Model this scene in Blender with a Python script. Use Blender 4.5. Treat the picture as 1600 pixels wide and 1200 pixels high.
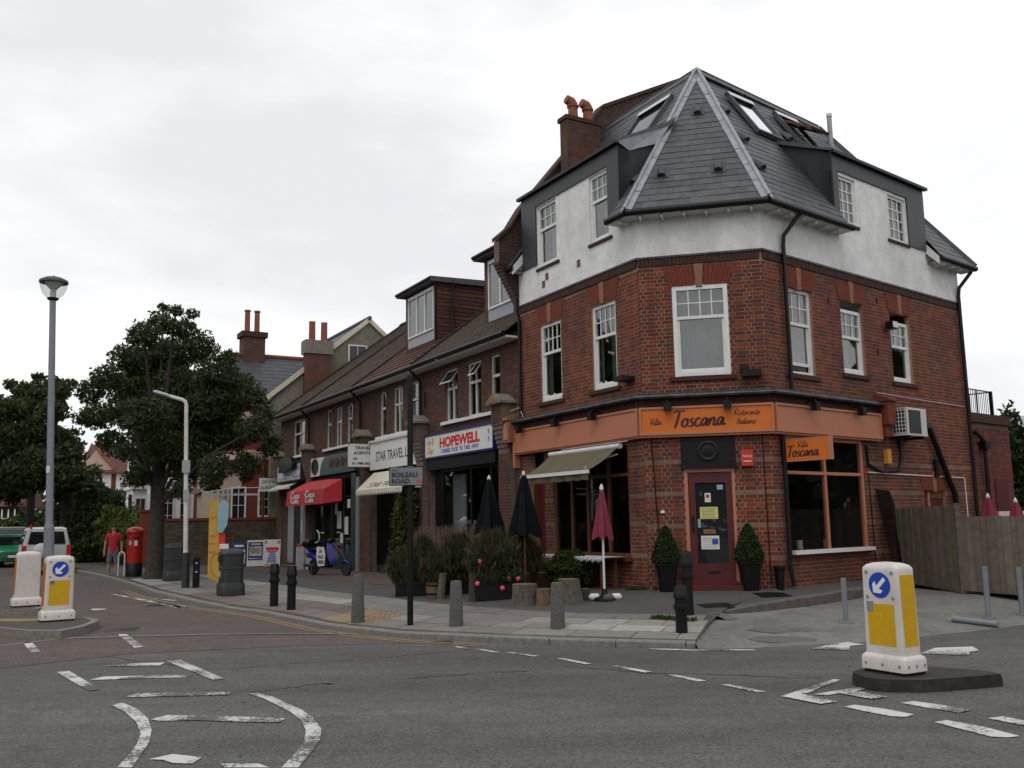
import bpy, math, random
import numpy as np
from mathutils import Vector, Matrix
from mathutils.bvhtree import BVHTree
random.seed(7); RNG=np.random.default_rng(7)
for o in list(bpy.data.objects): bpy.data.objects.remove(o)
SC=bpy.context.scene; COL=SC.collection; R_=math.radians

# ------------------------------------------------------------------ camera, sky, sun, exposure
PITCH,ROLL,FPX,EYE=R_(8.33),R_(0.939),1450.0,1.7
cd=bpy.data.cameras.new('camera'); cam=bpy.data.objects.new('camera',cd); COL.objects.link(cam)
cd.sensor_width=36; cd.lens=FPX/1600*36; cd.clip_start=.1; cd.clip_end=3000
cam.matrix_world=Matrix.Translation((0,0,EYE))@Matrix.Rotation(math.pi/2+PITCH,4,'X')@Matrix.Rotation(-ROLL,4,'Z')
SC.camera=cam
SUN_EL,SUN_AZ=R_(52),R_(200)
w=bpy.data.worlds.new('World'); SC.world=w; w.use_nodes=True
nt=w.node_tree; N=nt.nodes; Lk=nt.links
bg=N['Background']; sky=N.new('ShaderNodeTexSky'); sky.sky_type='NISHITA'; sky.sun_disc=False
sky.sun_elevation=SUN_EL; sky.sun_rotation=SUN_AZ; sky.dust_density=3
tc=N.new('ShaderNodeTexCoord'); mp=N.new('ShaderNodeMapping'); mp.inputs['Scale'].default_value=(1.2,1.2,3.4); mp.inputs['Location'].default_value=(.35,.2,.1)
ns=N.new('ShaderNodeTexNoise'); ns.inputs['Scale'].default_value=2.1; ns.inputs['Detail'].default_value=5; ns.inputs['Roughness'].default_value=.5
cr=N.new('ShaderNodeValToRGB'); e=cr.color_ramp.elements
e[0].position=.36; e[0].color=(8.7,8.8,9.1,1); e[1].position=.6; e[1].color=(11.3,11.35,11.4,1)
Lk.new(tc.outputs['Generated'],mp.inputs['Vector']); Lk.new(mp.outputs['Vector'],ns.inputs['Vector']); Lk.new(ns.outputs['Fac'],cr.inputs['Fac'])
mx=N.new('ShaderNodeMixRGB'); mx.inputs['Fac'].default_value=.94
Lk.new(sky.outputs['Color'],mx.inputs['Color1']); Lk.new(cr.outputs['Color'],mx.inputs['Color2'])
Lk.new(mx.outputs['Color'],bg.inputs['Color']); bg.inputs['Strength'].default_value=.1
sl=bpy.data.lights.new('sun','SUN'); sun=bpy.data.objects.new('sun',sl); COL.objects.link(sun)
sl.energy=.5; sl.angle=R_(25); sl.color=(1,.96,.9)
sd=Vector((math.sin(SUN_AZ)*math.cos(SUN_EL),math.cos(SUN_AZ)*math.cos(SUN_EL),math.sin(SUN_EL)))
sun.rotation_euler=sd.to_track_quat('Z','Y').to_euler(); sun.location=(0,-20,40)
vs=SC.view_settings; vs.view_transform='Standard'; vs.look='None'; vs.exposure=0; vs.gamma=1; vs.use_curve_mapping=False

# ------------------------------------------------------------------ helpers
def ray(x,y):
    X=x-800;Y=600-y;c,s=math.cos(ROLL),math.sin(ROLL)
    u=(X*c+Y*s)/FPX;v=(-X*s+Y*c)/FPX;c,s=math.cos(PITCH),math.sin(PITCH)
    return Vector((u,c-v*s,s+v*c))
def gz(x,y,z=0.):
    r=ray(x,y);t=(z-EYE)/r.z;return Vector((r.x*t,r.y*t,z))
class Fr:
    """frame on a vertical plane: s along, d outwards, z up"""
    def __init__(s,x,y,ang,left=True):
        s.o=Vector((x,y,0));s.ang=ang;s.u=Vector((math.cos(ang),math.sin(ang),0))
        s.n=Vector((-s.u.y,s.u.x,0)) if left else Vector((s.u.y,-s.u.x,0)); s.left=left
    def p(s,a,d,z): return s.o+s.u*a+s.n*d+Vector((0,0,z))
    def at(s,a,d=0): q=s.p(a,d,0); f=Fr(q.x,q.y,s.ang,s.left); return f
    def perp(s,a,d=0):  # plane at s=a running inwards: s'=inward depth
        q=s.p(a,d,0); return Fr(q.x,q.y,math.atan2(-s.n.y,-s.n.x),not s.left if False else s.left)
class WFr:
    left=True; ang=0
    def __init__(s,x=0,y=0,z=0,rot=0): s.x,s.y,s.z=x,y,z; s.c,s.s=math.cos(rot),math.sin(rot); s.ang=rot
    def p(s,a,b,c): return Vector((s.x+a*s.c-b*s.s,s.y+a*s.s+b*s.c,s.z+c))
W0=WFr()
AL,AR,AC=R_(119.788),R_(39.121),R_(-13.485)
L=Fr(2.4958,17.7386,AL,True); R=Fr(4.8003,17.1859,AR,False); C=Fr(2.4958,17.7386,AC,False)
CW=2.3698; LL=4.573; RL=7.913
class MB:
    def __init__(s): s.v=[];s.f=[];s.m=[];s.col=None
    def quad(s,*pts,mi=0):
        n=len(s.v); s.v+=[tuple(p) for p in pts]; s.f.append(tuple(range(n,n+len(pts)))); s.m.append(mi)
    def box(s,F,a0,a1,b0,b1,c0,c1,mi=0,skip=''):
        n=len(s.v)
        for c in (c0,c1):
            for a,b in ((a0,b0),(a1,b0),(a1,b1),(a0,b1)): s.v.append(tuple(F.p(a,b,c)))
        for k,fc in zip('bt0123',((3,2,1,0),(4,5,6,7),(0,1,5,4),(1,2,6,5),(2,3,7,6),(3,0,4,7))):
            if k in skip: continue
            s.f.append(tuple(n+i for i in fc)); s.m.append(mi)
    def prism(s,F,poly,d0,d1,mi=0):       # poly in (s,z), thickness in d
        n=len(s.v);k=len(poly)
        for d in (d0,d1):
            for a,z in poly: s.v.append(tuple(F.p(a,d,z)))
        s.f.append(tuple(range(n,n+k)));s.m.append(mi); s.f.append(tuple(range(n+2*k-1,n+k-1,-1)));s.m.append(mi)
        for i in range(k):
            j=(i+1)%k; s.f.append((n+i,n+k+i,n+k+j,n+j)); s.m.append(mi)
    def slab(s,pts,h,mi=0):               # horizontal polygon extruded down by h
        n=len(s.v);k=len(pts)
        s.v+=[tuple(p) for p in pts]+[(p[0],p[1],p[2]-h) for p in pts]
        s.f.append(tuple(range(n,n+k)));s.m.append(mi);s.f.append(tuple(range(n+2*k-1,n+k-1,-1)));s.m.append(mi)
        for i in range(k):
            j=(i+1)%k; s.f.append((n+i,n+k+i,n+k+j,n+j));s.m.append(mi)
    def tube(s,path,r,n=8,mi=0,cap=True):
        path=[Vector(p) for p in path]; rs=r if isinstance(r,(list,tuple)) else [r]*len(path); base=len(s.v); up=None
        for i,p in enumerate(path):
            t=(path[min(i+1,len(path)-1)]-path[max(i-1,0)]).normalized()
            if up is None: up=Vector((0,0,1)) if abs(t.z)<.9 else Vector((1,0,0))
            a=t.cross(up).normalized(); b=a.cross(t).normalized(); up=b
            for k in range(n):
                th=2*math.pi*k/n; s.v.append(tuple(p+a*rs[i]*math.cos(th)+b*rs[i]*math.sin(th)))
        for i in range(len(path)-1):
            for k in range(n):
                k2=(k+1)%n; s.f.append((base+i*n+k,base+i*n+k2,base+(i+1)*n+k2,base+(i+1)*n+k)); s.m.append(mi)
        if cap:
            s.f.append(tuple(base+k for k in range(n-1,-1,-1)));s.m.append(mi)
            e=base+(len(path)-1)*n; s.f.append(tuple(e+k for k in range(n)));s.m.append(mi)
    def lathe(s,prof,F=W0,n=20,mi=0,sx=1,sy=1):
        base=len(s.v)
        for r,z in prof:
            for k in range(n):
                th=2*math.pi*k/n; s.v.append(tuple(F.p(r*math.cos(th)*sx,r*math.sin(th)*sy,z)))
        for i in range(len(prof)-1):
            for k in range(n):
                k2=(k+1)%n; s.f.append((base+i*n+k,base+i*n+k2,base+(i+1)*n+k2,base+(i+1)*n+k)); s.m.append(mi)
        s.f.append(tuple(base+k for k in range(n-1,-1,-1)));s.m.append(mi)
        e=base+(len(prof)-1)*n; s.f.append(tuple(e+k for k in range(n)));s.m.append(mi)
    def loft(s,rings,mi=0,cap=True):
        base=len(s.v);n=len(rings[0])
        for rg in rings: s.v+=[tuple(p) for p in rg]
        for i in range(len(rings)-1):
            for k in range(n):
                k2=(k+1)%n; s.f.append((base+i*n+k,base+i*n+k2,base+(i+1)*n+k2,base+(i+1)*n+k)); s.m.append(mi)
        if cap:
            s.f.append(tuple(base+k for k in range(n-1,-1,-1)));s.m.append(mi)
            e=base+(len(rings)-1)*n; s.f.append(tuple(e+k for k in range(n)));s.m.append(mi)
    def build(s,name,mat,parent=None,smooth=False,kind=None,label=None,cols=None,local=False):
        me=bpy.data.meshes.new(name); off=Vector((0,0,0))
        if parent is not None and not local: off=wloc(parent)
        vv=[(x-off.x,y-off.y,z-off.z) for x,y,z in s.v] if off.length else s.v
        me.from_pydata(vv,[],s.f)
        mats=mat if isinstance(mat,(list,tuple)) else [mat]
        for m_ in mats: me.materials.append(m_)
        if len(mats)>1: me.polygons.foreach_set('material_index',s.m)
        if smooth:
            me.polygons.foreach_set('use_smooth',[True]*len(me.polygons))
            try: me.set_sharp_from_angle(angle=R_(40))
            except Exception: pass
        if cols is not None:
            at=me.color_attributes.new('Col','FLOAT_COLOR','POINT'); at.data.foreach_set('color',np.asarray(cols,dtype=np.float32).ravel())
        me.update()
        return link(name,me,parent,kind,label)
def wloc(o):
    v=Vector((0,0,0))
    while o is not None: v+=o.location; o=o.parent
    return v
def link(name,me,parent=None,kind=None,label=None):
    o=bpy.data.objects.new(name,me); COL.objects.link(o)
    if parent is not None: o.parent=parent
    if kind: o['kind']=kind
    if label: o['label']=label
    return o
def thing(name,label,cat,loc=(0,0,0),group=None,rot=0):
    o=bpy.data.objects.new(name,None); COL.objects.link(o); o.location=loc; o.rotation_euler=(0,0,rot); o.empty_display_size=.1
    o['label']=label; o['category']=cat
    if group: o['group']=group
    return o
def tag(o,label,cat,group=None):
    o['label']=label;o['category']=cat
    if group:o['group']=group
    return o
def copy_tree(o,loc=None,rot=None,label=None,parent=None):
    c=o.copy(); COL.objects.link(c); c.parent=parent
    if loc is not None: c.location=loc
    if rot is not None: c.rotation_euler=(0,0,rot)
    if label: c['label']=label
    for ch in list(o.children): copy_tree(ch,parent=c)
    return c

# ------------------------------------------------------------------ materials
def mat(name,col,rough=.85,var=.12,scale=6.,bump=0.,bscale=None,metal=0.,spec=.5,attr=False,stain=0.,stcol=None,stscale=.8,streak=None):
    m=bpy.data.materials.new(name); m.use_nodes=True; t=m.node_tree; b=t.nodes['Principled BSDF']
    b.inputs['Roughness'].default_value=rough; b.inputs['Metallic'].default_value=metal; b.inputs['Specular IOR Level'].default_value=spec
    tcn=t.nodes.new('ShaderNodeTexCoord'); geo=t.nodes.new('ShaderNodeNewGeometry')
    nz=t.nodes.new('ShaderNodeTexNoise'); nz.inputs['Scale'].default_value=scale; nz.inputs['Detail'].default_value=6; nz.inputs['Roughness'].default_value=.65
    t.links.new(geo.outputs['Position'],nz.inputs['Vector'])
    hs=t.nodes.new('ShaderNodeMapRange'); hs.inputs['From Min'].default_value=.25; hs.inputs['From Max'].default_value=.75
    hs.inputs['To Min'].default_value=1-var*1.6; hs.inputs['To Max'].default_value=1+var*1.6
    t.links.new(nz.outputs['Fac'],hs.inputs['Value'])
    mu=t.nodes.new('ShaderNodeMixRGB'); mu.blend_type='MULTIPLY'; mu.inputs['Fac'].default_value=1
    if attr:
        a=t.nodes.new('ShaderNodeAttribute'); a.attribute_name='Col'; t.links.new(a.outputs['Color'],mu.inputs['Color1'])
    else: mu.inputs['Color1'].default_value=(*col,1)
    t.links.new(hs.outputs['Result'],mu.inputs['Color2']); out=mu.outputs['Color']
    if stain>0:
        n2=t.nodes.new('ShaderNodeTexNoise'); n2.inputs['Scale'].default_value=stscale; n2.inputs['Detail'].default_value=7; n2.inputs['Roughness'].default_value=.7
        if streak:
            mpn=t.nodes.new('ShaderNodeMapping'); mpn.inputs['Scale'].default_value=(1,1,streak); t.links.new(geo.outputs['Position'],mpn.inputs['Vector']); t.links.new(mpn.outputs['Vector'],n2.inputs['Vector'])
        else: t.links.new(geo.outputs['Position'],n2.inputs['Vector'])
        r2=t.nodes.new('ShaderNodeMapRange'); r2.inputs['From Min'].default_value=.45; r2.inputs['From Max'].default_value=.75; r2.inputs['To Max'].default_value=stain
        t.links.new(n2.outputs['Fac'],r2.inputs['Value'])
        m2=t.nodes.new('ShaderNodeMixRGB'); t.links.new(r2.outputs['Result'],m2.inputs['Fac']); t.links.new(out,m2.inputs['Color1'])
        m2.inputs['Color2'].default_value=(*(stcol or tuple(c*.4 for c in col)),1); out=m2.outputs['Color']
    t.links.new(out,b.inputs['Base Color'])
    if bump>0:
        n3=t.nodes.new('ShaderNodeTexNoise'); n3.inputs['Scale'].default_value=bscale or scale*4; n3.inputs['Detail'].default_value=4
        t.links.new(geo.outputs['Position'],n3.inputs['Vector'])
        bp=t.nodes.new('ShaderNodeBump'); bp.inputs['Strength'].default_value=bump; bp.inputs['Distance'].default_value=.02
        t.links.new(n3.outputs['Fac'],bp.inputs['Height']); t.links.new(bp.outputs['Normal'],b.inputs['Normal'])
    return m
def glass(name,tint=(.02,.022,.025),rough=.02,clear=0.):
    m=bpy.data.materials.new(name); m.use_nodes=True; t=m.node_tree; b=t.nodes['Principled BSDF']
    b.inputs['Base Color'].default_value=(*tint,1); b.inputs['Roughness'].default_value=rough; b.inputs['Specular IOR Level'].default_value=.6
    if clear>0:
        tr=t.nodes.new('ShaderNodeBsdfTransparent'); tr.inputs['Color'].default_value=(.8,.83,.82,1)
        gl=t.nodes.new('ShaderNodeBsdfGlossy'); gl.inputs['Roughness'].default_value=rough; gl.inputs['Color'].default_value=(.9,.9,.9,1)
        lw=t.nodes.new('ShaderNodeLayerWeight'); lw.inputs['Blend'].default_value=.08
        mr=t.nodes.new('ShaderNodeMapRange'); mr.inputs['To Min'].default_value=.085 if 'window' in name else .03; mr.inputs['To Max'].default_value=.6
        t.links.new(lw.outputs['Facing'],mr.inputs['Value'])
        mxs=t.nodes.new('ShaderNodeMixShader'); t.links.new(mr.outputs['Result'],mxs.inputs['Fac'])
        t.links.new(tr.outputs[0],mxs.inputs[1]); t.links.new(gl.outputs[0],mxs.inputs[2]); t.links.new(mxs.outputs[0],t.nodes['Material Output'].inputs['Surface'])
    return m
M=dict(
 brick=mat('brick_faces',(.3,.06,.03),.9,.22,30,.35,120,attr=True,stain=.65,stcol=(.045,.022,.018),stscale=.8,streak=.35),
 mortar=mat('mortar',(.31,.21,.13),.95,.25,8,.3,80,stain=.75,stcol=(.07,.045,.035),stscale=.8,streak=.35),
 mortar_d=mat('dark_mortar',(.15,.11,.085),.95,.2,8,.3,80),
 redbrick=mat('rubbed_red_brick',(.165,.034,.017),.9,.22,14,.2),
 darkbrick=mat('dark_moulded_brick',(.05,.02,.015),.9,.25,9,.3),
 buff=mat('buff_keystone',(.26,.12,.065),.9,.15,9,.2),
 roughcast=mat('white_roughcast',(.8,.8,.79),.95,.1,3,1.,40,stain=.45,stcol=(.42,.4,.36),stscale=.9,streak=.4),
 grey_cast=mat('grey_roughcast',(.2,.185,.145),.95,.2,5,.6,60),
 slate=mat('slate',(.048,.05,.058),.5,.2,10,.25,60,attr=True),
 slate_b=mat('slate_bed',(.03,.031,.036),.8,.1,6),
 lead=mat('lead',(.29,.31,.34),.5,.18,7,.15,25),
 lead_d=mat('dark_lead',(.07,.075,.085),.6,.2,6,.15,25),
 lead_k=mat('black_weathered_lead',(.025,.027,.03),.45,.4,9,.3,30,stain=.3,stcol=(.3,.31,.32),stscale=5),
 clad=mat('dark_grey_cladding',(.03,.034,.041),.5,.1,4),
 white=mat('white_paint',(.72,.72,.7),.45,.05,6),
 whitew=mat('weathered_white_paint',(.6,.6,.57),.6,.12,5,stain=.3,stcol=(.3,.29,.25),stscale=3),
 black=mat('black_paint',(.005,.005,.0055),.45,.2,8,spec=.3),
 pipe=mat('black_pipe',(.005,.005,.006),.45,.2,8,spec=.3),
 iron=mat('black_cast_iron',(.006,.0065,.007),.45,.25,10,.1,40,spec=.3),
 glass=glass('window_glass'), glass_b=glass('blind_backed_glass',(.1,.105,.115),.05), shopglass=glass('shop_glass',clear=1),
 dark=mat('dark_interior',(.006,.0055,.005),.9,.3,2),
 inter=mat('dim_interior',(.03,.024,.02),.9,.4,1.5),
 salmon=mat('salmon_paint',(.46,.175,.095),.5,.05,3,stain=.15,stcol=(.4,.15,.08)),
 orange=mat('orange_board',(.62,.145,.006),.45,.04,3), maroon=mat('maroon_paint',(.09,.01,.01),.45,.15,5),
 timber=mat('brown_timber',(.12,.042,.017),.5,.2,8), ltext=mat('dark_red_lettering',(.055,.008,.006),.5,.05),
 awn=mat('olive_canvas',(.115,.1,.055),.9,.15,5,.1,60), alum=mat('aluminium',(.62,.62,.62),.35,.06,5),
 steel=mat('galvanised_steel',(.28,.3,.32),.45,.12,9,metal=.3), steel_b=mat('grey_post',(.19,.21,.235),.45,.1,7),
 terracotta=mat('terracotta',(.24,.07,.038),.8,.25,8), acwhite=mat('ac_casing',(.6,.6,.57),.5,.05),
 redtile=mat('red_roof_tile',(.14,.04,.027),.85,.3,9,.2,40,attr=True), browntile=mat('brown_roof_tile',(.085,.055,.038),.9,.35,5,.2,40,attr=True),
 cream=mat('cream_paint',(.6,.53,.4),.6,.08,5), green=mat('green_board',(.006,.07,.05),.4,.08), greenp=mat('dark_green_paint',(.006,.035,.028),.4,.12),
 blue=mat('blue_board',(.02,.03,.13),.4,.06), redtx=mat('red_lettering',(.6,.02,.02),.5,.02), bluetx=mat('blue_lettering',(.03,.06,.4),.5,.02), ochretx=mat('ochre_lettering',(.6,.28,.03),.5,.02),
 browntx=mat('brown_lettering',(.1,.05,.035),.5,.02), blacktx=mat('black_lettering',(.02,.02,.025),.5,.02), whitetx=mat('white_lettering',(.8,.8,.8),.5,.02),
 redcanvas=mat('red_canvas',(.5,.014,.018),.6,.08,3), creamcanvas=mat('cream_canvas',(.62,.58,.46),.8,.06,4),
 asphalt=mat('asphalt',(.092,.09,.087),.93,.5,75,.9,160,stain=.4,stcol=(.05,.05,.05),stscale=.35),
 redtar=mat('red_tarmac',(.115,.09,.083),.93,.22,40,.6,150,stain=.5,stcol=(.09,.083,.08),stscale=.5),
 tar=mat('pavement_tarmac',(.083,.078,.075),.93,.22,30,.6,150,stain=.6,stcol=(.055,.05,.048),stscale=.8),
 apron=mat('concrete_apron',(.19,.185,.165),.93,.2,9,.5,90,stain=.75,stcol=(.07,.068,.062),stscale=.9),
 kerb=mat('granite_kerb',(.2,.185,.165),.9,.22,14,.35,90), kerb_d=mat('stained_kerb',(.12,.1,.09),.9,.25,9,.35,90),
 slab=mat('paving_slab',(.2,.19,.17),.9,.14,9,.3,80,attr=True), blockp=mat('brown_block_paving',(.1,.06,.045),.9,.25,14,.4,60),
 concrete=mat('exposed_concrete',(.1,.098,.09),.95,.35,45,.8,90,stain=.3,stcol=(.17,.17,.15),stscale=25),
 yellowl=mat('yellow_line',(.3,.2,.07),.9,.3,20,stain=.8,stcol=(.11,.1,.09),stscale=6), plastic=mat('grey_plastic',(.028,.03,.032),.55,.12,8), 
 bollw=mat('white_plastic',(.66,.62,.575),.45,.06,4,stain=.5,stcol=(.4,.35,.29),stscale=3,streak=.3), yellow=mat('yellow_reflector',(.66,.38,.006),.4,.06,25,stain=.3,stcol=(.4,.23,.02),stscale=3,streak=.3), bluedisc=mat('blue_disc',(.012,.06,.42),.4,.03),
 orangestrip=mat('orange_side',(.55,.16,.02),.4,.05), rubber=mat('black_rubber',(.022,.016,.014),.75,.3,12,.3,60,stain=.5,stcol=(.08,.065,.045),stscale=3),
 postred=mat('pillar_box_red',(.4,.012,.01),.35,.08,4), bark=mat('bark',(.045,.037,.03),.95,.35,9,.8,30),
 leaf=mat('leaves',(.04,.06,.02),.65,.2,3,attr=True,spec=.18), wood=mat('weathered_fence_board',(.16,.12,.08),.9,.2,6,.3,40,attr=True), log=mat('log_wood',(.14,.09,.052),.9,.35,14,.4,30),
 navy=mat('navy_canvas',(.004,.005,.009),.9,.2,6,spec=.2), marooncv=mat('maroon_canvas',(.2,.018,.045),.8,.2,5), potblack=mat('black_pot',(.004,.004,.0045),.45,.15,spec=.3),
 skin=mat('skin',(.42,.2,.13),.6,.08), redcloth=mat('red_cotton',(.42,.02,.035),.9,.12,9), greycloth=mat('grey_blue_cotton',(.12,.13,.17),.9,.12,9), hair=mat('short_dark_hair',(.03,.02,.015),.8,.2),
 silver=mat('silver_car_paint',(.58,.59,.6),.3,.03), cgreen=mat('green_car_paint',(.01,.2,.085),.25,.03), cgrey=mat('grey_car_paint',(.12,.13,.15),.3,.03,metal=.3), carglass=glass('car_glass',(.015,.015,.018)),
 tyre=mat('tyre',(.015,.015,.015),.85,.1), lampred=mat('red_lamp',(.45,.015,.012),.25,.02), lampclear=mat('clear_lamp',(.6,.62,.65),.15,.05), plate=mat('yellow_plate',(.6,.45,.05),.5,.02), bumper=mat('dark_bumper',(.03,.03,.033),.6,.08),
 sblue=mat('blue_scooter_paint',(.008,.016,.2),.25,.05), paper=mat('paper',(.68,.68,.64),.8,.05), ypaper=mat('yellow_paper',(.6,.58,.2),.8,.12,30), pinkf=mat('pink_petal',(.75,.1,.16),.6,.1,20),
 cloth=mat('white_lace_cloth',(.5,.5,.53),.9,.5,30), signgrey=mat('grey_sign_plate',(.34,.35,.37),.5,.04), cyan=mat('pale_blue_panel',(.24,.4,.44),.5,.08), ybanner=mat('yellow_banner',(.5,.3,.04),.6,.15,2),
 candle=mat('cream_candle',(.65,.58,.4),.6,.03), pinkcast=mat('pinkish_cream_stone',(.46,.35,.27),.8,.12,4), copper=mat('green_copper',(.06,.3,.24),.6,.15,4), hedge=mat('hedge_core',(.02,.03,.012),.9,.3,6),
 redbox=mat('red_alarm_box',(.5,.035,.02),.45,.05), mossroof=mat('far_slate',(.07,.075,.085),.7,.2,3), farred=mat('far_red_tile',(.105,.042,.032),.85,.25,4), heather=mat('dry_heather',(.14,.095,.062),.95,.35,14),
)
def paint_mat():
    m=bpy.data.materials.new('worn_road_paint'); m.use_nodes=True; t=m.node_tree; b=t.nodes['Principled BSDF']; b.inputs['Roughness'].default_value=.8
    geo=t.nodes.new('ShaderNodeNewGeometry'); n1=t.nodes.new('ShaderNodeTexNoise'); n1.inputs['Scale'].default_value=28; n1.inputs['Detail'].default_value=6; n1.inputs['Roughness'].default_value=.75
    n2=t.nodes.new('ShaderNodeTexNoise'); n2.inputs['Scale'].default_value=1.7; n2.inputs['Detail'].default_value=3
    ad=t.nodes.new('ShaderNodeMath'); ad.operation='MULTIPLY_ADD'; ad.inputs[1].default_value=.9
    for n in (n1,n2): t.links.new(geo.outputs['Position'],n.inputs['Vector'])
    t.links.new(n2.outputs['Fac'],ad.inputs[0]); t.links.new(n1.outputs['Fac'],ad.inputs[2])
    mr=t.nodes.new('ShaderNodeMapRange'); mr.inputs['From Min'].default_value=.86; mr.inputs['From Max'].default_value=.99
    t.links.new(ad.outputs[0],mr.inputs['Value'])
    mxn=t.nodes.new('ShaderNodeMixRGB'); mxn.inputs['Color1'].default_value=(.085,.083,.08,1); mxn.inputs['Color2'].default_value=(.56,.56,.52,1)
    t.links.new(mr.outputs['Result'],mxn.inputs['Fac']); t.links.new(mxn.outputs['Color'],b.inputs['Base Color']); return m
def asphalt_mat(name,lo,hi,spk):
    m=bpy.data.materials.new(name); m.use_nodes=True; t=m.node_tree; b=t.nodes['Principled BSDF']; b.inputs['Roughness'].default_value=.9; b.inputs['Specular IOR Level'].default_value=.25
    geo=t.nodes.new('ShaderNodeNewGeometry'); P=geo.outputs['Position']
    def nz(sc,det,rough=.6,mp=None):
        n=t.nodes.new('ShaderNodeTexNoise'); n.inputs['Scale'].default_value=sc; n.inputs['Detail'].default_value=det; n.inputs['Roughness'].default_value=rough
        if mp: q=t.nodes.new('ShaderNodeMapping'); q.inputs['Scale'].default_value=mp; q.inputs['Rotation'].default_value=(0,0,R_(-12)); t.links.new(P,q.inputs['Vector']); t.links.new(q.outputs['Vector'],n.inputs['Vector'])
        else: t.links.new(P,n.inputs['Vector'])
        return n.outputs['Fac']
    def ramp(src,a,b_,x,y):
        r=t.nodes.new('ShaderNodeMapRange'); r.inputs['From Min'].default_value=a; r.inputs['From Max'].default_value=b_; r.inputs['To Min'].default_value=x; r.inputs['To Max'].default_value=y; t.links.new(src,r.inputs['Value']); return r.outputs['Result']
    def mixc(f,c1,c2,mode='MIX'):
        x=t.nodes.new('ShaderNodeMixRGB'); x.blend_type=mode
        for k,v in (('Fac',f),('Color1',c1),('Color2',c2)):
            if isinstance(v,tuple): x.inputs[k].default_value=v
            elif isinstance(v,(int,float)): x.inputs[k].default_value=v
            else: t.links.new(v,x.inputs[k])
        return x.outputs['Color']
    c=mixc(ramp(nz(.5,5,.65,(.25,1.3,1)),.35,.65,0,1),(*lo,1),(*hi,1))
    c=mixc(ramp(nz(2.3,6,.7),.5,.72,0,.45),c,tuple(v*.62 for v in lo)+(1,))
    c=mixc(1.,c,ramp(nz(28,5,.8),.3,.7,.72,1.28),'MULTIPLY')
    vo=t.nodes.new('ShaderNodeTexVoronoi'); vo.inputs['Scale'].default_value=62; t.links.new(P,vo.inputs['Vector'])
    c=mixc(1.,c,ramp(vo.outputs['Color'],.0,1.,.55,1.45),'MULTIPLY')
    c=mixc(ramp(nz(95,2,.5),.66,.72,0,spk),c,(.3,.29,.27,1))
    t.links.new(c,b.inputs['Base Color'])
    bp=t.nodes.new('ShaderNodeBump'); bp.inputs['Strength'].default_value=.7; bp.inputs['Distance'].default_value=.012; t.links.new(vo.outputs['Distance'],bp.inputs['Height']); t.links.new(bp.outputs['Normal'],b.inputs['Normal']); return m
M['asphalt']=asphalt_mat('asphalt_road',(.086,.084,.081),(.138,.134,.128),.55); M['redtar']=asphalt_mat('red_asphalt',(.1,.084,.078),(.138,.103,.092),.3)
t_=M['leaf'].node_tree; b_=t_.nodes['Principled BSDF']; tl=t_.nodes.new('ShaderNodeBsdfTranslucent'); ms_=t_.nodes.new('ShaderNodeMixShader'); ms_.inputs['Fac'].default_value=.3
t_.links.new(b_.inputs['Base Color'].links[0].from_socket,tl.inputs['Color']); t_.links.new(b_.outputs[0],ms_.inputs[1]); t_.links.new(tl.outputs[0],ms_.inputs[2]); t_.links.new(ms_.outputs[0],t_.nodes['Material Output'].inputs['Surface'])
M['nameplate']=mat('weathered_name_plate',(.2,.205,.215),.5,.08,5); M['patch']=mat('dark_patch',(.125,.12,.108),.93,.3,25,.5,90)
M['paint']=paint_mat()
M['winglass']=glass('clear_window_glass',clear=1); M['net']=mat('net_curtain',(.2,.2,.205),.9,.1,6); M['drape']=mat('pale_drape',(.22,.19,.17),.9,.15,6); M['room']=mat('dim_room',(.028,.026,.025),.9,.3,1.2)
REDS=[(.198,.04,.015),(.17,.034,.014),(.22,.049,.018),(.15,.03,.015),(.184,.036,.013),(.12,.025,.017),(.085,.036,.03),(.105,.024,.019)]
BROWNS=[(.12,.046,.028),(.095,.037,.025),(.14,.053,.03),(.07,.035,.028),(.11,.038,.023),(.055,.035,.031)]
STOCKS=[(.075,.06,.036),(.1,.075,.042),(.06,.05,.034),(.12,.085,.05),(.05,.042,.032)]
PALE=(.2,.125,.085)

# ------------------------------------------------------------------ wall / brick builders
def cut(iv,a,b):
    out=[]
    for x,y in iv:
        if b<=x or a>=y: out.append((x,y))
        else:
            if a-x>.025: out.append((x,a))
            if y-b>.025: out.append((b,y))
    return out
def wall(parent,F,s0,s1,z0,z1,ops,m,d=-.003,rev=.11,name='wall',cap=True):
    b=MB(); S=sorted({s0,s1,*[min(max(v,s0),s1) for o in ops for v in o[:2]]}); Z=sorted({z0,z1,*[min(max(v,z0),z1) for o in ops for v in o[2:4]]})
    for i in range(len(S)-1):
        for j in range(len(Z)-1):
            sm,zm=(S[i]+S[i+1])/2,(Z[j]+Z[j+1])/2
            if any(o[0]<sm<o[1] and o[2]<zm<o[3] for o in ops): continue
            b.quad(F.p(S[i],d,Z[j]),F.p(S[i+1],d,Z[j]),F.p(S[i+1],d,Z[j+1]),F.p(S[i],d,Z[j+1]))
    for o in ops:
        a,c,e,f=o[:4]; r=d-rev
        for p,q in (((a,e),(a,f)),((c,e),(c,f)),((a,e),(c,e)),((a,f),(c,f))):
            b.quad(F.p(p[0],d,p[1]),F.p(q[0],d,q[1]),F.p(q[0],r,q[1]),F.p(p[0],r,p[1]))
    return b.build(name,m,parent)
BRICKMESH={}
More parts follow.
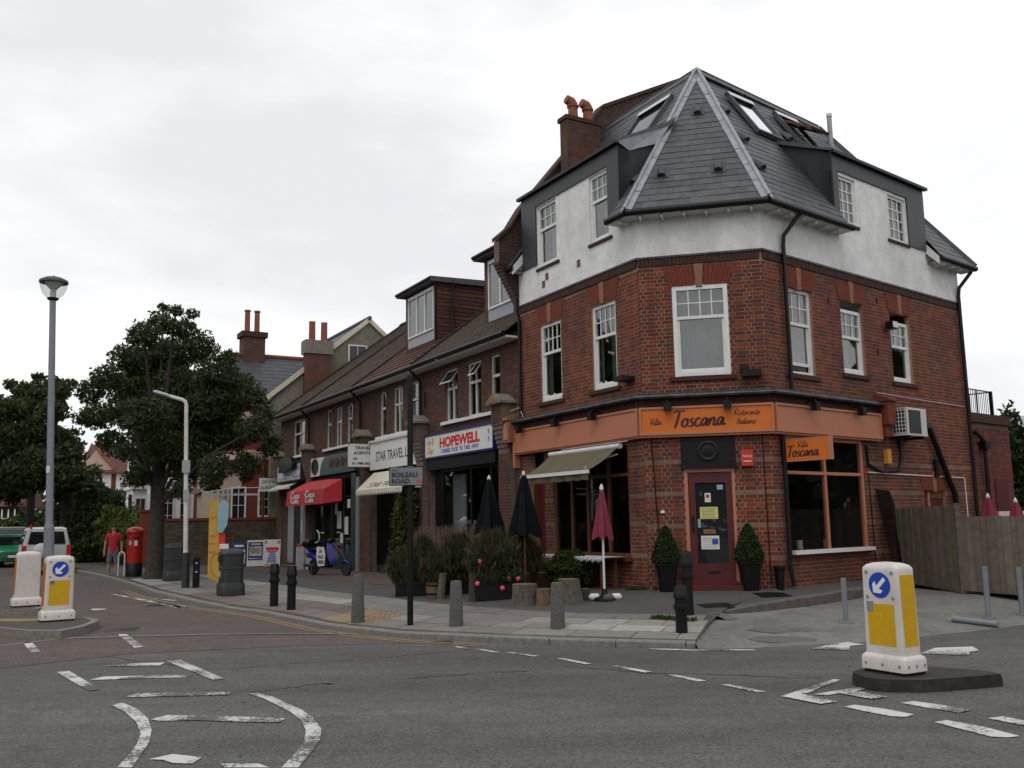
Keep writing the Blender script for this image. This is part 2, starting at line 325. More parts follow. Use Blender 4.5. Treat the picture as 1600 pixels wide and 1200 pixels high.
def bricks(parent,F,s0,s1,z0,z1,ops,pal,bands=(),indiv=None,limit=[0],name='brickwork',course=.075,ends=None):
    """real bricks, Flemish bond; bricks inside an 'indiv' rectangle are objects of their own, the rest one mesh"""
    b=MB(); cols=[]; off=wloc(parent); rng=random.Random(int(s0*100)+int(z0*37)+len(ops)*3)
    nz=int((z1-z0)/course)
    for k in range(nz):
        za=z0+k*course; zc=za+course/2; iv=[(s0,s1)]
        for o in ops:
            if o[2]-.01<zc<o[3]+.01: iv=cut(iv,o[0]-.004,o[1]+.004)
        band=any(abs(zc-x)<course/2+.002 for x in bands)
        s=s0-(.17 if k%2 else 0); hdr=k%2==0
        while s<s1:
            wd=.107 if hdr else .222
            if band: wd=.3
            for x,y in iv:
                a,c=max(s+.006,x),min(s+wd-.006,y)
                if c-a<.02: continue
                ci=rng.randrange(len(pal)) if rng.random()>.06 or band else rng.choice([len(pal)-1,len(pal)-2])
                if hdr and rng.random()<.2: ci=rng.choice([len(pal)-1,len(pal)-2,len(pal)-3])
                pr=rng.uniform(-.001,.002)
                if indiv and limit[0]>0 and c-a>.09 and any(r[0]<(a+c)/2<r[1] and r[2]<zc<r[3] for r in indiv):
                    key=(round((c-a)*100),ci if not band else 99,id(pal))
                    if key not in BRICKMESH:
                        q=MB(); h=key[0]/200; q.box(W0,-h,h,-.012,0,-.0325,.0325); me=bpy.data.meshes.new('brick')
                        me.from_pydata(q.v,[],q.f); me.materials.append(M['brick']); at=me.color_attributes.new('Col','FLOAT_COLOR','POINT')
                        cc=PALE if band else pal[ci]; at.data.foreach_set('color',[*cc,1]*len(q.v)); BRICKMESH[key]=me
                    o=link('brick',BRICKMESH[key],parent); p=F.p((a+c)/2,pr,zc)-off; o.location=p
                    o.rotation_euler=(0,0,F.ang if F.left else F.ang+math.pi); limit[0]-=1
                else:
                    n=len(b.v); b.box(F,a,c,-.01,pr,za+.006,za+course-.006,skip='0'); f=rng.uniform(.85,1.12)
                    cc=PALE if band else pal[ci]; cols+=[(cc[0]*f,cc[1]*f,cc[2]*f,1)]*(len(b.v)-n)
            s+=wd+.003; hdr=not hdr
    return b.build(name,M['brick'],parent,kind='stuff',cols=cols)
def window(parent,F,s0,s1,z0,z1,d=-.1,style='sash',top=.35,nx=4,ny=2,m='white',g='winglass',fw=.07,sill=True,opened=0.,name='window',curtain=None):
    """frame mesh with panes as sub-parts"""
    b=MB(); panes=[]; D0,D1=d-.04,d+.03
    b.box(F,s0,s0+fw,D0,D1,z0,z1); b.box(F,s1-fw,s1,D0,D1,z0,z1); b.box(F,s0+fw,s1-fw,D0,D1,z1-fw,z1); b.box(F,s0+fw,s1-fw,D0,D1+.02,z0,z0+fw)
    a,c,e,f=s0+fw,s1-fw,z0+fw,z1-fw
    if style=='sash':
        zm=f-(f-e)*top; b.box(F,a,c,D0+.01,D1-.005,zm-.03,zm+.03)
        for i in range(1,nx): x=a+(c-a)*i/nx; b.box(F,x-.01,x+.01,d-.01,d+.012,zm+.03,f)
        for j in range(1,ny): y=zm+.03+(f-zm-.03)*j/ny; b.box(F,a,c,d-.01,d+.0115,y-.01,y+.01)
        lo=e+opened; b.box(F,a,a+.04,d-.035,d-.005,lo,zm-.03); b.box(F,c-.04,c,d-.035,d-.005,lo,zm-.03); b.box(F,a+.04,c-.04,d-.035,d-.004,lo,lo+.06)
        for i in range(nx):
            for j in range(ny):
                panes.append((a+(c-a)*i/nx+.01,a+(c-a)*(i+1)/nx-.01,zm+.03+(f-zm-.03)*j/ny+.01,zm+.03+(f-zm-.03)*(j+1)/ny-.01,d-.004))
        panes.append((a+.04,c-.04,lo+.06,zm-.03,d-.02))
    elif style=='grid':
        for i in range(1,nx): x=a+(c-a)*i/nx; b.box(F,x-.012,x+.012,d-.01,d+.012,e,f)
        for j in range(1,ny): y=e+(f-e)*j/ny; b.box(F,a,c,d-.01,d+.0115,y-.012,y+.012)
        for i in range(nx):
            for j in range(ny): panes.append((a+(c-a)*i/nx+.012,a+(c-a)*(i+1)/nx-.012,e+(f-e)*j/ny+.012,e+(f-e)*(j+1)/ny-.012,d-.004))
    elif style=='casement':       # fanlights above, nx lights below
        zm=f-(f-e)*top; b.box(F,a,c,D0,D1+.01,zm-.035,zm+.035)
        for i in range(1,nx): x=a+(c-a)*i/nx; b.box(F,x-.03,x+.03,D0+.001,D1-.002,e,f)
        for i in range(nx):
            x0,x1=a+(c-a)*i/nx,a+(c-a)*(i+1)/nx; g0=.0 if i==0 else .03; g1=.0 if i==nx-1 else .03
            panes.append((x0+g0,x1-g1,e,zm-.035,d)); panes.append((x0+g0,x1-g1,zm+.035,f,d))
    fr=b.build(name,M[m],parent)
    for q in panes:
        pb=MB(); pb.box(F,q[0],q[1],q[4]-.006,q[4],q[2],q[3]); pb.build('pane',M[g],fr)
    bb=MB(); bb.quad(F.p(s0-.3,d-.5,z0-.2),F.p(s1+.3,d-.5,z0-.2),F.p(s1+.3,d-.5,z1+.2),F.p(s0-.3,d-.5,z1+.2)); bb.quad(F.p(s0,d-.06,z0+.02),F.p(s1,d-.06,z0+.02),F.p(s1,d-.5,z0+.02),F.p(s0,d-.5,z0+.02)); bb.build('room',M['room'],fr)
    if curtain:
        for a_,c_,m_,zb in curtain:
            bb=MB(); n=max(4,int((c_-a_)*40)); W_=s1-s0; f=lambda i:(s0+fw+(W_-2*fw)*(a_+(c_-a_)*i/n),d-.11+.018*math.sin(i*1.9)+.008*math.sin(i*.7))
            for i in range(n): x0,y0=f(i); x1,y1=f(i+1); zz=z0+(z1-z0)*zb; bb.quad(F.p(x0,y0,zz),F.p(x1,y1,zz),F.p(x1,y1,z1-.03),F.p(x0,y0,z1-.03))
            bb.build('curtain',M[m_],fr,smooth=True)
    if sill:
        sb=MB(); sb.box(F,s0-.06,s1+.06,d-.02,.06,z0-.06,z0-.002); sb.build('sill',M[sill] if isinstance(sill,str) else M[m],fr)
    return fr
def polyplate(parent,name,F,poly,d0,d1,m,**k):
    b=MB(); b.prism(F,poly,d0,d1); return b.build(name,M[m],parent,**k)
def fbox(parent,name,F,a0,a1,b0,b1,c0,c1,m,**k):
    b=MB(); b.box(F,a0,a1,b0,b1,c0,c1); return b.build(name,M[m],parent,**k)
def pipe(parent,name,pts,r,m='pipe',n=8,**k):
    b=MB(); b.tube(pts,r,n); return b.build(name,M[m],parent,smooth=True,**k)

# text: block letters from the built-in font
def text(parent,name,s,F,a,z,d,size,m,width=None,shear=0.,align='LEFT',bold=0.,flip=None,extr=.002,local=False):
    cu=bpy.data.curves.new(name,'FONT'); cu.body=s; cu.size=size; cu.shear=shear; cu.align_x=align; cu.extrude=extr; cu.offset=bold; cu.resolution_u=3
    ob=bpy.data.objects.new(name,cu); me=bpy.data.meshes.new_from_object(ob); bpy.data.objects.remove(ob)
    n=len(me.vertices); co=np.empty(n*3,np.float32); me.vertices.foreach_get('co',co); co=co.reshape(-1,3)
    if n==0: return None
    sx=1.
    if width:
        wd=co[:,0].max()-co[:,0].min(); sx=width/max(wd,1e-5)
    left=F.left if flip is None else flip   # frames whose s axis runs right-to-left as seen
    off=wloc(parent) if parent and not local else Vector((0,0,0)); o=F.o-off if isinstance(F,Fr) else Vector((0,0,0))
    sg=-1 if left else 1
    pts=np.array([o.x,o.y,0])+np.outer(a+sg*co[:,0]*sx,np.array(F.u))+np.outer(d+co[:,2],np.array(F.n))
    pts[:,2]+=z+co[:,1]-off.z
    me.vertices.foreach_set('co',pts.astype(np.float32).ravel()); me.materials.clear(); me.materials.append(M[m]); me.update()
    return link(name,me,parent)
GL={'T':(.6,[[(0,.9),(.3,1.0),(.8,.97)],[(.42,.98),(.34,.5),(.2,-.08)]]),'o':(.44,[[(.33,.46),(.18,.48),(.04,.28),(.08,.04),(.25,.0),(.38,.2),(.33,.46),(.45,.4)]]),
's':(.38,[[(.36,.48),(.2,.46),(.14,.32),(.28,.2),(.25,.03),(0,.0)]]),'c':(.42,[[(.36,.42),(.22,.5),(.05,.28),(.1,.03),(.26,.0),(.44,.15)]]),
'a':(.5,[[(.38,.44),(.2,.48),(.03,.22),(.12,.0),(.3,.2),(.4,.48)],[(.41,.48),(.34,.1),(.42,.02),(.54,.12)]]),'n':(.5,[[(.08,.48),(.02,0)],[(.04,.22),(.2,.46),(.33,.44),(.3,.05),(.4,.02),(.52,.12)]]),
'V':(.56,[[(0,.95),(.1,.9),(.18,0),(.4,.6),(.6,1.0)]]),'i':(.22,[[(.1,.48),(.04,.06),(.12,.0),(.24,.12)],[(.14,.7),(.17,.76)]]),'l':(.24,[[(.2,1.0),(.06,.1),(.12,.0),(.26,.12)]]),
'R':(.6,[[(.14,.95),(.0,0)],[(.04,.9),(.36,1.),(.48,.78),(.1,.5),(.5,0)]]),'t':(.3,[[(.2,.85),(.08,.08),(.16,.0),(.3,.1)],[(0,.58),(.36,.62)]]),
'r':(.38,[[(.08,.48),(.02,0)],[(.04,.25),(.2,.46),(.38,.42)]]),'e':(.42,[[(.05,.22),(.32,.3),(.28,.47),(.12,.44),(.03,.2),(.14,0),(.42,.12)]]),'I':(.3,[[(.24,.97),(.06,0)],[(.1,.95),(.36,1.)],[(-.04,0),(.2,.02)]]),
'C':(.62,[[(.6,.75),(.5,.97),(.25,.9),(.03,.45),(.15,.03),(.42,.03),(.62,.22)]]),'-':(.3,[[(.02,.3),(.28,.32)]]),' ':(.3,[]),
'F':(.5,[[(.1,.95),(0,0)],[(.08,.93),(.5,.97)],[(.06,.5),(.38,.52)]]),'s2':(.3,[]),'h':(.46,[[(.16,1.),(.02,0)],[(.05,.25),(.2,.47),(.32,.42),(.3,.0)]]),'&':(.5,[[(.45,.1),(.1,.8),(.3,.95),(.35,.75),(.05,.3),(.2,0),(.48,.4)]]),'p':(.46,[[(.1,.5),(0,-.4)],[(.05,.3),(.25,.5),(.38,.28),(.2,.0),(.05,.05)]]),'d':(.46,[[(.36,.42),(.2,.48),(.03,.22),(.14,0),(.3,.15)],[(.46,1.),(.36,.05),(.46,.02)]]),'S':(.5,[[(.46,.85),(.3,.97),(.12,.8),(.36,.45),(.3,.1),(.0,.05)]])}
def script(parent,name,s,F,a,z,d,h,m,wd=.11,shear=.12,xs=1.,ramp=0.):
    """brush lettering: ribbons along hand drawn strokes"""
    b=MB(); x=0.; sg=-1 if F.left else 1
    for ch in s:
        adv,st=GL.get(ch,(.3,[]))
        for pts in st:
            P=[]
            for i in range(len(pts)-1):        # smooth a little (Catmull)
                p0,p1,p2,p3=pts[max(i-1,0)],pts[i],pts[i+1],pts[min(i+2,len(pts)-1)]
                for t in (0,.33,.66): P.append(tuple(.5*((2*p1[k])+(-p0[k]+p2[k])*t+(2*p0[k]-5*p1[k]+4*p2[k]-p3[k])*t*t+(-p0[k]+3*p1[k]-3*p2[k]+p3[k])*t**3) for k in (0,1)))
            P.append(pts[-1]); Lp=[];Rp=[]
            for i,p in enumerate(P):
                q0,q1=P[max(i-1,0)],P[min(i+1,len(P)-1)]; tx,ty=q1[0]-q0[0],q1[1]-q0[1]; l=math.hypot(tx,ty) or 1
                ww=wd*(.55+.45*abs(ty)/l)*(1 if 0<i<len(P)-1 else .6)/2; nx,ny=-ty/l*ww,tx/l*ww
                Lp.append((p[0]+nx,p[1]+ny));Rp.append((p[0]-nx,p[1]-ny))
            f=lambda q:F.p(a+sg*(x+(q[0]+q[1]*shear))*h*xs,d,z+q[1]*h+ramp*x*h)
            for i in range(len(P)-1): b.quad(f(Lp[i]),f(Rp[i]),f(Rp[i+1]),f(Lp[i+1]))
        x+=adv
    return b.build(name,M[m],parent)
def swidth(s): return sum(GL.get(c,(.3,[]))[0] for c in s)
# ------------------------------------------------------------------ THE SETTING: road, pavements, kerbs
def sheet(name,pts,m,z=None):
    b=MB(); b.quad(*[(p[0],p[1],p[2] if z is None else z) for p in pts]); return b.build(name,M[m],kind='structure')
sheet('road',[(-900,-60,0),(900,-60,0),(900,1500,0),(-900,1500,0)],'asphalt')
ks=[(-36.5,70.2,.1),(-16.59,35.5,.1),(-13.67,31.28,.1),(-11.24,27.38,.1),(-8.86,23.24,.1),(-7.47,21.2,.09),(-6.2,19.6,.05),(-5.5,18.9,.03),(-4.62,17.95,.025),(-3.03,15.6,.035),(-1.95,14.44,.05),(-1.18,13.88,.07),(.05,13.17,.08),(1.2,12.77,.08),(2.35,12.52,.06)]
def Lg(s,z): q=L.p(s,0,z); return (q.x,q.y,q.z)
bs=[Lg(58,.1),Lg(30,.1),Lg(24.5,.08),Lg(20,.08),Lg(15.5,.12),Lg(12.5,.16),Lg(10,.2),Lg(8,.24),Lg(6.5,.27),Lg(4.2,.31),Lg(2.4,.35),Lg(1,.36),Lg(0,.37),tuple(C.p(.75,.0,.38)),tuple(C.p(1.5,0,.39))]
def densify(a,n):
    out=[]
    for i in range(len(a)-1):
        for k in range(n): out.append(tuple(a[i][j]+(a[i+1][j]-a[i][j])*k/n for j in range(3)))
    return out+[a[-1]]
KD,BD=densify(ks,4),densify(bs,4)
mix=lambda p,q,t:tuple(p[j]+(q[j]-p[j])*t for j in range(3))
up=lambda p,h:(p[0],p[1],p[2]+h)
GV=[];GF=[]          # ground surface for dropping things on
def strip(b,A,B,t0,t1,h=0.,n=4):
    for i in range(len(A)-1):
        for k in range(n):
            ta,tb=t0+(t1-t0)*k/n,t0+(t1-t0)*(k+1)/n
            q=[up(mix(A[i],B[i],ta),h),up(mix(A[i+1],B[i+1],ta),h),up(mix(A[i+1],B[i+1],tb),h),up(mix(A[i],B[i],tb),h)]
            b.quad(*q); GF.append([len(GV)+j for j in range(4)]); GV.extend(q)
kt=lambda i:.16/max((Vector(KD[i])-Vector(BD[i])).length,1)
pb=MB(); strip(pb,KD,BD,0.03,1.0,0)
# raised pavement round the right-hand side of the corner
rk=[(2.35,12.52,.06),(2.68,13.78,.115),(2.95,14.95,.17),(3.8,15.55,.24),(4.84,16.15,.3),(5.88,16.95,.33),(7.6,18.75,.36)]
rb=[tuple(C.p(1.5,0,.39)),tuple(C.p(1.9,0,.39)),tuple(C.p(CW,0,.4)),tuple(R.p(.7,0,.4)),tuple(R.p(1.6,0,.4)),tuple(R.p(2.6,0,.4)),tuple(R.p(4,0,.4))]
RKD,RBD=densify(rk,3),densify(rb,3); strip(pb,RKD,RBD,.02,1,0)
pave=pb.build('pavement',M['tar'],kind='structure',smooth=True)
# concrete apron in front of the side street
af=[(2.36,12.38,.004),(2.75,12.41,.004),(3.1,12.45,.004),(3.79,12.6,.004),(4.7,12.85,.004),(5.61,13.28,.004),(7.12,14.06,.004),(8.6,15.1,.004),(14,18,.004),(24,23,.004)]
ab=[(2.35,12.52,.06),(2.68,13.78,.115),(2.95,14.95,.17),(3.86,15.43,.15),(4.9,16.04,.17),(5.95,16.83,.2),(7.75,18.5,.26),(8.4,17.3,.22),(14,19.2,.12),(24,24.5,.1)]
apb=MB(); AFD=densify(af,3); strip(apb,AFD,densify(ab,3),0,1,0)
for i in range(len(AFD)-1): apb.quad(AFD[i],AFD[i+1],up(AFD[i+1],-.1),up(AFD[i],-.1))
apb.build('concrete_apron',M['apron'],kind='structure',smooth=True)
# red tarmac table across the mouth of the left-hand street, 4 mm above the road
sheet('red_road_surface',[(-30,14),(-6.32,11.72),(-5.22,12.85),(-3.19,13.37),(-1.2,13.5),(-3.2,15.4),(-4.8,17.8),(-6.4,19.4),(-7.7,21.2),(-9.1,23.3),(-9.6,24.6),(-30,30)],'redtar',.004)
sheet('far_road_surface',[(-30.5,30),(-9.6,24.6),(-11.5,27.4),(-14,31.4),(-17,35.6),(-37,70.3),(-60,70.3)],'redtar',.0045)
# kerb stones, each one a part
kerb=thing('kerb','','');
for k_ in ('label','category'): del kerb[k_]
kerb['kind']='structure'
def kerbstones(line,name,hbot,m,w=.15,side=1,step=.92):
    P=[Vector(p) for p in line]; acc=[0]
    for i in range(len(P)-1): acc.append(acc[-1]+(P[i+1]-P[i]).length)
    def at(d):
        for i in range(len(P)-1):
            if d<=acc[i+1]+1e-6: return P[i].lerp(P[i+1],(d-acc[i])/(acc[i+1]-acc[i]))
        return P[-1]
    d=0
    while d<acc[-1]-.05:
        a,c=at(d+.006),at(min(d+step,acc[-1])-.006); t=(c-a); t.z=0; t.normalize(); nn=Vector((t.y,-t.x,0))*side*w
        h=random.uniform(-.004,.006); b=MB()
        rings=[[a+Vector((0,0,-.3)),a+Vector((0,0,h-.018)),a+Vector((0,0,h))+nn*.12,a+nn+Vector((0,0,h+.002)),a+nn+Vector((0,0,-.3))],
               [c+Vector((0,0,-.3)),c+Vector((0,0,h-.018)),c+Vector((0,0,h))+nn*.12,c+nn+Vector((0,0,h+.002)),c+nn+Vector((0,0,-.3))]]
        b.loft(rings); b.build(name,M[m],kerb); d+=step
kerbstones([up(p,.012) for p in KD if p[1]<37],'kerb_stone',0,'kerb',side=-1)
kerbstones([up(p,.012) for p in RKD[7:]],'kerb_stone',0,'kerb_d',side=-1)
# paving slabs near the kerb, buff tactile slabs at the crossing
acc=0; row_t=[.04,.135,.23,.325,.42]; cols_=[(.2,.19,.17),(.27,.26,.235),(.15,.115,.1),(.165,.14,.125),(.33,.32,.29),(.23,.215,.19),(.18,.165,.15)]
rs=random.Random(5)
def uat(d,Ln,ac):
    for i in range(len(Ln)-1):
        if d<=ac[i+1]: return i,(d-ac[i])/(ac[i+1]-ac[i])
    return len(Ln)-2,1.
i0=[i for i,p in enumerate(KD) if p[1]<29][0]; K2,B2=KD[i0:],BD[i0:]; ac_=[0]
for i in range(len(K2)-1): ac_.append(ac_[-1]+(Vector(K2[i+1])-Vector(K2[i])).length)
def surf(d,t): i,f=uat(d,K2,ac_); return Vector(mix(mix(K2[i],K2[i+1],f),mix(B2[i],B2[i+1],f),t))
SLM={}
for r in range(4):
    d=.1+(r%2)*.4
    base=rs.choice(cols_)
    while d<ac_[-1]-.15:
        ln=min(rs.choice([.62,.78,.78,.9]),ac_[-1]-.02-d); t0,t1=row_t[r],row_t[r+1]
        a,b_,c,e_=surf(d+.008,t0+.002),surf(d+ln-.008,t0+.002),surf(d+ln-.008,t1-.002),surf(d+.008,t1-.002)
        ctr=(a+c)/2; tact=r<2 and -3.9<ctr.x<-2.1 and ctr.y<17.2
        if rs.random()<.3: base=rs.choice(cols_)
        col=(.27,.2,.115) if tact else base; f=rs.uniform(.85,1.1); h=.012+rs.uniform(0,.005)
        q=MB(); q.slab([p+Vector((0,0,h)) for p in (a,b_,c,e_)],.05)
        if tact:
            for ii in range(5):
                for jj in range(4):
                    u,v=(ii+.5)/5,(jj+.5)/4; p=a.lerp(b_,u).lerp(e_.lerp(c,u),v); q.box(WFr(p.x,p.y,p.z+h),-.018,.018,-.018,.018,0,.007)
        q.build('tactile_slab' if tact else 'paving_slab',M['slab'],pave,cols=[(col[0]*f,col[1]*f,col[2]*f,1)]*len(q.v)); d+=ln
# brown block forecourt in front of the left-hand shops
fb=MB(); ii=[i for i,p in enumerate(BD) if p[1]>24.5 and p[1]<41]
strip(fb,[KD[i] for i in ii],[BD[i] for i in ii],.66,.985,.006); fb.build('block_paving',M['blockp'],kind='structure',smooth=True)
GV+= [(-300,-50,0),(300,-50,0),(300,600,0),(-300,600,0)]; GF.append([len(GV)-4,len(GV)-3,len(GV)-2,len(GV)-1])
BVH=BVHTree.FromPolygons([Vector(v) for v in GV],GF)
def drop(px,py):
    r=ray(px,py).normalized(); h=BVH.ray_cast(Vector((0,0,EYE)),r); return h[0].copy() if h[0] else gz(px,py)
def gh(x,y):
    h=BVH.ray_cast(Vector((x,y,3)),Vector((0,0,-1))); return h[0].z if h[0] else 0.
# painted markings: polygons measured on the road, each one a thin sheet
def mark(name,pts,m='paint',z=.008,label=None):
    sheet(name,[gz(x,y,z) for x,y in pts],m)
for q in ([(35,1003),(50,1003),(63,1018),(48,1019)],[(184,991),(198,991),(226,1010),(210,1012)],[(260,1033),(283,1031),(352,1061),(333,1062)],[(88,1050),(108,1048),(157,1077),(138,1079)],
  [(160,1041),(210,1036),(258,1035),(250,1039.5),(205,1040)],[(140,1062),(162,1057),(301,1054),(290,1058),(155,1062)],[(198,1088),(216,1083),(362,1081),(358,1085.5),(205,1089)],
  [(234,1124),(262,1117),(330,1118),(446,1122),(438,1128),(400,1128),(300,1125),(250,1126)],[(232,1186),(270,1178),(316,1183),(300,1193),(270,1192),(255,1187)],[(345,1193),(405,1193),(420,1199),(350,1199)],
  [(706,1009.5),(715,1009.5),(736,1014),(727,1014.2)],[(743,1014),(752,1014),(781,1019),(771,1019)],[(791,1019.2),(800,1019),(843,1025),(832,1025.4)],[(869,1028.5),(880,1028),(925,1037),(913,1037.5)],[(954,1040.5),(966,1040),(1020,1049.5),(1007,1050.5)],
  [(1038,1053.5),(1050,1053),(1104,1063.5),(1090,1064.5)],[(1127,1069.5),(1140,1069),(1197,1080.5),(1183,1081.5)],
  [(1320,1104),(1335,1101),(1380,1107),(1428,1116),(1415,1120),(1393,1119),(1350,1111)],[(1408,1098),(1425,1095),(1470,1101),(1518,1109),(1500,1113.5),(1450,1106)],[(1460,1128),(1480,1125),(1540,1136),(1594,1150),(1575,1152),(1550,1151),(1490,1136)],[(1543,1122),(1568,1119),(1640,1134),(1640,1141)],
  [(1224,1086.5),(1302,1061),(1313,1062),(1262,1082.5)],[(1220,1087.5),(1250,1083),(1308,1096),(1282,1099.5)],[(1270,1085),(1343,1072.5),(1359,1075.5),(1292,1086)],[(1303,1081),(1322,1076),(1387,1088.5),(1362,1092)],
  [(1265,1014),(1292,1008),(1325,1003),(1350,1007),(1328,1009),(1327,1015.5)],[(1437,1021),(1462,1012),(1520,1010),(1530,1016),(1516,1018),(1513,1024)],
  [(1010,1012.5),(1085,1015),(1180,1014.5),(1180,1016),(1085,1016.5),(1010,1014)],
  [(0,1008),(100,996),(99,998),(0,1010)],[(100,996),(330,990),(560,989.5),(560,990.5),(330,991.5),(100,998)],
  [(172,928),(180,928),(296,950),(286,951)],[(270,946.5),(288,946),(292,949),(273,949.5)],[(142,951),(166,951),(168,953),(145,953.5)],[(232,934),(262,936.5),(290,940),(262,938)]):
    mark('road_marking',q,m='apron' if q[0] in ((0,1008),(100,996)) else 'paint',z=.012 if q[0] in ((1303,1081),(1220,1087.5),(100,996)) else .008)
for arc in ([(173,1101,192,1098),(196,1113,216,1108),(213,1128,231,1122),(220,1146,237,1140),(214,1162,233,1160),(203,1177,222,1176),(183,1199,206,1199)],
            [(386,1083,405,1082),(412,1091,428,1089),(432,1101,449,1099),(452,1111,472,1109),(470,1125,491,1123),(478,1141,502,1139),(475,1157,500,1156),(466,1171,490,1171),(440,1199,466,1199)]):
    for i in range(len(arc)-1): a,c=arc[i],arc[i+1]; mark('road_marking',[a[:2],a[2:],c[2:],c[:2]],z=.008)
for o1,o2 in ((2.0,0),(6.5,0)):   # double yellow lines beside the kerb
    b=MB()
    Kc=[p for p in KD if p[1]<26]
    for i in range(len(Kc)-1):
        q=[]
        for P,off in ((Kc[i],.2+o1*.03),(Kc[i+1],.2+o1*.03),(Kc[i+1],.26+o1*.03),(Kc[i],.26+o1*.03)):
            j=i if P is Kc[i] else i+1; t=(Vector(Kc[min(j+1,len(Kc)-1)])-Vector(Kc[max(j-1,0)])); t.z=0; t.normalize(); q.append((P[0]-t.y*-1*-off if False else P[0]+t.y*off,P[1]-t.x*off,.008))
        if Kc[i][0]<-.4: b.quad(*q)
    b.build('yellow_line',M['yellowl'],kind='structure')
# cracks and worn seams in the asphalt
for pts in ([(130,1020),(330,1046),(620,1025),(700,1018)],[(385,1082),(500,1068),(520,1069)],[(880,1040),(1010,1051),(1310,1060)],[(640,1060),(760,1050),(830,1048)]):
    b=MB(); P=[gz(x,y,.005) for x,y in pts]; D=[]
    for i in range(len(P)-1):
        for k in range(12): D.append(P[i].lerp(P[i+1],k/12)+Vector((rs.uniform(-.03,.03),rs.uniform(-.05,.05),0)))
    for i in range(len(D)-1):
        t=(D[i+1]-D[i]).normalized(); nn=Vector((-t.y,t.x,0))*rs.uniform(.006,.016); b.quad(D[i]-nn,D[i]+nn,D[i+1]+nn,D[i+1]-nn)
    b.build('road_crack',M['tar'],kind='structure')
for q in ([(1030,913),(1060,911),(1100,915),(1068,920)],):pass
for x,y,w_,h_ in ((1120,946,.55,.4),(1207,930,.6,.4),(690,1003.5,.3,.2),(190,984,.5,.5),(250,946,.5,.5)):
    p=drop(x,y); f_=WFr(p.x,p.y,0,.2); b=MB(); G_=lambda q:(q.x,q.y,gh(q.x,q.y)+.007); [b.quad(*[G_(f_.p(-w_/2+w_*u/5,-h_/2+h_*v/5,0)) for u,v in ((i,j),(i+1,j),(i+1,j+1),(i,j+1))]) for i in range(5) for j in range(5)]; b.build('drain_cover',M['iron'],kind='structure')
for x,y,w_,h_ in ((1203,985,.8,.25),(1255,984,.4,.2),(1215,999,1.,.3),(1130,966,.6,.2)):   # broken patches in the apron
    p=drop(x,y); b=MB(); b.quad(*[(p.x+w_/2*math.cos(t)*rs.uniform(.6,1.1),p.y+h_*math.sin(t)*rs.uniform(.6,1.1),gh(p.x+w_/2*math.cos(t),p.y+h_*math.sin(t))+.006) for t in [k*math.pi/6 for k in range(12)]]); b.build('broken_patch',M['patch'],kind='structure')

# ------------------------------------------------------------------ CORNER RESTAURANT
T=thing('corner_restaurant','three storey red brick corner restaurant with white roughcast, slate roof and orange fascia','building',tuple(C.p(1.2,0,.38)))
WL=[(.76,1.62,4.33,6.1),(2.81,3.69,4.33,6.1)]; WC=[(.655,1.70,4.36,6.13)]; WR=[(.70,1.59,4.40,6.13),(2.62,3.46,4.58,6.12),(4.58,5.43,4.56,6.12)]
BL=(.5,3.25,.95,3.22); DL=(3.62,4.2,.2,3.22); DC=(.74,1.66,.3,3.2); BR=(.33,3.05,.98,3.22); OR=(5.48,6.42,1.2,2.2)
FAS=lambda a,c:(a,c,3.22,3.96)
bands=[.97+.587*k for k in range(4)]
lim=[300]
wl=wall(T,L,0,LL,.1,6.75,WL+[BL,DL],M['mortar'],name='brick_wall'); bricks(wl,L,-.003,LL,.2,6.55,WL+[BL,DL,FAS(-1,9)],REDS,[b for b in bands])
wc=wall(T,C,0,CW,.2,6.75,WC+[DC],M['mortar'],name='brick_wall'); bricks(wc,C,-.004,CW+.004,.3,6.55,WC+[DC,FAS(-1,9)],REDS,bands,indiv=[(0,9,4.05,9),(0,9,0,3.2)],limit=lim)
wr=wall(T,R,0,RL,.3,6.75,WR+[BR,OR],M['mortar'],name='brick_wall'); bricks(wr,R,-.003,RL,.3,6.55,WR+[BR,OR,FAS(-1,3.7)],REDS,[b for b in bands if b<9])
fbox(T,'brick_wall',R.at(RL),-.01,0,-6,0,.3,6.75,'brick' if False else 'redbrick')
for F,a,c,nm in ((L,0,LL,1),(C,0,CW,1),(R,0,RL,1)):      # soldier course, flashing
    b=MB(); x=a+.01
    while x<c-.06: b.box(F,x,x+.066,-.01,.035+random.uniform(0,.006),6.565,6.715); x+=.075
    b.build('soldier_course',M['darkbrick'],T,kind='stuff')
    fbox(T,'string_course',F,a-.03,c+.03,0,.055,6.715,6.752,'lead_k')
    fbox(T,'plinth_course',F,a,c,-.005,.03,.3,.5,'darkbrick') if F is C and False else None
def arch(F,a,c,z,key=True):
    n=int((c-a+.3)/.076); b=MB(); m_=(a+c)/2
    for i in range(n):
        f0,f1=i/n,(i+1)/n
        if key and abs((f0+f1)/2-.5)<.07: continue
        lo=lambda f:a-.03+(c-a+.06)*f
        hi=lambda f:a-.17+(c-a+.34)*f
        b.prism(F,[(lo(f0)+.004,z),(lo(f1)-.004,z),(hi(f1)-.004,z+.4),(hi(f0)+.004,z+.4)],-.02,.012+random.uniform(0,.003))
    b.build('brick_arch',M['redbrick'],T)
    if key: polyplate(T,'keystone',F,[(m_-.06,z-.03),(m_+.06,z-.03),(m_+.085,z+.42),(m_-.085,z+.42)],-.02,.035,'buff')
for F,ws in ((L,WL),(C,WC),(R,WR)):
    for o in ws:
        arch(F,o[0],o[1],6.13)
        fbox(T,'window_ledge',F,o[0]-.1,o[1]+.1,-.02,.05,o[2]-.09,o[2]-.012,'darkbrick')
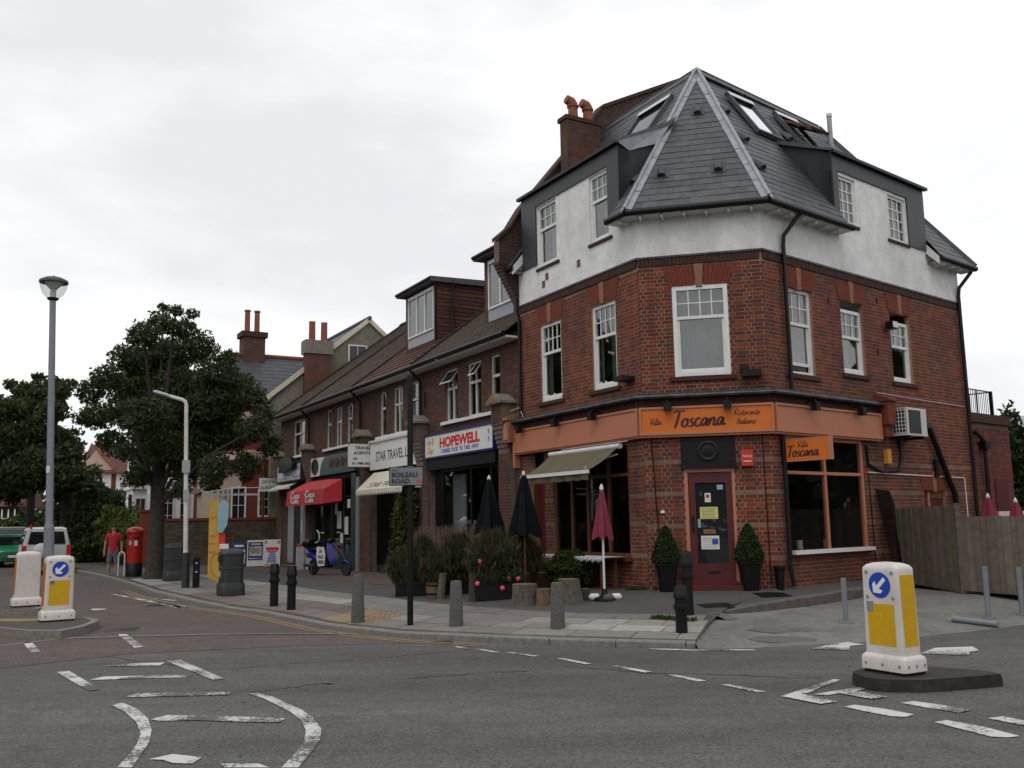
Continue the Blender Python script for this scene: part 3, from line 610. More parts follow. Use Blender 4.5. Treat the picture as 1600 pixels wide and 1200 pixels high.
window(T,L,*WL[0],d=-.07,top=.37,sill=False,curtain=[(0,.45,'net',0),(.85,1,'drape',0)]); window(T,L,*WL[1],d=-.07,top=.37,sill=False,curtain=[(.75,1,'drape',0)])
window(T,C,*WC[0],d=-.03,top=.34,sill=False,fw=.085,curtain=[(0,1,'net',.0)])
window(T,R,*WR[0],d=-.09,top=.4,nx=3,sill=False,opened=.13,curtain=[(0,.7,'net',.08),(.72,1,'drape',0)]); window(T,R,WR[1][0],WR[1][1],4.58,5.95,d=-.09,top=.42,nx=3,sill=False,curtain=[(0,.6,'net',.0)]); window(T,R,WR[2][0],WR[2][1],4.56,5.93,d=-.09,top=.4,nx=3,sill=False,curtain=[(0,1,'net',.55)])
arch(R,OR[0],OR[1],2.2); fbox(T,'boarded_window',R,OR[0],OR[1],-.11,-.06,1.2,2.2,'maroon'); fbox(T,'window_post',R,5.72,5.78,-.06,-.03,1.2,2.2,'salmon')
fbox(T,'board_rail',R,5.78,6.42,-.06,-.035,2.02,2.2,'timber')
# rendered top storey
XL1,XL2,XR1,XR2=.45,4.35,2.6,6.45
DWL=[(.86,1.54,7.45,8.92),(2.87,3.68,7.45,8.92)]; DWR=[(2.82,3.5,7.84,8.88),(4.86,5.64,7.82,8.88)]
for F,a,c,zt,ops in ((L,0,XL1,7.72,[]),(L,XL1,XL2,9.02,DWL),(L,XL2,LL,7.72,[]),(C,0,CW,7.72,[]),(R,0,XR1,7.72,[]),(R,XR1,XR2,9.02,DWR),(R,XR2,RL,7.72,[])):
    wall(T,F,a-(.01 if a==0 else 0),c+(.01 if c in (LL,CW,RL) else 0),6.752,zt,ops,M['roughcast'],d=.02,rev=.12,name='roughcast_wall')
wall(T,R.perp(RL),0,5,6.75,7.7,[],M['roughcast'],name='roughcast_wall')
for F,ws in ((L,DWL),(R,DWR)):
    for o in ws: window(T,F,*o,d=-.05,top=.38,nx=3,sill=False,style='sash' if F is L else 'grid',ny=2 if F is L else 4,fw=.06,curtain=[(0,.55,'net',0)] if o[0]<3 else [(.7,1,'drape',0)]); fbox(T,'window_ledge',F,o[0]-.12,o[1]+.04,-.02,.06,o[2]-.07,o[2]-.01,'darkbrick')
# dormer cladding frames
def dormer(F,a,c,zt,holes,p0,p1,zb0,zb1):
    d=bpy.data.objects.new('dormer',None); COL.objects.link(d); d.parent=T
    q=MB(); q.box(F,a,c,-.25,.055,8.95,zt); q.box(F,a,p0,-.25,.054,zb0,8.95); q.box(F,p1,c,-.25,.054,zb1,8.95); q.build('cladding',M['clad'],d)
    for s,e in ((a,a+.02),(c-.02,c)):
        q=MB(); q.prism(F.perp(s),[(-.03,7.6),(-.03,zt),(1.35,zt+.72),(1.5,9.7)],0,e-s); q.build('cheek',M['slate_b'],d)
    q=MB(); q.prism(F.perp(a-.07),[(-.14,zt),(-.14,zt+.05),(1.45,zt+.80),(1.45,zt+.70)],0,c-a+.14); q.build('lead_roof',M['lead_d'],d)
    fbox(d,'gutter',F,a-.07,c+.07,.055,.15,zt-.02,zt+.045,'black')
    return d
dl=dormer(L,XL1,XL2,9.3,DWL,.84,3.70,7.75,7.55); dr=dormer(R,XR1,XR2,9.3,DWR,2.8,5.66,7.9,7.8)
# slate roof
APX=Vector((4.355,20.06,11.85)); ZE=7.65; OV=.35
def isect(F,G,d):
    a,b_=F.p(0,d,0),G.p(0,d,0); den=F.u.x*G.u.y-F.u.y*G.u.x; t=((b_.x-a.x)*G.u.y-(b_.y-a.y)*G.u.x)/den; q=a+F.u*t; q.z=ZE; return q
ELC,ECR=isect(L,C,OV),isect(C,R,OV); EL=L.p(LL,OV,ZE); ER=R.p(RL+.3,OV,ZE)
inL=-(APX-L.o).dot(L.n); inR=-(APX-R.o).dot(R.n)
RLE=L.p(LL+.02,-inL,APX.z); RRE=R.p(6.35,-inR,11.75)
roof=thing('roof','','');
for k_ in ('label','category'): del roof[k_]
roof.parent=T
def clip(poly,a,b,c):  # keep a*u+b*v>=c
    out=[]
    for i in range(len(poly)):
        p,q=poly[i],poly[(i+1)%len(poly)]; fp,fq=a*p[0]+b*p[1]-c,a*q[0]+b*q[1]-c
        if fp>=0: out.append(p)
        if fp*fq<0: t=fp/(fp-fq); out.append((p[0]+(q[0]-p[0])*t,p[1]+(q[1]-p[1])*t))
    return out
def clipc(poly,conv):
    for i in range(len(conv)):
        p,q=conv[i],conv[(i+1)%len(conv)]; ex,ey=q[0]-p[0],q[1]-p[1]; poly=clip(poly,-ey,ex,-ey*p[0]+ex*p[1])
        if len(poly)<3: return []
    return poly
def area(p): return abs(sum(p[i][0]*p[(i+1)%len(p)][1]-p[(i+1)%len(p)][0]*p[i][1] for i in range(len(p))))/2
def roofface(parent,pts,cuts,limit,expo=.205,wid=.31,pal=None,m='slate',bed='slate_b',lift=.008,name='slate',stag=True,rest='slates'):
    """pts[0]->pts[1] is the eave; cuts: list of lists of half planes (a,b,c) in eave coordinates"""
    O=pts[0]; U=(pts[1]-pts[0]).normalized(); Nn=U.cross(pts[2]-pts[0]).normalized()
    if Nn.z<0: Nn=-Nn
    V=Nn.cross(U)
    if V.z<0: V=-V
    P2=[((p-O).dot(U),(p-O).dot(V)) for p in pts]
    if sum(P2[i][0]*P2[(i+1)%len(P2)][1]-P2[(i+1)%len(P2)][0]*P2[i][1] for i in range(len(P2)))<0: P2=P2[::-1]
    off=wloc(parent); rest_=MB(); rc=[]; rr=random.Random(3); tv=[]
    ub=MB()
    pal=pal or [(.055,.057,.065),(.064,.066,.074),(.048,.05,.056),(.068,.07,.077),(.055,.056,.062)]
    u0,u1=min(p[0] for p in P2),max(p[0] for p in P2); v1=max(p[1] for p in P2)
    for hp in cuts:
        reg=P2
        for h in hp: reg=clip(reg,*h)
        if len(reg)<3: continue
        ub.quad(*[O+U*x+V*y-Nn*.01 for x,y in reg])
        for j in range(int(v1/expo)+1):
            u=u0-.5*wid*(j%2 if stag else 0)
            while u<u1:
                pl=clipc([(u+.002,j*expo),(u+wid-.002,j*expo),(u+wid-.002,(j+1)*expo),(u+.002,(j+1)*expo)],reg); u+=wid
                if len(pl)<3 or area(pl)<.002: continue
                q=MB() if limit[0]>0 and area(pl)>.02 else rest_
                n=len(q.v); k=len(pl); jit=rr.uniform(0,.004)
                top=[O+U*x+V*y+Nn*(lift*(1-(y-j*expo)/expo)+.003+jit) for x,y in pl]; bot=[O+U*x+V*y-Nn*.006 for x,y in pl]
                q.v+=[tuple(t) for t in top]+[tuple(t) for t in bot]; q.f.append(tuple(range(n,n+k))); q.m.append(0)
                for i in range(k): i2=(i+1)%k; q.f.append((n+i,n+k+i,n+k+i2,n+i2)); q.m.append(0)
                c=rr.choice(pal); f=rr.uniform(.88,1.12); cc=[(c[0]*f,c[1]*f,c[2]*f,1)]*(2*k)
                if q is rest_: rc+=cc
                else: q.build(name,M[m],parent,cols=cc); limit[0]-=1
    ub.build('underlay',M[bed],parent)
    if rest_.v: rest_.build(rest,M[m],parent,kind='stuff',cols=rc)
    return O,U,V,Nn
sl=[300]
fC=roofface(roof,[ELC,ECR,APX],[[]],sl)
uS=lambda s,F,E0:(F.p(s,OV,ZE)-E0).dot((ER-ECR).normalized()) if F is R else 0
dR=(ER-ECR).normalized(); ur=lambda s:(R.p(s,OV,ZE)-ECR).dot(dR)
sinp=math.hypot(inR+OV,APX.z-ZE); vfR=.40*sinp/(inR+OV)
fR=roofface(roof,[ECR,ER,RRE,APX],[[(-1,0,-ur(XR1-.02))],[(1,0,ur(XR1)),(-1,0,-ur(XR2)),(0,1,vfR+1.0)],[(1,0,ur(XR2+.02))]],sl)
ul=lambda s:(L.p(s,OV,ZE)-EL).dot((ELC-EL).normalized()); vfL=.40*math.hypot(inL+OV,APX.z-ZE)/(inL+OV)
fL=roofface(roof,[EL,ELC,APX,RLE],[[(1,0,ul(XL1-.02))],[(-1,0,-ul(XL1)),(1,0,ul(XL2)),(0,1,vfL+1.0)],[(-1,0,-ul(XL2+.02))]],sl)
b=MB(); bk=lambda p,F,dd:Vector((p.x,p.y,0))-F.n*dd
b.quad(ER,R.p(RL+.3,-6,ZE),RRE); b.quad(RLE,APX,APX-L.n*3.2+Vector((0,0,-4.2)),RLE-L.n*3.2+Vector((0,0,-4.2))); b.quad(APX,RRE,RRE-R.n*3.4+Vector((0,0,-4.2)),APX-R.n*3.4+Vector((0,0,-4.2))); b.build('rear_slope',M['slate_b'],roof)
def hip(a,c,n1,n2,name='hip_flashing',m='lead',w_=.115):
    b=MB(); t=(c-a).normalized(); s1=n1.cross(t).normalized(); s2=n2.cross(t).normalized()
    mid=((n1+n2)/2).normalized()
    if s1.dot(s2)>0: s2=-s2
    # each wing lies on its own roof face
    for s_,n_ in ((s1,n1),(s2,n2)):
        k=8
        for i in range(k):
            p,q=a.lerp(c,i/k+.004),a.lerp(c,(i+1)/k); lf=n_*(.024+.004*(i%2))
            wgo=s_*w_
            for sg in (1,-1):
                pass
            b.quad(p+lf,q+lf,q+lf+wgo,p+lf+wgo)
    b.tube([a+mid*.04,c+mid*.04],.028,8); b.build(name,M[m],roof)
nC,nR,nL=fC[3],fR[3],fL[3]
def side(n,t,ref): # direction on face away from hip toward face centre
    s=n.cross(t).normalized(); return s if s.dot(ref)>0 else -s
def hip2(a,c,n1,r1,n2,r2,name,m,w_):
    b=MB(); t=(c-a).normalized(); mid=(n1+n2).normalized()
    for n_,r_ in ((n1,r1),(n2,r2)):
        s_=side(n_,t,r_-a)
        for i in range(9):
            p,q=a.lerp(c,i/9),a.lerp(c,(i+1)/9-.003); lf=n_*(.026+.003*(i%2)); b.quad(p+lf,q+lf,q+lf+s_*w_,p+lf+s_*w_); b.quad(p+lf+s_*w_,q+lf+s_*w_,q+s_*w_,p+s_*w_)
    b.tube([a+mid*.045,c+mid*.045],.03,8); b.build(name,M[m],roof)
cC=(ELC+ECR+APX)/3; cR=(ECR+ER+RRE+APX)/4; cL=(EL+ELC+APX+RLE)/4
hip2(ELC,APX,nC,cC,nL,cL,'hip_flashing','lead',.13); hip2(ECR,APX,nC,cC,nR,cR,'hip_flashing','lead',.13)
nE=Vector((R.u.x,R.u.y,.5)).normalized(); hip2(ER,RRE,nR,cR,nE,R.p(RL+.3,-3,ZE),'hip_flashing','lead_d',.12)
hip2(APX,RRE,nR,cR,Vector((-R.n.x,-R.n.y,.5)).normalized(),RRE-R.n*3,'ridge_flashing','lead_d',.2); hip2(RLE,APX,nL,cL,Vector((-L.n.x,-L.n.y,.5)).normalized(),APX-L.n*3,'ridge_flashing','lead_d',.2)
hp=lambda t:ELC.lerp(APX,t)+nL*.03
b=MB(); b.quad(L.p(XL1-.07,.14,9.33),L.p(XL1-.07,-1.4,10.08),hp(.585),hp(.43),L.p(XL1-.01,-.25,9.2)); b.build('lead_saddle',M['lead'],dl)
# gutters, soffits
for a,c in ((ELC,ECR),(ECR,R.p(2.75,OV,ZE)),(L.p(.5,OV,ZE),ELC),(R.p(6.45,OV,ZE),ER),(EL,L.p(4.33,OV,ZE))):
    pipe(T,'gutter',[a+Vector((0,0,-.06)),c+Vector((0,0,-.06))],.068,'black',10)
sz=lambda p,z=7.53:Vector((p.x,p.y,z))
for q in ([L.p(.5,-.02,0),L.p(0,0,0),ELC,L.p(.5,.34,0)],[L.p(0,0,0),C.p(CW,0,0),ECR,ELC],[C.p(CW,0,0),R.p(2.75,-.02,0),R.p(2.75,.34,0),ECR],[R.p(6.45,-.02,0),R.p(RL+.3,-.02,0),ER,R.p(6.45,.34,0)],[L.p(4.33,-.02,0),L.p(LL,-.02,0),L.p(LL,.34,0),L.p(4.33,.34,0)]):
    b=MB(); b.quad(*[sz(p) for p in q]); b.quad(*[sz(p,7.58) for p in q]); b.build('soffit',M['whitew'],T)
b=MB()
for F,a,c in ((C,0,CW),(R,.1,2.6),(L,0,.4),(R,6.6,RL)):
    x=a+.1
    while x<c: b.box(F,x,x+.05,.0,.3,7.46,7.53); x+=.42
b.build('rafter_ends',M['whitew'],T,kind='stuff')
polyplate(T,'barge_board',L.perp(4.33),[(-.33,7.44),(-.33,7.62),(.02,8.05),(.02,7.8)],0,.03,'white'); polyplate(T,'barge_board',R.perp(6.42),[(-.33,7.44),(-.33,7.62),(.02,8.05),(.02,7.8)],0,.03,'white')
# roof vents and roof windows
def onroof(f,F,s,inn): # point on roof face at (s, inward)
    ap=inL if F is L else inR if F is R else -(APX-C.o).dot(C.n); m_=(APX.z-ZE)/(ap+OV); return F.p(s,-inn,ZE+m_*(inn+OV))
def vent(f,F,s,inn):
    O,U,V,Nn=f; p=onroof(f,F,s,inn); b=MB(); rings=[]
    for v,h in ((-.13,.10),(-.02,.09),(.12,.05),(.17,.015)):
        rings.append([p+V*v+U*(.09*math.cos(t))+Nn*(h*math.sin(t)+.012) for t in [math.pi*k/6 for k in range(7)]])
    b.loft(rings); b.quad(p+V*-.17-U*.15+Nn*.022,p+V*-.17+U*.15+Nn*.022,p+V*.19+U*.15+Nn*.022,p+V*.19-U*.15+Nn*.022); b.build('roof_vent',M['clad'],roof,smooth=True)
for s,i in ((1.27,1.62),(.53,.31),(1.65,.31)): vent(fC,C,s,i)
for s,i in ((1.09,1.53),(.89,.93),(.56,.34),(3.35,1.5),(6.9,.6)): vent(fR,R,s,i)
for s,i in ((.48,1.41),(.28,.3)): vent(fL,L,s,i)
def skylight(f,F,s0,s1,i0,i1,g,open_=0.):
    O,U,V,Nn=f; a,c,e_,g_=[onroof(f,F,s,i) for s,i in ((s0,i0),(s1,i0),(s1,i1),(s0,i1))]
    class SF: left=True;ang=0
    ux=(c-a).normalized(); vx=(g_-a).normalized(); W_,H_=(c-a).length,(g_-a).length
    SF.p=staticmethod(lambda x,y,z:a+ux*x+vx*y+Nn*z); F2=SF
    b=MB(); b.box(F2,0,.07,0,H_,0,.09); b.box(F2,W_-.07,W_,0,H_,0,.09); b.box(F2,.07,W_-.07,0,.07,0,.09); b.box(F2,0,W_,H_-.1,H_,0,.1); fr=b.build('roof_window',M['lead_d'],roof)
    b=MB(); b.box(F2,.02,W_-.02,H_-.16,H_-.02,.1,.115); b.build('top_cover',M['alum'],fr)
    if open_:
        b=MB(); b.box(F2,.07,W_-.07,.07,H_-.16,-.12,-.11); b.build('opening',M['dark'],fr); ms=Vector
        pv=H_*.72; cz,sz=math.cos(open_),math.sin(open_)
        rot=lambda x,y,z:F2.p(x,pv+(y-pv)*cz,.08+(pv-y)*sz+z)
        class S2: left=True;ang=0
        S2.p=staticmethod(rot); b=MB(); b.box(S2,.08,W_-.08,.08,.16,-.03,.03); b.box(S2,.08,.15,.16,H_-.25,-.03,.03); b.box(S2,W_-.15,W_-.08,.16,H_-.25,-.03,.03); b.box(S2,.08,W_-.08,H_-.25,H_-.17,-.03,.03); sh=b.build('sash',M['timber'],fr)
        b=MB(); b.box(S2,.15,W_-.15,.16,H_-.25,-.005,.005); b.build('pane',M[g],sh)
    else:
        b=MB(); b.box(F2,.07,W_-.07,.07,H_-.16,.03,.045); b.build('pane',M[g],fr)
M['skyglass']=mat('sky_reflecting_glass',(.75,.77,.8),.02,.0,metal=1.)
skylight(fL,L,1.35,2.55,1.5,2.3,'glass'); skylight(fR,R,1.85,2.78,1.25,2.07,'skyglass'); skylight(fR,R,3.72,4.62,1.4,2.12,'glass',.45)
# chimney, flue, party wall
ch=bpy.data.objects.new('chimney',None); COL.objects.link(ch); ch.parent=T
CF=L.at(4.12,-1.17); 
def bstack(parent,F,a0,a1,b0,b1,z0,z1,pal,mort='mortar_d'):
    fbox(parent,'stack_core',F,a0,a1,b0,b1,z0,z1,mort); b=MB(); cols=[]
    for k in range(int((z1-z0)/.075)):
        za=z0+k*.075
        for ax in (0,1):
            lo,hi=(a0,a1) if ax==0 else (b0,b1); x=lo-(.11 if (k+ax)%2 else 0)
            while x<hi:
                s,e=max(x+.004,lo),min(x+.218,hi); x+=.225
                if e-s<.03: continue
                n=len(b.v)
                if ax==0: b.box(F,s,e,b0-.004,b0+.0,za+.005,za+.07); b.box(F,s,e,b1,b1+.004,za+.005,za+.07)
                else: b.box(F,a0-.004,a0,s,e,za+.005,za+.07); b.box(F,a1,a1+.004,s,e,za+.005,za+.07)
                c=random.choice(pal); cols+=[(*c,1)]*(len(b.v)-n)
    b.build('brickwork',M['brick'],parent,kind='stuff',cols=cols)
bstack(ch,CF,0,.3,-1.02,0,9.4,11.55,BROWNS); fbox(ch,'chimney_cap',CF,-.05,.35,-1.07,.05,11.55,11.66,'darkbrick')
for dd in (-.3,-.75):
    q=CF.p(.15,dd,11.66); b=MB(); b.lathe([(.13,0),(.12,.3),(.15,.31),(.15,.36),(.12,.38)],WFr(q.x,q.y,q.z),14); pt=b.build('chimney_pot',M['terracotta'],ch,smooth=True)
    b=MB(); b.tube([q+Vector((0,0,.36)),q+Vector((0,0,.45))+CF.n*.05,q+Vector((0,0,.5))+CF.n*.2],[.14,.13,.11],12); b.build('pot_hood',M['terracotta'],pt,smooth=True)
pp=R.p(5.9,-2.2,9.9); fl=R.p(5.2,-1.9,0); q=ray(1297,205); 
tt=22.6/q.y; fx=Vector((q.x*tt,q.y*tt,0)); ft=ray(1297,178); fz=EYE+ft.z*22.6/ft.y; pipe(T,'flue_pipe',[(fx.x,fx.y,9.2),(fx.x,fx.y,fz-.09)],.062,'steel',12); pipe(T,'flue_cap',[(fx.x,fx.y,fz-.08),(fx.x,fx.y,fz)],.072,'alum',12)
PF=L.perp(4.59)
PWP=[(.25,6.5),(.1,6.6),(-.55,7.72),(-.55,8.33),(-.25,8.6),(.1,9.15),(1.5,10.85),(2.6,12.3),(5.6,13.8),(5.6,7),(.3,6.4)]
PW=bpy.data.objects.new('party_wall',None); COL.objects.link(PW); PW.parent=T
polyplate(PW,'wall_core',PF,PWP,0,.24,'mortar_d')
def polybricks(parent,F,poly,pal,name='brickwork'):
    b=MB(); cols=[]; z=min(p[1] for p in poly); k=0
    while z<max(p[1] for p in poly):
        zc=z+.0375; xs=[]
        for i in range(len(poly)):
            (x0,y0),(x1,y1)=poly[i],poly[(i+1)%len(poly)]
            if (y0-zc)*(y1-zc)<0: xs.append(x0+(x1-x0)*(zc-y0)/(y1-y0))
        xs.sort()
        for a,c in zip(xs[::2],xs[1::2]):
            x=a-(.11 if k%2 else 0)
            while x<c:
                e0,e1=max(x+.005,a),min(x+.22,c); x+=.225
                if e1-e0>.02: n=len(b.v); b.box(F,e0,e1,-.01,.004,z+.005,z+.07); cc=random.choice(pal); cols+=[(*cc,1)]*(len(b.v)-n)
        z+=.075; k+=1
    return b.build(name,M['brick'],parent,kind='stuff',cols=cols)
PF2=Fr(PF.o.x,PF.o.y,PF.ang,True); PF2.n=-L.u; polybricks(PW,PF2,PWP,[(.05,.024,.018),(.06,.027,.02),(.042,.022,.018),(.07,.03,.021)])
fr2=L.at(0,0)
b=MB(); pts=[(-.57,8.33),(-.25,8.62),(.1,9.17),(1.5,10.87),(2.6,12.32),(5.6,13.85)]
for i in range(len(pts)-1):
    (a,z),(c,e_)=pts[i],pts[i+1]; b.prism(PF,[(a,z),(c,e_),(c,e_+.1),(a,z+.1)],-.06,.3)
b.build('parapet_coping',M['darkbrick'],T)
b=MB()
for i in range(14): b.box(PF,-.57+i*.047,.3,-.02,.25,7.72-i*.079,7.79-i*.079)
b.build('corbelled_bricks',M['darkbrick'],T,kind='stuff')
# fascia, cornice and consoles
def fascia(F,a,c,m,ea=0,ec=0):
    fb=fbox(T,'fascia_board',F,a,c,.05,.13,3.26,3.76,m)
    b=MB(); b.box(F,a-ea,c+ec,.13,.165,3.24,3.285); b.box(F,a-ea,c+ec,.13,.155,3.735,3.775); b.box(F,a-ea,a+.035-ea,.13,.156,3.285,3.735); b.box(F,c+ec-.035,c+ec,.13,.156,3.285,3.735); b.box(F,a,c,.0,.13,3.2,3.26); b.build('fascia_moulding',M['salmon'],fb)
    return fb
fascia(L,-.02,4.7,'salmon'); fcb=fascia(C,-.05,CW+.06,'orange'); fascia(R,-.02,3.66,'salmon')
for F,a,c in ((L,-.1,4.95),(C,-.13,CW+.12),(R,-.1,3.75)):
    fbox(T,'frieze',F,a,c,-.005,.06,3.776,3.95,'darkbrick'); b=MB(); b.box(F,a,c,.0,.2,3.95,3.99); b.box(F,a,c,0,.14,3.99,4.05); b.tube([F.p(a,.2,3.97),F.p(c,.2,3.97)],.035,6); b.build('cornice',M['lead_k'],T)
b=MB(); b.box(L,4.72,5.0,0,.28,3.5,4.02); b.box(L,4.70,5.02,0,.34,4.02,4.08); b.prism(L.perp(4.7),[(-.34,4.08),(0,4.08),(0,4.2)],0,.32); b.build('console',M['buff'],T)
b=MB(); b.box(L,4.78,4.97,.28,.30,3.56,3.96); b.build('console_panel',M['salmon'],T)
b=MB(); b.box(R,3.72,4.02,0,.28,3.55,4.05); b.box(R,3.69,4.05,0,.33,4.05,4.1); b.box(R,3.75,3.99,0,.2,3.3,3.55); b.prism(R.perp(3.69),[(-.33,4.1),(0,4.1),(0,4.22)],0,.36); b.build('console',M['redbrick'],T)
fbox(T,'scroll_bracket',L,4.7,4.76,0,.16,2.9,3.5,'salmon')
W_=swidth
script(fcb,'lettering','Villa',C,.15,3.44,.1325,.12,'ltext',.15); script(fcb,'lettering','Toscana',C,.56,3.385,.1325,.30,'ltext',.18,ramp=.012,xs=.97); script(fcb,'lettering','Ristorante',C,1.72,3.565,.1325,.115,'ltext',.15); script(fcb,'lettering','Italiano',C,1.75,3.40,.1325,.115,'ltext',.15)
def flood(F,s): # small sign floodlight leaning over the fascia
    b=MB(); b.box(F,s-.07,s+.07,.2,.32,3.68,3.84); b.tube([F.p(s,.05,3.86),F.p(s,.26,3.88),F.p(s,.26,3.82)],.015,6); b.build('floodlight',M['black'],T)
for F,s in ((L,4.3),(L,2.75),(L,1.35),(C,.5),(C,1.60),(R,1.1),(R,2.75)): flood(F,s)
# shop windows and doors
def shopwin(F,a,c,z0,z1,d,m,vs_,hs_,fw=.07):
    b=MB(); b.box(F,a,a+fw,d-.05,d+.03,z0,z1); b.box(F,c-fw,c,d-.05,d+.03,z0,z1); b.box(F,a+fw,c-fw,d-.05,d+.03,z0,z0+fw); b.box(F,a+fw,c-fw,d-.05,d+.03,z1-fw,z1)
    for v in vs_: b.box(F,v-.035,v+.035,d-.045,d+.025,z0+fw,z1-fw)
    for h in hs_: b.box(F,a+fw,c-fw,d-.04,d+.02,h-.03,h+.03)
    fr=b.build('shop_window',M[m],T); xs=[a+fw]+[v for v in vs_]+[c-fw]; zs=[z0+fw]+list(hs_)+[z1-fw]
    for i in range(len(xs)-1):
        for j in range(len(zs)-1): fbox(fr,'pane',F,xs[i]+(.035 if i else 0),xs[i+1]-(.035 if i<len(xs)-2 else 0),d-.012,d-.006,zs[j]+(.03 if j else 0),zs[j+1]-(.03 if j<len(zs)-2 else 0),'shopglass')
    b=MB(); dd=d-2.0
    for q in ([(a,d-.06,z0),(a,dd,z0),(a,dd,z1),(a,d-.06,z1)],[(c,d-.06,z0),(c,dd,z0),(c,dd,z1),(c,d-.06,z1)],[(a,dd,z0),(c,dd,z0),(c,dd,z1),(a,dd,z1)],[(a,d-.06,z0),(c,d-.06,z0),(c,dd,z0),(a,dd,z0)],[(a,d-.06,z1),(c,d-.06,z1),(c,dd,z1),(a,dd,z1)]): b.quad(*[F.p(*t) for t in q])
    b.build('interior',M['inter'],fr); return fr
shopwin(L,.5,3.25,.95,3.2,-.06,'timber',[1.25,2.0,2.6],[2.55]); fbox(T,'window_board',L,.45,3.3,-.02,.14,.88,.95,'timber')
shopwin(R,.33,3.05,.98,3.2,-.02,'salmon',[1.68],[2.5]); fbox(T,'white_sill',R,.40,3.12,0,.13,.98,1.05,'white'); fbox(T,'lower_sill',R,.38,3.1,0,.09,.94,.98,'maroon')
for s,h in ((1.05,.17),(1.95,.17)):
    q=R.p(s,-.25,1.05); b=MB(); b.lathe([(.06,0),(.06,h),(.05,h+.005)],WFr(q.x,q.y,q.z),12); tag(b.build('candle',M['candle']),'cream pillar candle inside the right-hand restaurant window, '+('left of the mullion' if s<1.5 else 'right of the mullion'),'candle','candles in the restaurant window')
dL=bpy.data.objects.new('side_door',None); COL.objects.link(dL); dL.parent=T
fbox(dL,'door_leaf',L,3.5,4.5,-.25,-.2,.2,2.55,'maroon'); fbox(dL,'door_frame',L,3.3,4.9,-.26,-.22,2.55,3.4,'dark'); 
b=MB(); b.box(L,3.62,3.66,-.2,-.05,.3,2.6); b.box(L,4.16,4.2,-.2,-.05,.3,2.6); b.build('door_post',M['timber'],dL)
D=bpy.data.objects.new('entrance_door',None); COL.objects.link(D); D.parent=T
b=MB(); b.box(C,.74,.80,-.1,.0,.5,2.6); b.box(C,1.61,1.66,-.1,.0,.5,2.6); b.box(C,.80,1.61,-.1,.0,2.53,2.6); b.build('door_frame',M['salmon'],D)
b=MB(); b.box(C,.80,.93,-.09,-.04,.52,2.53); b.box(C,1.49,1.61,-.09,-.04,.52,2.53); b.box(C,.93,1.49,-.09,-.04,2.33,2.53); b.box(C,.93,1.49,-.09,-.04,.52,.84); lf=b.build('door_leaf',M['maroon'],D)
fbox(lf,'pane',C,.93,1.49,-.072,-.066,.84,2.33,'glass'); fbox(lf,'letterbox',C,1.1,1.32,-.04,-.032,.66,.70,'dark'); fbox(lf,'lock_plate',C,.845,.89,-.04,-.015,1.42,1.72,'black')
b=MB(); b.box(C,.70,1.70,-.08,.03,2.62,3.2); tp=b.build('transom_panel',M['black'],D); b=MB(); b.lathe([(.2,0),(.2,.02),(.16,.03),(.12,.02),(.05,.03)],W0,20); 
me_=b; o_=me_.build('carved_roundel',M['iron'],tp,local=True); o_.location=C.p(1.2,.03,2.92)-wloc(tp); o_.rotation_euler=(math.pi/2,0,AC)
fbox(D,'transom_bar',C,.68,1.72,-.08,.08,2.6,2.7,'black')
def paper(a,c,z0,z1,m,lines=0,tx='browntx',d=-.064):
    p=fbox(lf,'notice',C,a,c,d-.001,d,z0,z1,m)
    for k in range(lines): zz=z1-(k+1.3)*(z1-z0)/(lines+1.2); fbox(p,'print',C,a+.03,c-.03-.02*(k%3),d,d+.001,zz,zz+.006,tx)
paper(1.1,1.21,1.97,2.14,'paper'); paper(1.0,1.33,1.66,1.88,'ypaper',7); paper(1.0,1.33,1.10,1.35,'paper',5); paper(1.05,1.27,1.385,1.47,'buff',1); paper(.955,1.005,1.5,1.66,'cyan'); paper(1.33,1.44,2.2,2.29,'cyan')
b=MB(); b.lathe([(.035,0),(.035,.002),(.027,.0025),(.027,.001)],W0,20); o_=b.build('no_smoking_ring',M['redtx'],lf,local=True); o_.location=C.p(1.155,-.0635,2.08)-wloc(lf); o_.rotation_euler=(math.pi/2,0,AC)
fbox(lf,'picture',C,1.2,1.31,-.064,-.0625,1.19,1.29,'bluetx')
fbox(T,'door_step',C,.70,1.72,-.1,.28,.3,.46,'maroon'); fbox(T,'threshold',C,.74,1.66,-.1,.04,.46,.52,'redtile' if False else 'maroon')
# boxes, pipes, cables on the walls
ab_=bpy.data.objects.new('alarm_box',None); COL.objects.link(ab_); ab_.parent=T
fbox(ab_,'case',C,1.80,2.02,.0,.09,2.62,2.92,'redbox'); text(ab_,'lettering','TASCO',C,1.82,2.78,.0905,.055,'whitetx'); fbox(ab_,'strip',C,1.84,1.98,.09,.0915,2.70,2.715,'whitetx')
fbox(T,'bell_push',C,.28,.35,0,.03,1.78,1.83,'white'); fbox(T,'cctv_light',C,1.86,2.02,.02,.12,4.42,4.52,'black'); fbox(T,'flood_box',C,1.9,2.25,.0,.22,4.28,4.40,'black')
fbox(T,'flood_box',L,.2,.5,.0,.3,4.35,4.44,'black')
fl_=bpy.data.objects.new('security_light',None); COL.objects.link(fl_); fl_.parent=T
fbox(fl_,'lamp_head',R,4.28,4.5,.06,.22,5.68,5.84,'black'); fbox(fl_,'lamp_glass',R,4.3,4.48,.22,.235,5.7,5.83,'paper')
pipe(T,'downpipe',[R.p(.95,.33,7.58),R.p(.85,.3,7.5),R.p(.62,.1,7.1),R.p(.60,.09,6.9),R.p(.60,.09,4.04)],.042); pipe(T,'downpipe',[R.p(.26,.07,3.24),R.p(.26,.07,.75),R.p(.27,.12,.42)],.042)
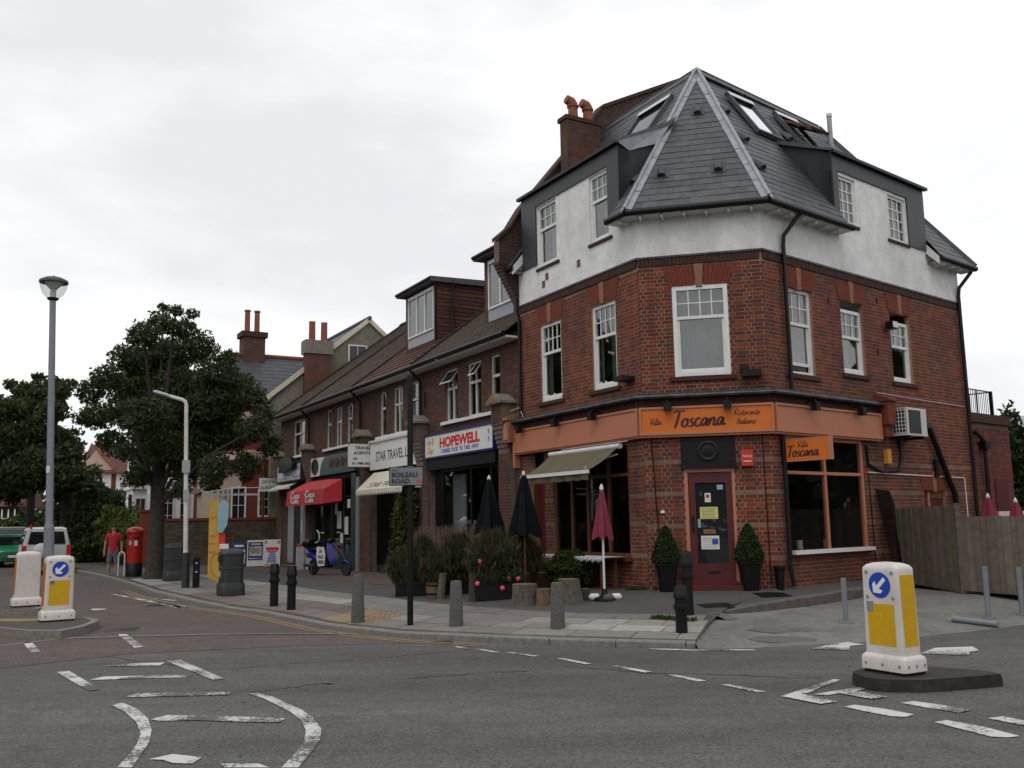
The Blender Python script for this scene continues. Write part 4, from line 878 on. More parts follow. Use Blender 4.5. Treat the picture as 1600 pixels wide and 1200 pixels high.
pipe(T,'downpipe',[R.p(RL+.15,.3,7.5),R.p(RL-.12,.1,7.1),R.p(RL-.14,.08,6.9),R.p(RL-.14,.08,.6)],.045); pipe(T,'downpipe',[L.p(4.62,.1,8.0),L.p(4.62,.07,6.6),L.p(4.52,.07,6.4),L.p(4.5,.07,4.1)],.04)
pipe(T,'soil_pipe',[R.p(5.72,.02,3.72),R.p(5.72,.12,3.6),R.p(6.55,.1,2.35),R.p(6.72,.1,2.1),R.p(6.72,.1,.8)],.065); pipe(T,'waste_pipe',[R.p(6.0,.08,2.9),R.p(6.0,.08,2.5)],.06)
pipe(T,'white_cable',[R.p(3.22,.02,2.55),R.p(5.4,.02,2.52),R.p(7.4,.02,2.5),R.p(7.42,.02,.8)],.014,'white',5); pipe(T,'black_cable',[R.p(3.2,.03,3.1),R.p(3.22,.03,2.72),R.p(3.7,.05,2.58),R.p(4.4,.06,2.62),R.p(4.55,.05,2.9),R.p(4.5,.05,3.3)],.035); pipe(T,'wall_wire',[R.p(3.25,.01,2.5),R.p(3.28,.01,.6)],.012,'black',5)
pipe(T,'wall_wire',[C.p(.15,.012,3.2),C.p(.2,.012,2),C.p(.28,.012,.5)],.012,'black',5); pipe(T,'wall_wire',[C.p(2.2,.012,3.2),C.p(2.22,.012,.5)],.01,'black',5); pipe(T,'wall_wire',[R.p(3.8,.02,4.25),R.p(5.5,.02,4.22),R.p(RL-.2,.02,4.2)],.008,'whitew',5)
fbox(T,'meter_box',R,3.9,4.05,.0,.1,2.75,3.05,'ochretx'); pipe(T,'aerial_wire',[L.p(4.75,.2,4.25),L.p(4.5,.1,4.3),L.p(4.4,.05,4.0)],.008,'white',5)
for s,z in ((3.3,7.1),(2.0,7.08),(3.45,6.95)): fbox(T,'air_brick',L,s-.06,s+.06,.02,.03,z,z+.16,'timber')
for F,s,z in ((R,4.1,6.25),(R,2.2,6.0),(R,4.0,5.1)): fbox(T,'vent_hole',F,s-.03,s+.03,0,.02,z,z+.1,'black')
# air-conditioning unit
A=thing('air_conditioner','white air-conditioning condenser bolted to the side wall beside the fascia end','air conditioner',tuple(R.p(4.5,.2,3.3)))
bx=fbox(A,'casing',R,4.12,4.95,.12,.46,3.33,3.92,'acwhite'); fbox(A,'fan_grille',R,4.2,4.68,.46,.475,3.38,3.87,'plastic')
b=MB()
for k in range(7): z=3.38+k*.08; b.box(R,4.105,4.12,.14,.44,z,z+.012)
for k in range(5): y=.14+k*.07; b.box(R,4.1,4.105,y,y+.012,3.36,3.9)
b.build('side_grille',M['white'],A); fbox(A,'side_recess',R,4.112,4.119,.14,.44,3.37,3.9,'dark')
b=MB(); b.box(R,4.2,4.25,0,.44,3.27,3.33); b.box(R,4.8,4.85,0,.44,3.27,3.33); b.build('bracket',M['black'],A)
# projecting sign
S=thing('projecting_sign','small orange projecting sign over the right-hand restaurant window','sign',tuple(R.p(.3,.5,2.7)))
SF_=Fr(*R.p(.3,0,0)[:2],math.atan2(R.n.y,R.n.x),False)
fbox(S,'board',SF_,.06,1.0,-.035,.035,2.70,3.08,'orange'); b=MB(); b.box(SF_,1.0,1.04,-.05,.05,2.68,3.1); b.box(SF_,.03,1.0,-.04,.04,3.08,3.1); b.box(SF_,.03,1.0,-.04,.04,2.68,2.70); b.build('frame',M['salmon'],S); fbox(S,'bracket',SF_,0,.06,-.03,.03,2.66,3.12,'black')
sgn=SF_.n; d_=.0365 if sgn.y<0 else -.0365
script(S,'lettering','Villa',SF_,.36,2.93,d_,.125,'ltext',.13); script(S,'lettering','Toscana',SF_,.12,2.77,d_,.2,'ltext',.18)
# awning
Aw=thing('shop_awning','olive canvas awning half open over the left-hand restaurant window','awning',tuple(L.p(1.9,.4,2.9)))
za,zb=3.08,2.62; b=MB()
n=14
for i in range(n):
    s0,s1=.62+(3.1-.62)*i/n,.62+(3.1-.62)*(i+1)/n; sg=lambda t,s:-.05*math.sin(t*math.pi)-.012*math.sin(s*9)*t*(1-t)*4
    for k in range(5):
        t0,t1=k/5,(k+1)/5; f=lambda s,t:L.p(s,.16+.72*t,za+(zb-za)*t+sg(t,s)); b.quad(f(s0,t0),f(s1,t0),f(s1,t1),f(s0,t1))
b.build('canvas',M['awn'],Aw,smooth=True)
b=MB()
for i in range(22):
    s0,s1=.62+(2.48)*i/22,.62+(2.48)*(i+1)/22; w0=.02*math.sin(i*1.3); b.quad(L.p(s0,.88+w0,2.57),L.p(s1,.88+.02*math.sin((i+1)*1.3),2.57),L.p(s1,.87+.02*math.sin((i+1)*1.3),2.44+.012*math.sin(i*2.1)),L.p(s0,.87+w0,2.44+.012*math.sin(i*2.1-2.1)))
b.build('valance',M['awn'],Aw); fbox(Aw,'front_bar',L,.6,3.12,.86,.92,2.56,2.63,'white'); pipe(Aw,'roller',[L.p(.55,.14,3.1),L.p(3.15,.14,3.1)],.055,'alum',10)
pipe(Aw,'arm',[L.p(.7,.1,2.95),L.p(1.2,.5,2.78),L.p(.75,.86,2.6)],.02,'alum',6); pipe(Aw,'arm',[L.p(3.0,.1,2.95),L.p(2.5,.5,2.78),L.p(2.95,.86,2.6)],.02,'alum',6)
# rear extension with roof terrace
X=thing('terrace_extension','lower brick rear extension with a railed roof terrace behind the side wall','building',tuple(R.p(9,0,.4)))
xw=wall(X,R,RL+.02,10.1,.3,4.03,[],M['mortar_d'],d=-.03,name='brick_wall'); bricks(xw,R.at(0,-.024),RL+.03,10.1,.3,3.8,[],REDS); fbox(X,'end_wall',R,10.05,10.1,-5,-.04,.3,4.03,'redbrick')
b=MB(); b.box(R,RL+.02,10.17,-.3,.05,3.86,3.93); b.box(R,RL+.02,10.14,-.28,.02,3.93,4.09); b.build('parapet',M['darkbrick'],X); fbox(X,'terrace_deck',R,RL+.02,10.05,-5,-.3,3.8,3.9,'tar')
b=MB(); r0,r1=8.0,9.66
for k in range(18): s=r0+(r1-r0)*k/17; b.tube([R.p(s,-.2,4.08),R.p(s,-.2,4.72)],.008 if k%9 else .02,5)
for k in range(24): dd=-.2-3*k/23; b.tube([R.p(r1,dd,4.0),R.p(r1,dd,4.72)],.008,5)
b.tube([R.p(r0,-.2,4.72),R.p(r1,-.2,4.72),R.p(r1,-3.2,4.72)],.016,6); b.tube([R.p(r0,-.2,4.12),R.p(r1,-.2,4.12)],.012,5); b.box(R,r1-.02,r1+.05,-.24,-.17,4.0,4.74); b.build('terrace_railing',M['black'],X)
pipe(X,'downpipe',[R.p(8.45,.08,3.2),R.p(8.45,.08,.6)],.05); b=MB(); b.prism(R,[(8.36,3.2),(8.54,3.2),(8.6,3.4),(8.3,3.4)],.0,.17); b.build('hopper',M['pipe'],X); pipe(X,'offset_pipe',[R.p(8.15,.0,3.65),R.p(8.25,.1,3.5),R.p(8.42,.1,3.3)],.055)
fbox(X,'patched_wall',R,9.05,9.75,-.03,.0,1.6,2.5,'maroon')
ch_=thing('terrace_chair','dark folding chair on the roof terrace behind the railing','chair',tuple(R.p(8.5,-.7,3.9)))
q=R.at(8.5,-.7); 
b=MB(); b.box(q,-.2,.2,-.2,.2,4.28,4.32); b.build('seat',M['black'],ch_); b=MB(); b.box(q,-.2,.2,.17,.2,4.4,4.68); b.build('backrest',M['black'],ch_)
for sx in (-.18,.18):
    b=MB(); b.tube([q.p(sx,.2,4.7),q.p(sx,-.2,3.9)],.018,5); b.build('leg',M['black'],ch_); b=MB(); b.tube([q.p(sx,-.18,4.3),q.p(sx,.22,3.9)],.018,5); b.build('leg',M['black'],ch_)
# ------------------------------------------------------------------ SHOP ROW along the left-hand street
SLOPE=.76; EZ=6.14
def ridgez(inn): return EZ+SLOPE*(inn+.4)
BRT=[(.085,.055,.038),(.1,.06,.042),(.07,.05,.036),(.09,.065,.045),(.06,.052,.04)]
RDT=[(.095,.034,.024),(.08,.03,.023),(.11,.04,.027)]
units=[('chinese_takeaway','brick takeaway shop with blue and white fascia beside the corner restaurant',4.58,10.1),('travel_shop','brick travel shop with a white fascia and a red tiled dormer on its roof',10.1,15.0),
       ('corner_shop','brick shop with a green fascia and green shopfront behind the parked scooter',15.0,20.6),('dental_shop','end shop of the brick row with tall cream doors, beside the garden wall',20.6,24.85)]
UW=[[(5.62,6.14),(6.62,7.42),(7.98,8.72)],[(10.55,11.2),(11.72,12.5),(13.05,13.6)],[(16.1,16.7),(17.15,17.85),(18.3,18.9)],[(21.5,23.1)]]
UOPS=[[(5.7,9.75,.85,3.42)],[(10.55,14.2,.1,3.25)],[(15.55,20.2,.1,3.35)],[(21.0,24.2,.1,3.3)]]
UT=[]
for (nm,lab,a,c),ws,ops in zip(units,UW,UOPS):
    t=thing(nm,lab,'shop',tuple(L.p((a+c)/2,0,.05))); UT.append(t); wo=[(x,y,4.38,5.8) for x,y in ws]
    wl=wall(t,L,a,c,-.1,6.2,wo+ops,M['mortar_d'],d=-.006,name='brick_wall',rev=.16)
    bricks(wl,L,a,c,.05,6.1,wo+ops+[(a,c,3.4,4.1)],BROWNS,indiv=[(5.5,9.2,4.3,5.9)] if a<5 else None,limit=[220] if a<5 else [0])
    for k,(x,y) in enumerate(ws):
        w_=window(t,L,x,y,4.38,5.8,d=-.1,style='casement',nx=2 if y-x>.7 else 1,top=.36,sill=False,fw=.05,m='whitew',curtain=[None,[(0,.5,'net',0)],[(0,1,'net',0)],[(.6,1,'drape',0)]][(k+int(a))%4])
    for k,(x,y) in enumerate(ws):
        if (a<5 and k in (1,2)) or (15<a<16 and k==0):   # fanlights propped open
            b=MB(); x0=x if k!=1 else x; x1=y if k!=1 else (x+y)/2; f=lambda s,u:L.p(s,-.08+.28*u,5.78-.38*u)
            for s0,s1,u0,u1 in ((x0,x0+.05,0,1),(x1-.05,x1,0,1),(x0,x1,0,.12),(x0,x1,.88,1)): b.quad(f(s0,u0),f(s1,u0),f(s1,u1),f(s0,u1))
            b.build('open_fanlight',M['white'],t); b=MB(); b.quad(f(x0+.05,.1),f(x1-.05,.1),f(x1-.05,.9),f(x0+.05,.9)); b.build('pane',M['glass'],t)
    x0,x1=min(w[0] for w in ws)-.12,max(w[1] for w in ws)+.12
    fbox(t,'window_sill',L,x0,x1,-.05,.1,4.29,4.375,'white'); fbox(t,'soffit',L,a,c,0,.4,5.98,6.03,'whitew'); pipe(t,'gutter',[L.p(a,.47,EZ-.06),L.p(c,.47,EZ-.06)],.06,'black')
    fbox(t,'fascia_backing',L,a+.3,c-.3,-.3,.02,3.25,4.1,'dark')
    rf=bpy.data.objects.new('roof',None); COL.objects.link(rf); rf.parent=t
    roofface(rf,[L.p(a,.42,EZ-.015),L.p(c,.42,EZ-.015),L.p(c,-5.5,ridgez(5.5)),L.p(a,-5.5,ridgez(5.5))],[[]],[0],expo=.19 if a!=10.1 else .3,wid=.22 if a!=10.1 else .32,pal=RDT if a==10.1 else BRT,m='redtile' if a==10.1 else 'browntile',bed='darkbrick',lift=.03 if a==10.1 else .02,name='tile',rest='tiles')
    b=MB(); b.quad(L.p(a,-5.5,ridgez(5.5)),L.p(c,-5.5,ridgez(5.5)),L.p(c,-10,7),L.p(a,-10,7)); b.build('rear_slope',M['browntile'],rf)
    b=MB(); b.tube([L.p(c,.42,EZ+.02),L.p(c,-5.5,ridgez(5.5)+.03)],.055,6); b.build('verge_tiles',M['redtile'],rf)
    b=MB(); b.tube([L.p(a,-5.5,ridgez(5.5)+.02),L.p(c,-5.5,ridgez(5.5)+.02)],.11,8); b.build('ridge_tiles',M['redtile'],rf)
    if a>5: pipe(t,'downpipe',[L.p(a+.1,.45,6.05),L.p(a+.1,.1,5.7),L.p(a+.1,.08,4.6)],.045)
fbox(UT[3],'end_wall',L.perp(24.85),0,10,-.02,.0,0,6.2,'darkbrick'); polyplate(UT[3],'gable_wall',L.perp(24.83),[(-.3,6.1),(5.5,ridgez(5.5)-.1),(10,7)],-.02,0,'darkbrick')
pipe(UT[0],'white_cable',[L.p(9.9,.1,5.35),L.p(9.9,.1,4.9)],.03,'black')
# brick pilasters with little gabled stone caps
def pilaster(t,a,c,cap=True,z1=4.45):
    p=MB(); p.box(L,a,c,0,.16,.0,3.3); p.box(L,a-.03,c+.03,0,.34,3.95,z1)
    for k in range(6): p.box(L,a-.005*k,c+.005*k,0,.16+.03*k,3.3+k*.108,3.3+(k+1)*.108)
    o=p.build('pilaster',M['mortar_d'],t); bricks(o,L.at(0,.166),a,c,.05,3.3,[],BROWNS); bricks(o,L.at(0,.346),a,c,3.98,z1-.02,[],BROWNS)
    b=MB(); m_=(a+c)/2; b.prism(L,[(a-.12,z1),(c+.12,z1),(c+.12,z1+.06),(m_,z1+.26),(a-.12,z1+.06)],0,.44); b.build('stone_cap',M['buff'] if False else M['grey_cast'],o)
    b=MB(); b.prism(L,[(a-.02,z1+.03),(c+.02,z1+.03),(m_,z1+.19)],.44,.452); b.build('cap_face',M['ochretx'] if False else M['creamcanvas'] if False else M['buff'],o)
pilaster(UT[0],4.95,5.45); pilaster(UT[0],9.9,10.35); pilaster(UT[1],14.35,14.85); pilaster(UT[2],20.3,20.75); pilaster(UT[3],24.3,24.75)
# shopfronts
def front(t,a,c,z0,z1,d,m,vs_,hs_,fw=.07,back='inter'):
    b=MB(); b.box(L,a,a+fw,d-.05,d+.03,z0,z1); b.box(L,c-fw,c,d-.05,d+.03,z0,z1); b.box(L,a+fw,c-fw,d-.05,d+.03,z0,z0+fw); b.box(L,a+fw,c-fw,d-.05,d+.03,z1-fw,z1)
    for v in vs_: b.box(L,v-.03,v+.03,d-.045,d+.025,z0+fw,z1-fw)
    for h in hs_: b.box(L,a+fw,c-fw,d-.04,d+.02,h-.03,h+.03)
    fr=b.build('shop_window',M[m],t); xs=[a+fw]+list(vs_)+[c-fw]
    for i in range(len(xs)-1): fbox(fr,'pane',L,xs[i]+(.03 if i else 0),xs[i+1]-(.03 if i<len(xs)-2 else 0),d-.012,d-.006,z0+fw,z1-fw,'shopglass')
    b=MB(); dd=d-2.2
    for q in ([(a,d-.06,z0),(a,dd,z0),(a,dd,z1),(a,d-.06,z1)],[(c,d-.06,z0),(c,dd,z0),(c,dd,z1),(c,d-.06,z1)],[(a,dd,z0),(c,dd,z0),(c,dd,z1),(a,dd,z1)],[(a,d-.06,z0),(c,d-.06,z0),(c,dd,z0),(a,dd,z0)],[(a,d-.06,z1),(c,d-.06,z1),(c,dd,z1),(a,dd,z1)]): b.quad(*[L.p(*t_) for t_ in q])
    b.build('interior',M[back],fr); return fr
t=UT[0]; f0=front(t,5.75,9.0,.85,3.1,-.05,'black',[7.3,6.2],[]); fbox(f0,'white_screen',L,8.15,8.9,-.35,-.3,.95,2.95,'signgrey'); fbox(f0,'counter_edge',L,5.9,8.6,-.9,-.6,1.25,1.33,'cloth'); fbox(t,'shutter_box',L,5.7,9.75,-.05,.12,3.1,3.42,'black'); fbox(t,'shop_door',L,9.05,9.7,-.2,-.14,.05,3.1,'black'); fbox(t,'wall_light',L,10.0,10.15,.16,.3,2.65,3.15,'whitew')
t=UT[1]; front(t,10.6,12.5,.95,3.2,-.08,'black',[11.5],[]); fbox(t,'stall_riser',L,10.55,12.55,-.1,-.02,.1,.95,'redbrick'); dr_=fbox(t,'shop_door',L,12.75,13.6,-.6,-.54,.1,2.6,'black'); b=MB(); b.box(L,12.7,14.2,-.62,-.6,.05,3.25); b.build('porch_back',M['dark'],t); fbox(t,'door_notice',L,11.7,11.95,-.06,-.055,1.3,1.75,'paper'); fbox(t,'door_notice',L,10.9,11.2,-.06,-.055,1.7,2.1,'cyan')
t=UT[2]; front(t,15.9,18.2,.6,3.3,-.06,'greenp',[17.0],[2.6]); fbox(t,'green_post',L,15.5,15.9,-.1,.1,.05,3.35,'greenp'); fbox(t,'metal_post',L,15.2,15.45,0,.1,.05,3.2,'steel'); front(t,18.3,20.15,.15,3.3,-.06,'greenp',[19.2],[2.4]); fbox(t,'stall_riser',L,15.9,18.2,-.08,-.02,.05,.6,'greenp')
for s,z,w_,h_ in ((16.6,1.3,.5,.6),(17.3,1.5,.45,.6),(17.0,1.0,.4,.35),(16.4,2.2,.3,.3),(17.7,2.0,.3,.4)): fbox(t,'window_poster',L,s,s+w_,-.065,-.06,z,z+h_,'paper')
t=UT[3]
for k in range(3): fbox(t,'tall_door',L,21.2+k*.85,21.2+k*.85+.8,-.08,-.03,.15,2.75,'signgrey' if k!=1 else 'inter')
fbox(t,'door_post',L,21.02,21.18,-.06,.02,.1,2.9,'darkbrick'); fbox(t,'door_header',L,21.0,24.2,-.1,.02,2.78,3.3,'black'); fbox(t,'notice',L,21.7,21.85,-.03,-.02,1.3,1.9,'paper')
# fascia signs
def sgn(name,lab,a,c,z0,z1,m,frame=None,d=.1):
    s_=thing(name,lab,'sign',tuple(L.p((a+c)/2,d,z0))); fbox(s_,'board',L,a,c,.03,d,z0,z1,m)
    if frame:
        b=MB(); b.box(L,a-.03,c+.03,.03,d+.02,z1,z1+.06); b.box(L,a-.03,c+.03,.03,d+.02,z0-.05,z0); b.box(L,a-.03,a,.03,d+.02,z0,z1); b.box(L,c,c+.03,.03,d+.02,z0,z1); b.build('frame',M[frame],s_)
    return s_
s_=sgn('fascia_sign','white takeaway fascia sign with red HOPEWELL lettering and blue edge',5.72,9.72,3.46,4.04,'paper','blue',.16)
text(s_,'lettering','HOPEWELL',L,8.78,3.68,.162,.36,'redtx',width=2.35,bold=.018); text(s_,'lettering','CHINESE  FOOD  TO  TAKE  AWAY',L,8.66,3.52,.162,.15,'bluetx',width=2.2,bold=.003)
script(s_,'lettering','Fish &',L,9.62,3.79,.162,.19,'ochretx',.17); script(s_,'lettering','Chips',L,9.58,3.55,.162,.19,'ochretx',.17)
for k,(z,h) in enumerate(((3.82,.13),(3.64,.13))):
    b=MB()
    for q in ((0,.06,.10,.11),(.03,.045,0,.13),(.07,.085,.02,.12),(0,.1,.05,.06),(.01,.09,.0,.012)): b.quad(L.p(6.0-q[0],.162,z+q[2]),L.p(6.0-q[1]-.004,.162,z+q[2]),L.p(6.0-q[1],.162,z+q[3]),L.p(6.0-q[0],.162,z+q[3]))
    b.build('characters',M['bluetx'],s_,kind='stuff')
s_=sgn('fascia_sign','white fascia board of the travel shop lettered STAR TRAVEL',10.4,14.05,3.34,4.27,'white',None,.14)
text(s_,'lettering','STAR TRAVEL LTD',L,13.55,3.6,.142,.42,'browntx',width=3.0,bold=.004); fbox(s_,'upper_ledge',L,10.4,14.05,.14,.2,4.2,4.27,'whitew')
s_=sgn('fascia_sign','green shop fascia with a white panel and a dark oval at its far end',15.55,20.55,3.42,4.1,'green',None,.12)
b=MB(); b.prism(L,[(20.55,3.42),(20.55,4.1),(19.2,4.1)]+[(18.42+.78*math.cos(t_),3.42+.68*math.sin(t_)) for t_ in [R_(75-k*12.5) for k in range(7)]],.12,.124); b.build('white_panel',M['paper'],s_)
o_=MB(); o_.lathe([(.30,0),(.29,.02)],W0,24); q=o_.build('dark_oval',M['black'],s_,local=True); q.location=L.p(19.75,.13,3.78)-wloc(s_); q.rotation_euler=(math.pi/2,0,AL+math.pi); q.scale=(1.35,1.,1)
b=MB(); b.box(L,15.75,18.2,.12,.124,3.62,4.02); b.build('faded_panel',M['timber'],s_)
for k in range(4): o_=MB(); o_.lathe([(.17,0),(.15,.012)],W0,14); q=o_.build('letter_shape',M['black'],s_,local=True); q.location=L.p(17.9-k*.58,.126,3.82)-wloc(s_); q.rotation_euler=(math.pi/2,0,AL+math.pi); q.scale=(1.4,1,1)
s_=sgn('fascia_sign','pale dental sign with blue lettering tilted over the end shop',21.0,24.2,3.4,4.02,'cloth','plastic',.3)
text(s_,'lettering','DENTAL SURGERY',L,24.1,3.78,.302,.2,'bluetx',width=2.95,bold=.008); text(s_,'lettering','Suite',L,22.9,3.6,.302,.13,'bluetx',width=.6); text(s_,'lettering','dental care',L,24.0,3.45,.302,.12,'bluetx',width=1.2); text(s_,'lettering','Town',L,22.2,3.46,.302,.17,'bluetx',width=1.0)
f_=thing('canvas_hood','black rounded canvas hood standing in front of the dental sign','canopy',tuple(L.p(22.6,.3,3.7))); b=MB()
b.prism(L,[(23.3,3.72),(23.35,4.1),(23.0,4.3),(22.3,4.35),(21.7,4.25),(21.4,4.0),(21.7,3.85),(22.6,3.75)],.32,.5); b.build('canvas',M['black'],f_)
# projecting signs of the row
s_=thing('projecting_sign','white TRAVEL AGENTS sign projecting between the green and white fascias','sign',tuple(L.p(14.25,.4,3.45)))
PS=Fr(*L.p(14.2,0,0)[:2],math.atan2(L.n.y,L.n.x),False); fbox(s_,'box',PS,.03,.80,-.09,.09,3.46,4.2,'paper'); b=MB(); b.box(PS,.0,.83,-.1,.1,4.2,4.24); b.box(PS,0,.83,-.1,.1,3.42,3.46); b.build('frame',M['plastic'],s_)
PSf=PS if PS.n.dot(Vector((0,-1,0)))>0 else None
dd=.092 if PS.n.y<0 else -.092
def ptext(s,a,z,size,m,width,shear=.2):   # text on the street-facing side, read from the pavement
    F2=Fr(*PS.p(.8,dd,0)[:2],math.atan2(-L.n.y,-L.n.x),True); F2.u=-L.n; F2.n=Vector((PS.n.x,PS.n.y,0))*(1 if dd>0 else -1); return text(s_,'lettering',s,F2,a,z,.0,size,m,width=width,shear=shear,flip=False,bold=.004)
ptext('TRAVEL',.16,4.02,.13,'blacktx',.55); ptext('AGENTS',.12,3.86,.13,'blacktx',.6); ptext('01 998 2931',.08,3.53,.11,'blacktx',.66,0); ptext('GB',.1,3.69,.08,'blacktx',.14)
s_=thing('hanging_sign','small white DENTAL SURGERY sign beyond the end of the shop row','sign',tuple(L.p(25.3,.5,3.3)))
q=atp=None
PS2=L.perp(25.2); fbox(s_,'board',PS2,-.78,.05,-.03,.03,3.05,3.62,'paper'); 
F2=Fr(0,0,0); F2.o=L.p(25.2,0,0)-L.u*.032; F2.u=-L.n; F2.n=-L.u; F2.left=False
text(s_,'lettering','DENTAL',F2,-.70,3.40,.001,.17,'blacktx',width=.62,flip=False); text(s_,'lettering','SURGERY',F2,-.72,3.16,.001,.17,'blacktx',width=.7,flip=False); pipe(s_,'bracket',[L.p(25.2,.6,3.66),L.p(24.9,0,3.66)],.02,'black')
# awnings of the row
a_=thing('shop_awning','cream canvas awning of the travel shop with a toothed valance','awning',tuple(L.p(11.8,.4,2.7)))
b=MB(); s0,s1=10.05,13.75; b.quad(L.p(s0,.12,3.25),L.p(s1,.12,3.25),L.p(s1,.72,2.68),L.p(s0,.72,2.68)); b.quad(L.p(s0,.12,3.25),L.p(s0,.72,2.68),L.p(s0,.12,2.8)); b.quad(L.p(s1,.12,3.25),L.p(s1,.72,2.68),L.p(s1,.12,2.8)); b.build('canvas',M['creamcanvas'],a_)
b=MB(); n=26
for i in range(n):
    x,y=s0+(s1-s0)*i/n,s0+(s1-s0)*(i+1)/n; b.quad(L.p(x,.725,2.68),L.p(y,.725,2.68),L.p(y,.725,2.58),L.p((x+y)/2,.725,2.50),L.p(x,.725,2.58))
b.build('valance',M['creamcanvas'],a_); fbox(a_,'seam',L,s0,s1,.0,.004,0,.004,'timber') if False else None
vv=Vector((L.n.x*.6,L.n.y*.6,-.57)).normalized(); F3=Fr(0,0,0); F3.left=True; F3.u=L.u; up_=-vv
tx=text(a_,'lettering','STAR TRAVEL',L,13.0,0,0,.3,'browntx',width=2.5,shear=.2)
off=wloc(a_); nrm=Vector((L.n.x*.57,L.n.y*.57,.6)).normalized()
for v in tx.data.vertices:   # lay the letters on the sloping canvas
    p=v.co+off; s=(p-L.o).dot(L.u); h=p.z; w_=L.p(s,.72,2.68)-vv*(.1+h)+nrm*.006; v.co=w_-off
a_=thing('shop_awning','red canvas awning with two white scripts over the corner shop','awning',tuple(L.p(19,.4,2.7)))
s0,s1=17.15,21.6; A1,B1,C1=(.14,3.25),(.62,2.88),(.68,2.36)
b=MB(); b.quad(L.p(s0+.75,*A1),L.p(s1-.9,*A1),L.p(s1,*B1),L.p(s0,*B1)); b.quad(L.p(s0,*B1),L.p(s1,*B1),L.p(s1,*C1),L.p(s0,*C1)); b.quad(L.p(s0+.75,*A1),L.p(s0,*B1),L.p(s0,*C1),L.p(s0-.35,.1,2.45),L.p(s0-.35,.1,3.2)); b.quad(L.p(s1-.9,*A1),L.p(s1,*B1),L.p(s1,*C1),L.p(s1,.1,2.4)); b.build('canvas',M['redcanvas'],a_)
for x in (21.0,19.2): script(a_,'lettering','Coca',L.at(0,.66),x,2.63,.01,.24,'whitetx',.2,xs=2.4); script(a_,'lettering','Cola',L.at(0,.66),x-.1,2.45,.025,.22,'whitetx',.2,xs=2.4)
a_=thing('shop_awning','folded white awning edge over the end shop doors','awning',tuple(L.p(22.8,.3,3.1))); b=MB(); b.quad(L.p(21.7,.05,3.35),L.p(24.3,.05,3.35),L.p(24.4,.55,3.12),L.p(21.7,.5,3.15)); b.build('canvas',M['creamcanvas'],a_); fbox(a_,'front_bar',L,21.7,24.45,.5,.58,3.05,3.13,'white')
# dormers on the row
def rowdormer(t,a,c,d,zs,zt,win,m,flat=True,back=4.2):
    dm=bpy.data.objects.new('dormer',None); COL.objects.link(dm); dm.parent=t
    for s,sg in ((a,-1),(c,1)):
        b=MB(); cols=[]; k=0; z=ridgez(-d)-.1
        while z<zt-.05:
            inn0=-d; inn1=min((z-EZ)/SLOPE-.4+.2,back); n=len(b.v)
            if inn1>inn0:
                x0,x1=(s-.02-.012*1,s) if sg<0 else (s,s+.032); b.prism(L.perp(x0),[(inn0,z),(inn1,z),(inn1,z+.125),(inn0,z+.125)],0,x1-x0); f=random.uniform(.85,1.15); cc=random.choice(RDT); cols+=[(cc[0]*f,cc[1]*f,cc[2]*f,1)]*(len(b.v)-n)
                n=len(b.v); b.box(L.perp(x0-.012 if sg<0 else x1),inn0,inn1,0,.012,z,z+.03); cols+=[(.05,.02,.015,1)]*(len(b.v)-n)
            z+=.125
        b.build('hung_tiles',M[m],dm,kind='stuff',cols=cols)
    b=MB(); cols=[]; z=ridgez(-d)-.3
    while z<zt:
        for x,y in ((a,win[0]),(win[1],c)) if z>zs-.3 else ((a,c),):
            n=len(b.v); b.box(L,x,y,d-.02,d+.012,z,z+.12); cols+=[(*random.choice(RDT),1)]*(len(b.v)-n)
        z+=.125
    b.build('hung_tiles',M[m],dm,kind='stuff',cols=cols)
    window(dm,L,win[0],win[1],zs,zt-.12,d=d+.02,style='casement',nx=3 if c-a>2 else 2,top=.02,sill=False,fw=.05); fbox(dm,'lead_apron',L,win[0]-.02,win[1]+.02,d-.02,d+.03,zs-.32,zs-.005,'lead')
    b=MB(); b.prism(L.perp(a-.18),[(-d-.28,zt-.05),(-d-.28,zt+.1),(back,zt+.22),(back,zt)],0,c-a+.36); b.build('flat_roof',M['lead_d'],dm); pipe(dm,'gutter',[L.p(a-.15,d+.3,zt+.03),L.p(c+.15,d+.3,zt+.03)],.05,'black'); pipe(dm,'downpipe',[L.p(a-.04,d+.05,zt-.1),L.p(a-.04,d+.05,ridgez(-d)+.1)],.035,'black')
rowdormer(UT[1],11.0,13.3,-.8,7.5,8.98,(11.1,13.05),'redtile')
rowdormer(UT[0],5.7,7.45,-.6,7.25,8.72,(5.9,7.2),'redtile',back=3)
cs=bpy.data.objects.new('chimney',None); COL.objects.link(cs); cs.parent=UT[2]; bstack(cs,L.at(15.0,-6.0),-.5,.5,-.9,0,9.6,11.2,BROWNS)
for k in (-.2,.25): q=L.p(15+k,-6.4,11.2); b=MB(); b.lathe([(.13,0),(.12,.4),(.15,.42)],WFr(q.x,q.y,q.z),12); b.build('chimney_pot',M['terracotta'],cs,smooth=True)
